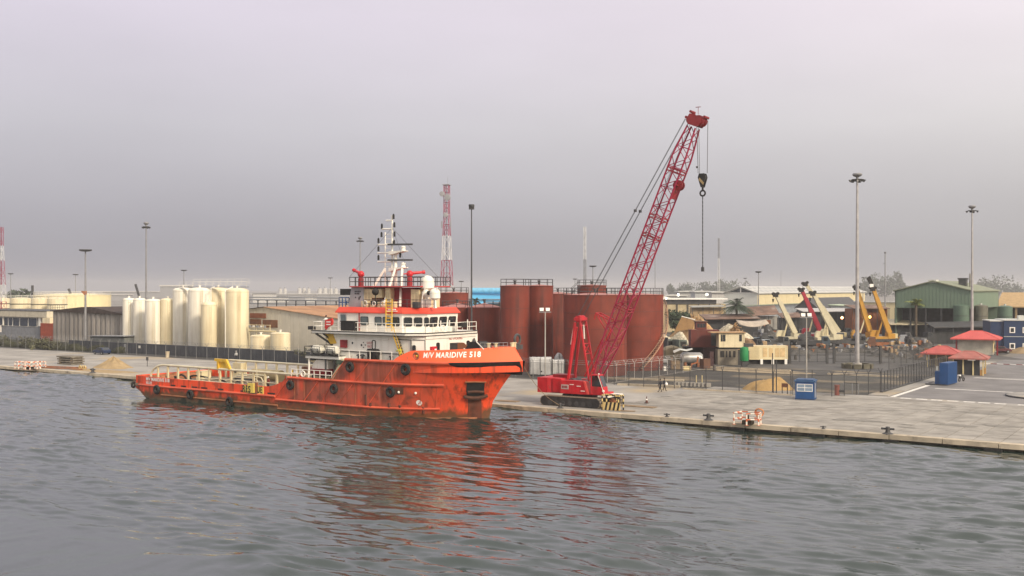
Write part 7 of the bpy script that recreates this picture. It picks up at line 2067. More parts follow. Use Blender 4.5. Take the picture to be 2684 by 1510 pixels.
# red hydrant and pipe frame
t = thing('red_hydrant', 'small red hydrant post right of the blue kiosk', 'hydrant', G(2194, 1036))
MB().cyl((0, 0, 0), (0, 0, 1.2), 0.32, n=12).cyl((0, 0, 1.2), (0, 0, 1.35), 0.36, n=12).build('barrel', mat('hydrant_red', (0.28, 0.07, 0.05), 0.6), t, smooth=True); MB().box(0.2, 1.0, -.12, .12, .4, .7).build('outlet', M_dark, t)
t = thing('pipe_guard', 'pale U-shaped pipe guard rails right of the red hydrant', 'rail', G(2232, 1032))
for x in (-1.0, 0.1, 0.9): MB().cyl((x, 0, 0), (x, 0, 1.4), 0.06, n=6).build('post', M_grey, t)
MB().tube([(-1.0, 0, 1.4), (0.9, 0, 1.4)], 0.05, 5).build('rail', M_dark, t)
t = thing('iron_stand', 'small dark iron stand left of the blue kiosk', 'stand', G(2057, 1035))
for x in (-.35, .35): MB().cyl((x, 0, 0), (x, 0, 1.4), 0.06, n=6).build('post', M_dark, t)
MB().box(-.4, .4, -.1, .1, 1.0, 1.5).build('box_head', M_rustbar, t)
for px, h, lab in ((2025, 3.9, 'tall dark post in front of the sand pile'), (2035, 3.4, 'thinner dark post right of the tall dark post by the sand pile')):
    p = G(px, 1028 if px < 2030 else 1034); t = thing('yard_post', lab, 'post', p); MB().cyl((0, 0, 0), (0, 0, h * 1.35), 0.07, n=6).build('pole', M_postd, t)

# stacked cabins and containers
def unit(px0, px1, t_c, z0, z1, dep, m, label, name='container', cat='container', rz=YAW, ribs=0, mr=None):
    p = P(px0, t_c); wd = (px1 - px0) / FOC * t_c
    t = thing(name, label, cat, (p[0], p[1], z0), rz); h = z1 - z0
    MB().box(0, wd, 0, dep, 0.12, h - .12).build('wall', m, t)
    MB().box(-.04, wd + .04, -.04, dep + .04, h - .14, h).box(-.04, wd + .04, -.04, dep + .04, 0, .14).build('frame', mr or m, t)
    for x in (0, wd): MB().box(x - .07, x + .07, -.07, .07, 0, h).build('corner_post', mr or m, t)
    if ribs:
        rb_ = None
        for k in range(ribs):
            if rb_ is None: rb_ = MB().box(0, 0.06, -.05, 0, .16, h - .16).build('rib', m, t, loc=(wd * 0.5 / ribs, 0, 0))
            else: cp(rb_, (wd * (k + .5) / ribs, 0, 0), t)
    return t, wd, h
M_cont = mat('container_maroon', (0.13, 0.028, 0.022), 0.65, var=0.15, streak=0.3)
M_contd = mat('container_dark', (0.045, 0.02, 0.022), 0.7, var=0.2)
t, wd, h = unit(1812, 1884, 194, 3.0, 6.2, 3.2, M_cont, 'maroon container on the upper level left of the cream cabin', ribs=14)
MB().box(wd * .72, wd * .98, -.08, -.03, .3, h - .3).build('end_panel', M_dark, t)
t, wd, h = unit(1845, 1884, 193, 0.0, 2.95, 3.2, M_contd, 'dark maroon container under the upper maroon one', ribs=9)
t, wd, h = unit(1796, 1843, 197, 0.0, 2.95, 2.6, M_darkwall, 'blackish container at lower level left of the dark maroon one', ribs=8)
t, wd, h = unit(1826, 1851, 196, 6.25, 7.7, 2.4, M_cont, 'little maroon hut with windows on top of the containers', 'rooftop_hut', 'hut')
for k in range(3): MB().box(.12 + k * .55, .55 + k * .55, -.06, -.02, .35, 1.1).build('window', M_glass, t)
MB().box(-.3, wd + .3, -.3, 2.6, h, h + .1).build('roof', M_rustroof, t)
M_cabc = mat('cabin_cream', (0.66, 0.58, 0.40), 0.6, var=0.06, scale=0.8, streak=0.45, dirt=(0.20, 0.13, 0.07), ss=2.0)
t, wd, h = unit(1885, 1951, 190, 3.2, 5.85, 2.8, M_cabc, 'cream cabin raised on the lower old unit, streaked and dark-windowed', 'site_cabin', 'cabin')
for u, w_ in ((0.07, .06), (0.15, .1), (0.80, .1)):
    f_ = MB().box(wd * u, wd * (u + w_), -.07, -.02, h * .42, h * .88).build('window', M_dark, t)
    MB().box(wd * u + .04, wd * (u + w_) - .04, -.09, -.07, h * .45, h * .85).build('pane', M_glass, f_)
MB().box(-1.6, wd + .2, -.4, 3.0, h, h + .14).build('roof', mat('rust_board', (0.38, 0.24, 0.13), 0.8, var=0.3), t)
MB().box(0, wd, 0.2, 2.6, -.3, 0).build('underframe', M_black, t)
M_old = mat('old_hut', (0.20, 0.175, 0.14), 0.8, var=0.25, streak=0.6, dirt=(0.14, 0.12, 0.09))
t, wd, h = unit(1882, 1933, 190, 0.0, 2.85, 2.8, M_old, 'old grey-white stripped hut with gaping windows under the cream cabin', 'old_hut', 'hut')
for u, w_ in ((0.12, .2), (0.40, .08), (0.56, .1), (0.78, .12)): MB().box(wd * u, wd * (u + w_), -.06, -.02, h * .5, h * .9).build('window_opening', M_black, t)
MB().box(wd, wd + 2.2, 0.2, 2.4, 0, 2.6).build('dark_bay', M_darkwall, t)
# green tank and cream container on stilts
p = P(1953, 186)
t = thing('green_box_tank', 'bright green rounded tank at the left end of the cream stilted container', 'tank', p, YAW)
MB().lathe((0, 0.7, 0), [(0.3, 0.9), (0.72, 1.0), (0.76, 1.1), (0.76, 3.1), (0.7, 3.35), (0.3, 3.5), (0.001, 3.5)], 22).build('shell', mat('bright_green', (0.02, 0.22, 0.075), 0.5, var=0.1), t, smooth=True)
MB().box(-.5, .5, .2, 1.2, 0, .95).build('stand', M_dark, t)
MB().cyl((0, .7, 3.5), (0, .7, 4.2), 0.12, n=8).box(-0.1, 1.6, .5, .9, 3.5, 4.1).build('fitting', M_dark, t)
M_crc = mat('container_cream', (0.66, 0.57, 0.36), 0.6, var=0.06, streak=0.25, dirt=(0.45, 0.25, 0.10))
t, wd, h = unit(1963, 2064, 192, 0.85, 3.35, 2.6, M_crc, 'long cream container raised on stilts with dark underside', ribs=0)
rb_ = None
for k in range(12):
    if rb_ is None: rb_ = MB().box(0, 0.09, -.05, 0, .2, h - .2).build('rib', M_crc, t, loc=(.1, 0, 0))
    else: cp(rb_, (.1 + k * .16, 0, 0), t)
for u, w_ in ((0.36, .11), (0.52, .1), (0.68, .1), (0.80, .13)): MB().box(wd * u, wd * (u + w_), -.05, -.01, .5, h - .4).box(wd * u, wd * (u + w_), -.07, -.05, h - .45, h - .38).build('door_panel', mat('panel_tan', (0.58, 0.42, 0.22), 0.6), t)
for u in (0.33, 0.62, 0.96): MB().box(wd * u - .22, wd * u + .22, -.05, .3, -.85, .1).build('stilt', M_letter, t)
MB().box(0.2, wd - .1, 0.6, 2.4, -.82, 0).build('under_gear', M_black, t)
# silver horizontal tank, tarped heap, crates
t = thing('silver_tank', 'dull silver horizontal tank lying on cradles in the scrap yard', 'tank', P(1782, 186), YAW)
MB().lathe((0, 0, 1.55), [(0.001, 0), (0.7, .15), (1.0, .5), (1.0, 3.6), (0.7, 4.0), (0.001, 4.15)], 20, axis='x').build('shell', mat('dull_silver', (0.32, 0.32, 0.32), 0.4, metal=0.4, var=0.2, streak=0.3), t, smooth=True)
MB().box(.7, 1.1, -.8, .8, 0, .8).box(3.0, 3.4, -.8, .8, 0, .8).build('cradle', M_rustbar, t)
t = tarp(1742, 1792, 199, 908, 4.0, 'tan sheet-covered heap behind the silver tank', 0.25)
for ch in t.children:
    if ch.name.startswith('tarp'): ch.data.materials[0] = mat('tarp_tan', (0.30, 0.25, 0.16), 0.8, var=0.2, streak=0.4)
pl2 = MB()
vs = [(0, 0, 2.6), (1.2, .2, 3.1), (2.3, .1, 2.9), (3.4, .4, 3.2), (0.1, 1.4, 2.9), (1.2, 1.5, 3.3), (2.4, 1.5, 3.1), (3.5, 1.6, 3.35)]
pl2.add(vs, [(0, 1, 5, 4), (1, 2, 6, 5), (2, 3, 7, 6)])
o = tag(pl2.build('loose_sheet', M_pale, None, loc=(*P(1766, 184), 0), rz=YAW), 'crumpled white sheet lying over the silver tank end', 'sheet')
md = o.modifiers.new('solid', 'SOLIDIFY'); md.thickness = 0.05
for k, (px, t_c, sx, sy, sz_, m, lab) in enumerate(((1770, 180, 1.5, 1.2, 1.4, M_wood, 'brown wooden crate left of the silver tank foot'), (1799, 178, 1.3, .8, .6, M_gate, 'low cream crate in front of the silver tank'), (1741, 177, .5, .5, .7, M_letter, 'small white drum near the big red tank foot'), (1848, 182, 1.6, 1.0, 1.6, mat('crate_brown', (0.12, 0.06, 0.04), 0.8), 'dark brown crate in front of the dark maroon container'), (1864, 186, 1.2, .3, 2.6, M_contd, 'upright dark maroon panel beside the old hut'))):
    t = thing('yard_crate', lab, 'crate', P(px, t_c), YAW + 0.2 * k)
    MB().box(-sx / 2, sx / 2, -sy / 2, sy / 2, 0.05, sz_).build('box_body', m, t)
    MB().box(-sx / 2 - .04, sx / 2 + .04, -sy / 2 - .04, sy / 2 + .04, sz_, sz_ + .08).box(-sx / 2 - .03, sx / 2 + .03, -sy / 2 - .03, sy / 2 + .03, 0, .1).build('batten', m, t)
t = thing('white_cylinder', 'upright white gas bottle between the crates and the old hut', 'gas bottle', P(1838, 184))
MB().lathe((0, 0, 0), [(.25, 0), (.28, .1), (.28, 1.5), (.15, 1.8), (.08, 2.0), (.001, 2.05)], 14).build('bottle', M_letter, t, smooth=True)
t = thing('orange_pipe_rack', 'rusty orange bent pipe frame in front of the silver tank', 'pipe rack', P(1822, 180), YAW)
for y in (0, .8): MB().tube([(-.8, y, 0), (-.5, y, .9), (.4, y, 1.1), (.6, y, 2.2)], .09, 6).build('pipe', mat('orange_rust', (0.34, 0.12, 0.05), 0.7), t)
# heap of scrap timber with planks sticking out
hp_t = heap('timber_heap', P(1822, 243), 7.6, 5.0, 8.0, mat('timber_heap_tan', (0.42, 0.265, 0.13), 0.9, var=0.3, scale=1.4, bump=1.0), 'tall tan heap of sawdust and scrap timber behind the containers', 'timber heap', 15, n=22, lump=0.16)
rs = np.random.RandomState(2); plk = None
M_plank = mat('plank_tan', (0.46, 0.30, 0.15), 0.8, var=0.25, rand=0.35)
for k in range(110):
    a = rs.uniform(0, 6.28); r = rs.uniform(0.1, 0.95)
    x, y = 7.4 * r * math.cos(a), 5 * r * math.sin(a); z = 8.0 * max(0, 1 - r ** 1.05) ** 1.12 + .05
    if plk is None: plk = MB().box(-1.1, 1.1, -.12, .12, -.03, .03).build('plank', M_plank, hp_t)
    c_ = plk if k == 0 else cp(plk, (0, 0, 0), hp_t)
    c_.location = (x, y, z); c_.rotation_euler = (rs.normal(0, .4), rs.normal(.35, .45), a + rs.normal(0, .9))
t = thing('board_sheet', 'brown board sheet propped on the left of the timber heap', 'board', (*P(1797, 240), 0), YAW)
MB().prismy([(-2.6, 4.0), (1.7, 4.6), (2.2, 6.6), (-0.9, 7.4)], 0, .1).build('board', mat('board_brown', (0.27, 0.16, 0.07), 0.8), t)
MB().prismy([(-.9, 7.42), (2.2, 6.62), (2.2, 6.8), (-.9, 7.6)], -.1, .3).build('edge_strip', M_letter, t)
for x in (-1.5, 1.2): MB().cyl((x, .3, 0), (x, .3, 5), .1, n=6).build('prop', M_wood, t)
tmb = heap('timber_scatter', P(1925, 214), 5.5, 3.0, 6.2, mat('scrap_brown', (0.26, 0.17, 0.10), 0.9, var=0.4, scale=1.5, bump=1.0), 'lower heap of loose planks behind the cream cabin', 'timber heap', 16, lump=0.22)
for k in range(70):
    a = rs.uniform(0, 6.28); r = rs.uniform(0.0, 0.9)
    x, y = 5.3 * r * math.cos(a), 3 * r * math.sin(a); z = 6.2 * max(0, 1 - r ** 1.05) ** 1.12 + .1
    c_ = cp(plk, (x, y, z), tmb); c_.rotation_euler = (rs.normal(0, .4), rs.normal(.5, .5), a + rs.normal(0, .6))
heap('rubbish_heap', P(1905, 246), 10, 5, 5.0, mat('rubbish_pale', (0.46, 0.42, 0.32), 0.9, var=0.45, scale=2.2, bump=1.0), 'pale rubbish heap right of the tall timber heap', 'rubbish heap', 18, lump=0.3)
heap('rubbish_heap', P(1760, 232), 6, 4, 4.4, mat('rubbish_pale', (0.5, 0.46, 0.36)), 'pale rubbish heap between the red tank stair and the timber heap', 'rubbish heap', 19, lump=0.3)
# derelict machinery left of the containers
for k, (px, t_c, lab) in enumerate(((1752, 216, 'grey-green derelict truck hulk nearest the spiral stair'), (1783, 214, 'grey-green derelict truck hulk left of the containers'))):
    t = thing('derelict_truck', lab, 'truck', P(px, t_c), YAW + 0.5 * k, 'derelict truck hulks in the scrap yard')
    M_hulk = mat('hulk_green', (0.10, 0.12, 0.105), 0.7, var=0.4, streak=0.5)
    MB().prismy([(-1.2, 1.0), (1.1, 1.0), (1.2, 2.0), (0.8, 3.4), (-1.2, 3.5)], -1.1, 1.1).build('cab', M_hulk, t)
    MB().box(-.8, .6, -1.16, -1.1, 2.1, 3.1).box(1.0, 1.08, -.9, .9, 2.1, 3.0).build('window', M_black, t)
    MB().box(-4.2, -1.3, -1.1, 1.1, .9, 1.3).box(-4.0, -3.8, -1, 1, 1.3, 4.0).build('chassis', M_dark, t)
    for x in (-3.4, .3):
        for y in (-.95, .95): MB().lathe((x, y - .15, .55), [(.25, 0), (.55, 0), (.55, .3), (.25, .3)], 14, axis='y').build('wheel', M_black, t)
for k, (px, t_c, rz, lab, c) in enumerate(((2030, 238, .3, 'dark truck parked below the leftmost cream crane', M_dark), (2135, 240, -.2, 'blue-grey truck parked below the cream crane pair', mat('truck_bluegrey', (0.06, 0.08, 0.10), 0.6)), (2232, 243, .1, 'dark truck parked behind the tallest mast pole foot', M_dark), (2312, 236, 3.0, 'rusty brown truck parked below the yellow cranes', mat('truck_rust', (0.13, 0.06, 0.035), 0.7)), (2395, 246, 2.9, 'grey flat truck parked before the green shed opening', M_grey), (2352, 262, .2, 'dark truck parked under the rightmost yellow crane boom', M_dark), (2018, 278, .1, 'dark truck parked deep in the yard under the leftmost cream boom', M_darkwall), (2075, 282, .3, 'dark truck parked deep in the yard below the red crane boom tip', M_dark), (2200, 290, -.1, 'dark truck parked deep in the yard left of the orange lamp', M_darkwall), (2410, 262, .2, 'dark truck parked in front of the low flat shed', M_darkwall), (1960, 226, .5, 'dark truck parked behind the green tank and cream container', M_darkwall))):
    t = thing('parked_truck', lab, 'truck', P(px, t_c), YAW + rz)
    MB().prismy([(1.6, .9), (3.3, .9), (3.4, 1.9), (2.9, 2.9), (1.6, 2.95)], -1.1, 1.1).build('cab', c, t)
    MB().box(1.9, 2.8, -1.14, -1.1, 1.9, 2.7).prismy([(2.94, 2.8), (3.42, 1.95), (3.45, 1.95), (2.97, 2.8)], -.95, .95).build('window', M_glass, t)
    MB().box(-3.8, 3.2, -.5, .5, .7, 1.0).build('chassis', M_black, t)
    if True: MB().box(-3.9, 1.4, -1.2, 1.2, 1.0, 1.15).box(-3.9, 1.4, -1.2, -1.12, 1.15, 1.7).box(-3.9, 1.4, 1.12, 1.2, 1.15, 1.7).build('load_bed', M_rustbar if k == 3 else M_dark, t)
    for x in (-3.0, -1.9, 2.5):
        for y in (-.95, .95): MB().lathe((x, y - .15, .5), [(.22, 0), (.5, .02), (.5, .3), (.22, .3)], 12, axis='y').build('wheel', M_black, t, smooth=True)
fence('chain_link_fence', 'dark mesh fence left of the yard gate, right of the cream stilted container', P(2066, 193.5), P(1990, 193), 2.5, 2.8, False, M_postd)
fence('chain_link_fence', 'dark mesh fence right of the yard gate running towards the black tank', P(2311, 194), P(2440, 196), 2.5, 2.9, False, M_postd)
fence('chain_link_fence', 'dark mesh fence behind the small red canopy at the yard edge', P(2330, 176), P(2425, 178), 2.5, 2.6, True, M_postd)
dr_ = None
for k, (px, t_c) in enumerate(((1756, 190), (1762, 188), (1806, 188), (1873, 178), (2085, 205), (2120, 208), (2340, 206), (2372, 208), (2402, 204), (2430, 214))):
    if dr_ is None:
        dr_ = thing('oil_drum', '', 'drum', P(px, t_c), 0, 'oil drums about the yard')
        MB().lathe((0, 0, 0), [(.28, 0), (.3, .03), (.28, .3), (.3, .32), (.28, .34), (.28, .6), (.3, .62), (.28, .64), (.3, .9), (.26, .88), (.001, .88)], 14).build('shell', mat('drum_paint', (0.10, 0.09, 0.08), 0.6, rand=.6, patch=.4), dr_, smooth=True)
    o = dr_ if k == 0 else dup(dr_, P(px, t_c))
    o['label'] = 'oil drum ' + ('left of the silver tank, back one', 'left of the silver tank, front one', 'right of the silver tank', 'before the old stripped hut', 'behind the left gate leaf', 'behind the left gate leaf near its post', 'behind the mesh fence, first right of the gate', 'behind the mesh fence, second right of the gate', 'behind the mesh fence, third right of the gate', 'near the squat black tank')[k]
# parked cars and vans in the mid yard
for k, (px, t_c, rz, c, kind, lab) in enumerate(((1990, 256, 0.3, mat('van_blue', (0.14, 0.19, 0.23), 0.35), 1, 'pale blue-grey van parked left of the mobile cranes'), (2003, 247, 0.4, mat('suv_silver', (0.28, 0.32, 0.36), 0.3), 1, 'silver-blue off-roader parked in front of the grey van'), (2012, 266, 0.2, mat('suv_dark', (0.04, 0.05, 0.06), 0.3), 1, 'dark off-roader parked under the left cream crane boom'), (1966, 250, 1.2, mat('car_grey', (0.2, 0.2, 0.21), 0.35), 0, 'grey car parked right of the loose planks'))):
    car(P(px, t_c), YAW + rz, c, lab, None, 1.0, kind)
# dark piles of machinery beside the cranes
for k, (px, t_c, h, lab) in enumerate(((2010, 272, 5.2, 'tall dark machinery pile behind the parked off-roaders'), (2380, 236, 2.4, 'dark scrap pile right of the yellow mobile cranes'), (2350, 232, 2.0, 'dark scrap pile nearest the yellow mobile cranes'), (2420, 232, 2.2, 'rusty tan scrap pile behind the small red canopy'), (2440, 205, 1.6, 'low dark scrap pile before the black tank'), (1700 + 300, 232, 1.8, 'dark engine block pile behind the cream stilted container'), (2045, 226, 1.5, 'low dark scrap pile left of the gate, behind its mesh fence'), (2090, 224, 1.3, 'low scrap pile behind the left gate leaf'), (2150, 228, 1.4, 'low scrap pile behind the middle gate posts'), (2215, 230, 1.2, 'low scrap pile behind the right gate leaf, left of the thick mast'), (2270, 226, 1.5, 'low scrap pile behind the right gate leaf, right of the thick mast'), (2325, 214, 1.6, 'scrap pile just right of the right gate post'), (2395, 214, 1.7, 'scrap pile behind the mesh fence right of the gate'), (1718, 196, 1.8, 'scrap pile tucked behind the right big red tank'), (1795, 206, 2.2, 'scrap pile behind the silver tank'))):
    p = P(px, t_c); t = heap('scrap_pile', p, 4.2, 2.6, h, mat('scrap_dark', (0.085, 0.08, 0.075), 0.8, var=0.5, scale=1.4, bump=1.0), lab, 'scrap pile', 30 + k, lump=0.3)
    for q in range(16):
        a = rs.uniform(0, 6.28); r = rs.uniform(0, .9); x, y = 4 * r * math.cos(a), 2.5 * r * math.sin(a); z = h * max(0, 1 - r ** 1.05) ** 1.1
        m = rs.choice([0, 1, 2, 3]); MB().cbox((x, y, z + .2), (rs.uniform(.4, 1.6), rs.uniform(.3, .9), rs.uniform(.3, 1.1)), a).build('scrap_piece', (M_rustbar, M_grey, M_dark, M_tanwall)[m], t)
p = P(2462, 200)
t = thing('black_tank', 'squat black plastic tank behind the small red canopy', 'tank', p)
MB().lathe((0, 0, 0), [(1.0, 0), (1.0, 2.3), (1.06, 2.35), (1.0, 2.45), (.9, 2.8), (.3, 3.0), (.001, 3.0)], 20).build('shell', M_black, t, smooth=True)
MB().cyl((0, 0, 3.0), (0, 0, 3.15), .3, n=10).build('lid', M_gate, t)

# ---- mobile cranes
def mobile_crane(px, t_c, rz, col, label, bl, ba, sub=True, mcab=None, jib=False, group='telescopic mobile cranes in the yard'):
    t = thing('mobile_crane', label, 'mobile crane', P(px, t_c), rz, group)
    MB().box(-4.2, 4.6, -1.25, 1.25, 0.9, 1.55).box(3.2, 4.9, -1.2, 1.2, 1.0, 1.9).build('chassis', M_dark, t)
    c = MB().prismy([(3.6, 1.5), (5.2, 1.5), (5.25, 2.2), (4.8, 3.0), (3.6, 3.05)], -1.2, 0.2).build('driver_cab', M_dark, t)
    MB().box(3.8, 4.7, -1.24, -1.2, 2.1, 2.9).prismy([(4.87, 2.95), (5.28, 2.25), (5.31, 2.25), (4.9, 2.95)], -1.1, .1).build('window', M_glass, c)
    for x in (-3.2, -1.9, 1.7, 3.9):
        for y in (-1.15, 1.15):
            w = MB().lathe((x, y - .2, .6), [(.28, 0), (.6, .02), (.6, .38), (.28, .4)], 14, axis='y').build('wheel', M_black, t, smooth=True)
            MB().cyl((x, y - .21, .6), (x, y + .21, .6), .27, n=10).build('rim', M_galv, w)
    for x in (-4.0, 0.4, 4.3): MB().box(x - .2, x + .2, -1.5, 1.5, .8, 1.1).build('outrigger', M_yellow if x < 0 else M_dark, t)
    MB().box(-3.4, 1.2, -1.1, 1.1, 1.6, 2.2).prismy([(-4.3, 1.7), (-2.6, 1.7), (-2.6, 3.1), (-4.3, 2.9)], -1.2, 1.2).build('turntable', col, t)
    MB().box(-4.9, -4.3, -1.2, 1.2, 1.8, 2.9).build('counterweight', mcab or M_gate, t)
    oc = MB().prismy([(-.8, 2.2), (1.3, 2.2), (1.2, 3.0), (.8, 3.7), (-.8, 3.7)], -1.2, -.35).build('operator_cab', mcab or col, t)
    MB().box(-.5, 1.0, -1.24, -1.2, 2.7, 3.5).build('window', M_glass, oc)
    f = Vector((-3.2, 0.2, 3.0)); d = Vector((math.cos(ba), 0, math.sin(ba))); n = Vector((-d.z, 0, d.x))
    z = 0.0
    for k, (l, s) in enumerate(((0.5, .58), (0.28, .48), (0.22, .40))):
        a = f + d * (bl * z); b_ = f + d * (bl * (z + l + .02)); z += l
        vs = [q + n * (u * s) + Vector((0, v * s * .8, 0)) for q in (a, b_) for u, v in ((-1, -1), (1, -1), (1, 1), (-1, 1))]
        MB().add(vs, [(0, 3, 2, 1), (4, 5, 6, 7), (0, 1, 5, 4), (1, 2, 6, 5), (2, 3, 7, 6), (3, 0, 4, 7)]).build('boom_section', col, t)
    e = f + d * bl
    MB().cbox(e - n * .1, (1.0, .8, 1.0)).cyl(e + d * .5 - n * .5 - Vector((0, .3, 0)), e + d * .5 - n * .5 + Vector((0, .3, 0)), .4, n=12).cyl(e + d * .1 + n * .5 - Vector((0, .3, 0)), e + d * .1 + n * .5 + Vector((0, .3, 0)), .35, n=12).build('boom_head', M_black, t)
    MB().cyl(f + d * (bl * .32) - n * .35, Vector((-.3, .2, 2.2)), .19, n=8).build('lift_ram', M_cream if jib is False else col, t)
    hb_ = e - n * .6 + d * .5
    h = MB().tube([hb_, hb_ - Vector((0, 0, 1.2))], .03, 4).cyl(hb_ - Vector((0, 0, 1.2)), hb_ - Vector((0, 0, 2.0)), .28, .12, 8)
    h.build('hook_block', M_black, t)
    if jib:
        MB().add([q + Vector((0, w, 0)) for w in (-.3, .3) for q in (e - n * .3, e + n * .4, e + n * .3 + d * 3.2, e - n * .6 + d * 3.0)], [(0, 1, 2, 3), (7, 6, 5, 4), (0, 4, 5, 1), (1, 5, 6, 2), (2, 6, 7, 3)]).build('jib_head', M_black, t)
        MB().cbox(e - n * .2 + d * .9, (.9, .8, .8), 0).build('jib_plate', M_letter, t)
    return t
M_crcream = mat('crane_cream', (0.56, 0.51, 0.36), 0.5, var=0.08, streak=0.2)
M_cry = mat('crane_yellow', (0.46, 0.24, 0.03), 0.5, var=0.1, streak=0.25)
M_crred = mat('crane_maroon', (0.32, 0.02, 0.04), 0.45, var=0.1)
rzc = YAW + math.pi     # booms swing over the cab, towards the left of the picture
mobile_crane(2050, 254, rzc + .1, M_crcream, 'small cream mobile crane, leftmost, its boom raised to the left', 10.5, rad(63))
mobile_crane(2116, 268, rzc, M_crred, 'red mobile crane between the two cream cranes, boom raised to the left', 11.5, rad(66), mcab=M_crred)
mobile_crane(2164, 262, rzc - .1, M_crcream, 'large cream mobile crane whose boom tip stands highest among the cream ones', 14.5, rad(56))
mobile_crane(2152, 250, rzc + .05, M_crcream, 'cream mobile crane in front of the large one, with a shorter boom', 11.0, rad(62))
mobile_crane(2248, 257, rzc + .15, M_cry, 'yellow mobile crane just right of the tallest mast pole', 11.5, rad(72))
mobile_crane(2296, 255, rzc, M_cry, 'yellow mobile crane with a black folded jib head, rightmost', 11.5, rad(70), jib=True)

# lit lamps in the yard
def yard_lamp(px, py, t_c, col, s, label, r=0.35, stand=True):
    p = P(px, t_c); z = Z(py, t_c)
    t = thing('yard_lamp', label, 'lamp', p, YAW)
    MB().ball((0, 0, z), r, 10).build('lamp_bulb', glow('lamp_' + label.split()[0] + str(px), col, s), t, smooth=True)
    MB().cyl((0, 0.1, 0), (0, 0.1, z - r * .8), 0.07, n=6).build('pole', M_dark, t)
yard_lamp(2207, 833, 296, (1.0, 0.42, 0.16), 7, 'orange lit lamp between the large cream crane and the tall mast', .4)
yard_lamp(2280, 831, 300, (1.0, 0.55, 0.10), 6, 'amber lit lamp between the two yellow crane booms', .4)
yard_lamp(2429, 812, 285, (0.30, 0.12, 1.0), 9, 'violet lit lamp in the opening of the green shed', .42)
yard_lamp(1778, 773, 340, (1.0, 0.95, 0.8), 6, 'white lit lamp above the dark-eaved shed, the left one', .42)
yard_lamp(1853, 772, 340, (1.0, 0.95, 0.7), 6, 'white lit lamp above the dark-eaved shed, the right one', .42)
yard_lamp(1746, 782, 320, (1.0, 0.95, 0.85), 5, 'small white lit lamp nearest the spiral stair', .3)
# ================================================================ TREES
M_bark = mat('bark', (0.10, 0.075, 0.05), 0.9, var=0.3)
M_leaf = mat('leaf_green', (0.045, 0.075, 0.03), 0.7, var=0.4, scale=0.6)
M_leafd = mat('leaf_dark', (0.03, 0.05, 0.022), 0.7, var=0.4, scale=0.6)
M_palm = mat('palm_green', (0.035, 0.055, 0.03), 0.6, var=0.35, scale=0.8)
def palm(p, h, R_, nf, label, lean=0.0, m=M_palm, up=0.5, seed=1):
    rs = np.random.RandomState(seed)
    t = thing('palm_tree', label, 'palm', p)
    MB().tube([(lean * 0, 0, 0), (lean * .3, 0, h * .4), (lean * .7, 0, h * .75), (lean, 0, h)], 0.32, 8).build('trunk', M_bark, t, smooth=True)
    for k in range(nf):
        az = 2 * math.pi * k / nf * 2.4 + rs.uniform(-.2, .2); el = rs.uniform(-0.5, 1.1) + up * .3
        L_ = R_ * rs.uniform(.85, 1.1); a = MB(); pts = []
        for i in range(9):
            s = i / 8; r = L_ * s
            pts.append(Vector((r * math.cos(el) * math.cos(az), r * math.cos(el) * math.sin(az), r * math.sin(el) - 0.55 * L_ * s * s * (1.0 if el > 0 else .5))))
        a.tube(pts, 0.04, 4)
        side = Vector((-math.sin(az), math.cos(az), 0))
        for i in range(1, 9):
            for j in range(3):
                q = pts[i - 1].lerp(pts[i], j / 3); wl = L_ * 0.26 * math.sin(math.pi * (0.15 + .8 * (i + j / 3) / 9))
                d = (pts[i] - pts[i - 1]).normalized()
                for sg in (-1, 1):
                    e = q + side * (sg * wl) + d * wl * .5 + Vector((0, 0, -wl * .35 + rs.normal(0, .05)))
                    a.add([q, q + d * .14, e], [(0, 1, 2)])
        a.build('frond', m, t, loc=(lean, 0, h))
    return t
palm(P(1931, 291), Z(802, 291), 5.3, 36, 'big dark date palm with a full round crown above the rusty low roof', 0, M_palm, .5, 2)
palm(P(2401, 276), Z(800, 276), 4.0, 14, 'young palm with upright yellow-green fronds before the green shed', 0, mat('palm_light', (0.17, 0.20, 0.05), 0.6, var=0.3), 2.2, 5)
palm(P(1246, 240), Z(789, 240) , 1.8, 12, 'small palm top below the sky-blue building', 0, M_palm, .6, 7)
def tree(p, h, w, label, m=M_leaf, seed=1, name='broadleaf_tree', n=260, trunk=0.35, ls=0.5, group=None, flat=.75, lean=0.0):
    rs = np.random.RandomState(seed)
    t = thing(name, label, 'tree', p, 0, group)
    MB().cyl((0, 0, 0), (lean * .5, 0, h * trunk), .22 + h * .012, .14, 7)
    tr_ = MB().cyl((0, 0, 0), (lean * .6, 0, h * .55), .16 + h * .012, .08, 7)
    for k in range(5):
        a = rs.uniform(0, 6.28); tr_.cyl((lean * .4, 0, h * (.3 + .05 * k)), (lean + w * .3 * math.cos(a), w * .3 * math.sin(a), h * rs.uniform(.55, .85)), .08, .03, 5)
    tr_.build('trunk', M_bark, t)
    cl = [(rs.normal(0, .28) * w + lean, rs.normal(0, .28) * w, h * rs.uniform(trunk + .1, .92), rs.uniform(.16, .30) * w) for _ in range(11)]
    a = MB()
    for k in range(n):
        c = cl[k % len(cl)]; v = rs.normal(0, 1, 3); v /= np.linalg.norm(v); r = c[3] * rs.uniform(.6, 1.05)
        q = Vector((c[0] + v[0] * r, c[1] + v[1] * r, c[2] + v[2] * r * flat))
        u = Vector(rs.normal(0, 1, 3)).normalized(); w2 = u.cross(Vector(v)).normalized(); s = ls * rs.uniform(.6, 1.3)
        a.add([q + u * s, q + w2 * s * .6, q - u * s, q - w2 * s * .6], [(0, 1, 2, 3)])
    a.build('crown', m, t)
    return t
tree(P(1790, 300), Z(800, 300), 7.5, 'dark leaning bushy tree left of the timber heap', M_leafd, 3, n=1500, trunk=.1, ls=.42, lean=1.5)
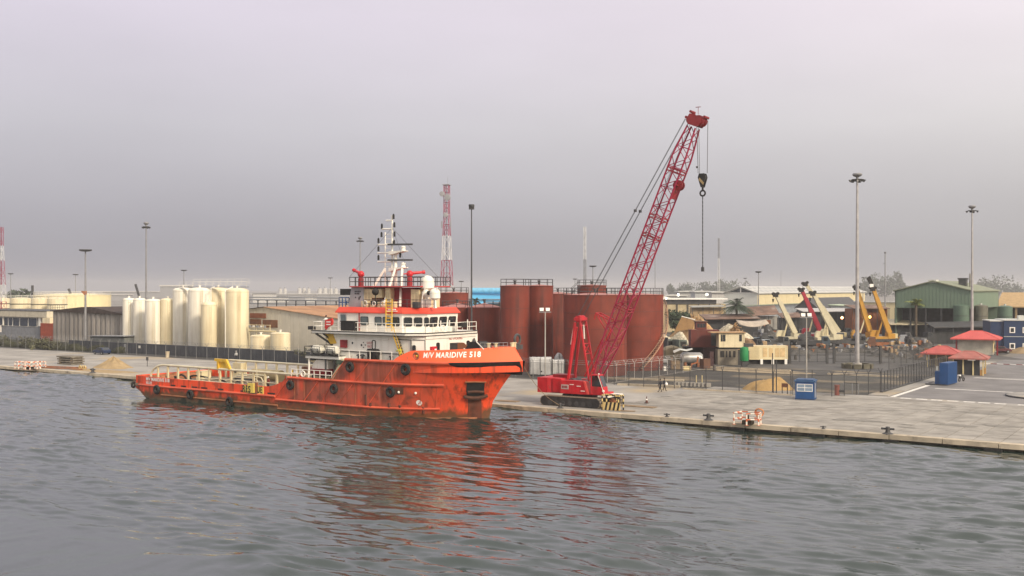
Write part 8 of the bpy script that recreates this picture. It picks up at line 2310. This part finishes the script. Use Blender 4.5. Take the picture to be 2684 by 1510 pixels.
tree(P(1770, 296), Z(815, 296), 5.0, 'lower dark bush left of the leaning tree', M_leafd, 4, 'bushy_tree', n=700, trunk=.05, ls=.4)
# hazy trees along the skyline
gsk = 'hazy trees on the skyline'
for k, (px, yt, wpx, lab) in enumerate(((2288, 727, 40, 'hazy rounded tree right of the tallest mast pole'), (2345, 722, 30, 'hazy tall tree above the left eave of the green shed'), (2365, 716, 26, 'tallest hazy tree above the left slope of the green shed'), (2262, 740, 30, 'low hazy tree just right of the tallest mast pole'),
                                 (2630, 737, 60, 'hazy tree above the tan-roofed building'), (2600, 742, 40, 'hazy tree just right of the green shed roof'), (2668, 744, 44, 'hazy tree at the right picture edge'), (1915, 738, 44, 'hazy broad tree behind the glazed gable'), (1880, 747, 30, 'hazy tree left of the glazed gable'), (1850, 745, 36, 'hazy tree above the middle distant shed'), (1800, 748, 30, 'hazy tree above the left distant shed'), (1765, 751, 26, 'hazy small tree right of the big red tank rail'),
                                 (2310, 738, 44, 'hazy tree left of the slim grey antenna mast'), (2560, 746, 40, 'hazy low tree behind the green shed roof'), (40, 768, 40, 'hazy bush mass beyond the ringed tanks at far left'))):
    t_c = 1700 if px > 100 else 700
    tree(P(px, t_c), max(4, Z(yt, t_c)), wpx / FOC * t_c * 1.5, lab, mat('leaf_haze', (0.05, 0.07, 0.04), 0.8), 40 + k, n=700, trunk=.06, ls=2.0, group=gsk, flat=1.2)
# weeds along the far left boundary wall: shrubs one could not count
def weeds():
    rs = np.random.RandomState(9); a = MB()
    for k in range(2600):
        x = rs.uniform(-250, -196); y = 136.4 + rs.gamma(1.5, .6); h = rs.uniform(.3, 1.7) * (0.6 + .4 * math.sin(x * .7))
        for j in range(2):
            d = rs.normal(0, .28, 2); w = rs.uniform(.05, .16)
            a.add([(x, y, 0), (x + w, y, 0), (x + d[0], y + d[1], h)], [(0, 1, 2)])
            a.add([(x + d[0] - w, y + d[1], h * .7), (x + d[0] + w, y + d[1] + .1, h * .75), (x + d[0], y + d[1], h * 1.05)], [(0, 1, 2)])
    tag(a.build('weeds', mat('weeds', (0.10, 0.105, 0.055), 0.9, var=0.5, scale=.5)), kind='stuff')
weeds()
for k, (px, t_c, h, w) in enumerate(((118, 238, 2.2, 4.0), (138, 238, 1.8, 3.6), (70, 246, 2.4, 4.5), (20, 252, 2.2, 4), (815, 196, 2.6, 4.5))):
    tree(P(px, t_c), h, w, ('dense shrub beside the grey shed corner', 'low shrub right of the dense shrub at the grey shed corner', 'shrub below the long building windows', 'shrub at the far left below the long building', 'brown-green shrub behind the boat platform at the fence')[k], mat('shrub_olive', (0.10, 0.10, 0.06), .9, var=.4), 70 + k, 'shrub', n=420, trunk=.05, ls=.28)

# ================================================================ FAR LEFT SKYLINE
M_far = mat('far_white', (0.50, 0.49, 0.47), 0.8); M_fard = mat('far_grey', (0.28, 0.28, 0.29), 0.8)
for k, (px, t_c, yt, wpx) in enumerate(((735, 900, 757, 9), (747, 900, 757, 9), (785, 900, 756, 10), (797, 905, 756, 10), (809, 900, 757, 9), (838, 880, 757, 12), (852, 880, 756, 12), (866, 880, 757, 12), (880, 885, 757, 11))):
    t_c *= 1.8; p = P(px, t_c); r = wpx / FOC * t_c / 2
    zt = Z(yt, t_c)
    t = thing('distant_tank', ORD[k] + ' small hazy pale tank from the left in the far tank farm', 'tank', p, 0, 'distant tank farm')
    MB().lathe((0, 0, 0), [(r, 0), (r, zt), (0.001, zt + .5)], 14).build('shell', M_far, t, smooth=True); MB().box(-.8, .8, -.8, .8, zt + .5, zt + 2.2).build('roof_vent', M_fard, t)
for k, (px0, px1, t_c, yt, lab, m) in enumerate(((420, 492, 760, 747, 'long hazy flat building above the tall cream silos', M_fard), (663, 712, 620, 767, 'hazy pale shed right of the tall silos', M_far), (720, 745, 640, 774, 'small bright hazy roof beyond the pipe trestle, the left one', M_far), (800, 820, 640, 774, 'small bright hazy roof beyond the pipe trestle, the right one', M_far), (660, 900, 700, 770, 'long low hazy wall beyond the pipe trestle', M_fard), (240, 330, 700, 772, 'long low dark hazy stockpile behind the slim silos', M_fard), (270, 420, 900, 764, 'flat hazy shoreline building beyond the slim silos', M_fard))):
    t_c *= 1.6; p = P(px0, t_c); wd = (px1 - px0) / FOC * t_c; zt = max(1.5, Z(yt, t_c))
    t = thing('distant_building', lab, 'building', p, YAW)
    MB().box(0, wd, 0, 20, 0, zt * .9).build('wall', m, t); MB().box(-1, wd + 1, -1, 21, zt * .9, zt).build('roof', M_fard if m is M_far else M_far, t)
tag(heap('coal_stockpile', P(300, 420), 34, 12, 3.2, M_darkwall, 'low dark stockpile behind the slim cream silos', 'stockpile', 44), None)
# thin far cranes
for px, y0, y1, dx_, lab in ((355, 778, 745, 10, 'small dark far crane jib leaning right of the mast behind the slim silos'), (85, 775, 748, 0, 'small dark far post above the ringed tanks'), (180, 773, 757, 6, 'tiny dark far crane head above the broad tank')):
    t_c = 450; p = P(px + dx_, t_c)
    t = thing('far_jib', lab, 'crane jib', p, YAW)
    MB().bar((0, 0, 0), (0, 0, Z(y0, t_c)), 1.2).build('tower', M_dark, t); MB().bar((0, 0, Z(y0, t_c)), (-dx_ / FOC * t_c, 0, Z(y1, t_c)), .8).build('jib', M_dark, t)

# ================================================================ PEOPLE
M_shirtw = mat('shirt_white', (0.70, 0.70, 0.68), 0.8, var=.05); M_navy = mat('cloth_navy', (0.015, 0.018, 0.03), 0.8); M_trg = mat('cloth_grey', (0.22, 0.22, 0.22), 0.8)
M_hivis = mat('hi_vis', (0.50, 0.55, 0.05), 0.7); M_overall = mat('overall_red', (0.25, 0.05, 0.04), 0.8); M_hair = mat('hair_black', (0.008, 0.007, 0.006), 0.7)
def person(p, rz, label, shirt, trousers, pose='stand', helmet=None, hat=None):
    if pose == 'walk': leg = [(.15, -.02, .47), (.22, -.02, .04), (-.04, .04, .48), (-.22, .04, .09)]
    elif pose == 'climb': leg = [(.22, 0, .62), (.18, 0, .22), (-.02, .0, .46), (-.06, 0, .04)]
    else: leg = [(.03, 0, .47), (.0, 0, .04), (-.02, 0, .47), (-.03, 0, .04)]
    if pose == 'lean': arms = [(.30, -.22, 1.18), (.52, -.16, 1.12), (.30, .22, 1.18), (.52, .16, 1.12)]
    elif pose == 'climb': arms = [(.28, -.24, 1.35), (.45, -.2, 1.6), (.30, .24, 1.2), (.5, .2, 1.35)]
    elif pose == 'walk': arms = [(-.16, -.25, 1.12), (-.02, -.27, .88), (.14, .25, 1.12), (.30, .24, .92)]
    else: arms = [(.0, -.27, 1.12), (.08, -.27, .86), (.0, .27, 1.12), (.08, .27, .86)]
    V = [(0, 0, .92), (0, 0, 1.15), (0, 0, 1.40), (.01, 0, 1.52), (.03, 0, 1.66), (.02, 0, 1.75)]
    Rr = [.145, .135, .15, .06, .095, .07]
    E_ = [(0, 1), (1, 2), (2, 3), (3, 4), (4, 5)]
    def ad(v, r, pr): V.append(v); Rr.append(r); E_.append((pr, len(V) - 1)); return len(V) - 1
    for sg, (k, f_) in ((-1, (leg[0], leg[1])), (1, (leg[2], leg[3]))):
        h_ = ad((0, sg * .10, .88), .10, 0); kk = ad((k[0], sg * .11 + k[1], k[2]), .07, h_); ff = ad((f_[0], sg * .11 + f_[1], f_[2] + .04), .05, kk); ad((f_[0] + .19, sg * .12 + f_[1], f_[2] + .02), .042, ff)
    for sg, (e, h_) in ((-1, (arms[0], arms[1])), (1, (arms[2], arms[3]))):
        s_ = ad((0, sg * .19, 1.40), .075, 2); ee = ad(e, .052, s_); hh_ = ad(h_, .038, ee)
        d = (Vector(h_) - Vector(e)).normalized()
        for j in range(3): ad(tuple(Vector(h_) + d * .09 + Vector((0, (j - 1) * .022, -.01 * j))), .013, hh_)
        ad(tuple(Vector(h_) + d * .04 + Vector((.03, -sg * .03, .02))), .014, hh_)
    me = bpy.data.meshes.new('body'); me.from_pydata(V, E_, [])
    tmp = bpy.data.objects.new('body_tmp', me); COL.objects.link(tmp)
    md = tmp.modifiers.new('skin', 'SKIN')
    for i, r in enumerate(Rr): me.skin_vertices[0].data[i].radius = (r, r)
    me.skin_vertices[0].data[0].use_root = True
    tmp.modifiers.new('sub', 'SUBSURF').levels = 1
    dg = bpy.context.evaluated_depsgraph_get(); dg.update()
    bm_ = bpy.data.meshes.new_from_object(tmp.evaluated_get(dg)); bpy.data.objects.remove(tmp)
    bm_.name = 'body'
    bm_.materials.clear()
    for m in (M_skin, shirt, trousers, M_shoe): bm_.materials.append(m)
    for pg in bm_.polygons:
        z = pg.center.z; y = abs(pg.center.y); fwd = pg.center.x
        hand = any((Vector(h_) - pg.center).length < .11 for h_ in (arms[1], arms[3]))
        low = min(leg[1][2], leg[3][2])
        foot = any((Vector((f_[0] + .09, sg * .11 + f_[1], f_[2] + .02)) - pg.center).length < .15 for sg, f_ in ((-1, leg[1]), (1, leg[3])))
        pg.material_index = 0 if (z > 1.49 or hand) else (3 if foot else (2 if z < .98 and y < .2 else 1)); pg.use_smooth = True
    t = thing('person', label, 'person', p, rz)
    o = bpy.data.objects.new('body', bm_); COL.objects.link(o); o.parent = t
    if helmet: MB().ball((.02, 0, 1.72), .13, 12, z0=0.0).lathe((.04, 0, 1.72), [(.12, 0), (.17, 0), (.17, .012), (.12, .02)], 12).build('helmet', helmet, t, smooth=True)
    else: MB().ball((.0, 0, 1.71), .105, 12, z0=-.2).build('hair', hat or M_hair, t, smooth=True)
    f_ = MB().ball((.135, 0, 1.655), .022, 6)
    for sg in (-1, 1): f_.ball((.118, sg * .035, 1.685), .014, 6)
    f_.box(.118, .126, -.03, .03, 1.605, 1.615); f_.build('face', M_skin, t)
    return t
person(G(1731, 1028), rad(200), 'person in dark clothing walking on the quay, the nearer of the pair by the fence', M_navy, M_navy, 'walk')
p_ = person(G(1741, 1025), rad(20), 'person in black walking just behind the other, carrying a white bag', M_navy, M_shoe, 'walk')
c = G(1744, 1026)
tag(MB().ball((c[0] + .25, c[1] - .2, 1.02), .2, 10, sz=1.1).tube([(c[0] + .1, c[1] - .2, 1.15), (c[0] + .2, c[1] - .2, 1.4), (c[0] + .35, c[1] - .2, 1.2)], .015, 4).build('white_bag', M_letter, None, smooth=True), 'round white bag carried by the rear walking person', 'bag')
person(G(619, 944.5), rad(-60), 'person in a white helmet standing by the fence behind the ship cargo rail', M_shirtw, M_navy, 'stand', M_letter)
person((SH[0] + 34.6, SH[1] - 4.6, WATER + 9.82), rad(178), 'person in a white shirt leaning on the bridge wing railing of the ship', M_shirtw, M_trg, 'lean')
sx_ = ss(1040, -5.9)
person((SH[0] + sx_ + .55, SH[1] - 6.0, WATER + 6.62), rad(165), 'person in dark clothes and yellow vest climbing the yellow deck stair', M_hivis, M_navy, 'climb')
person((SH[0] + 24.8, SH[1] - 4.7, WATER + 2.06), rad(-100), 'person in a white helmet standing on the cargo deck behind the RESCUE lettering', M_overall, M_navy, 'stand', M_letter)

# ================================================================ HAZE
hz = bpy.data.materials.new('haze'); hz.use_nodes = True
nt = hz.node_tree
for n in list(nt.nodes):
    if n.type == 'BSDF_PRINCIPLED': nt.nodes.remove(n)
pv_ = nt.nodes.new('ShaderNodeVolumePrincipled')
pv_.inputs['Color'].default_value = (0.72, 0.72, 0.74, 1)
pv_.inputs['Density'].default_value = HAZE
pv_.inputs['Anisotropy'].default_value = 0.2
nt.links.new(pv_.outputs['Volume'], [n for n in nt.nodes if n.type == 'OUTPUT_MATERIAL'][0].inputs['Volume'])
hzb = MB().box(-4200, 4200, -1000, 7200, -6.0, 44.0).build('haze', hz); tag(hzb, kind='stuff')
sc.cycles.volume_bounces = 1
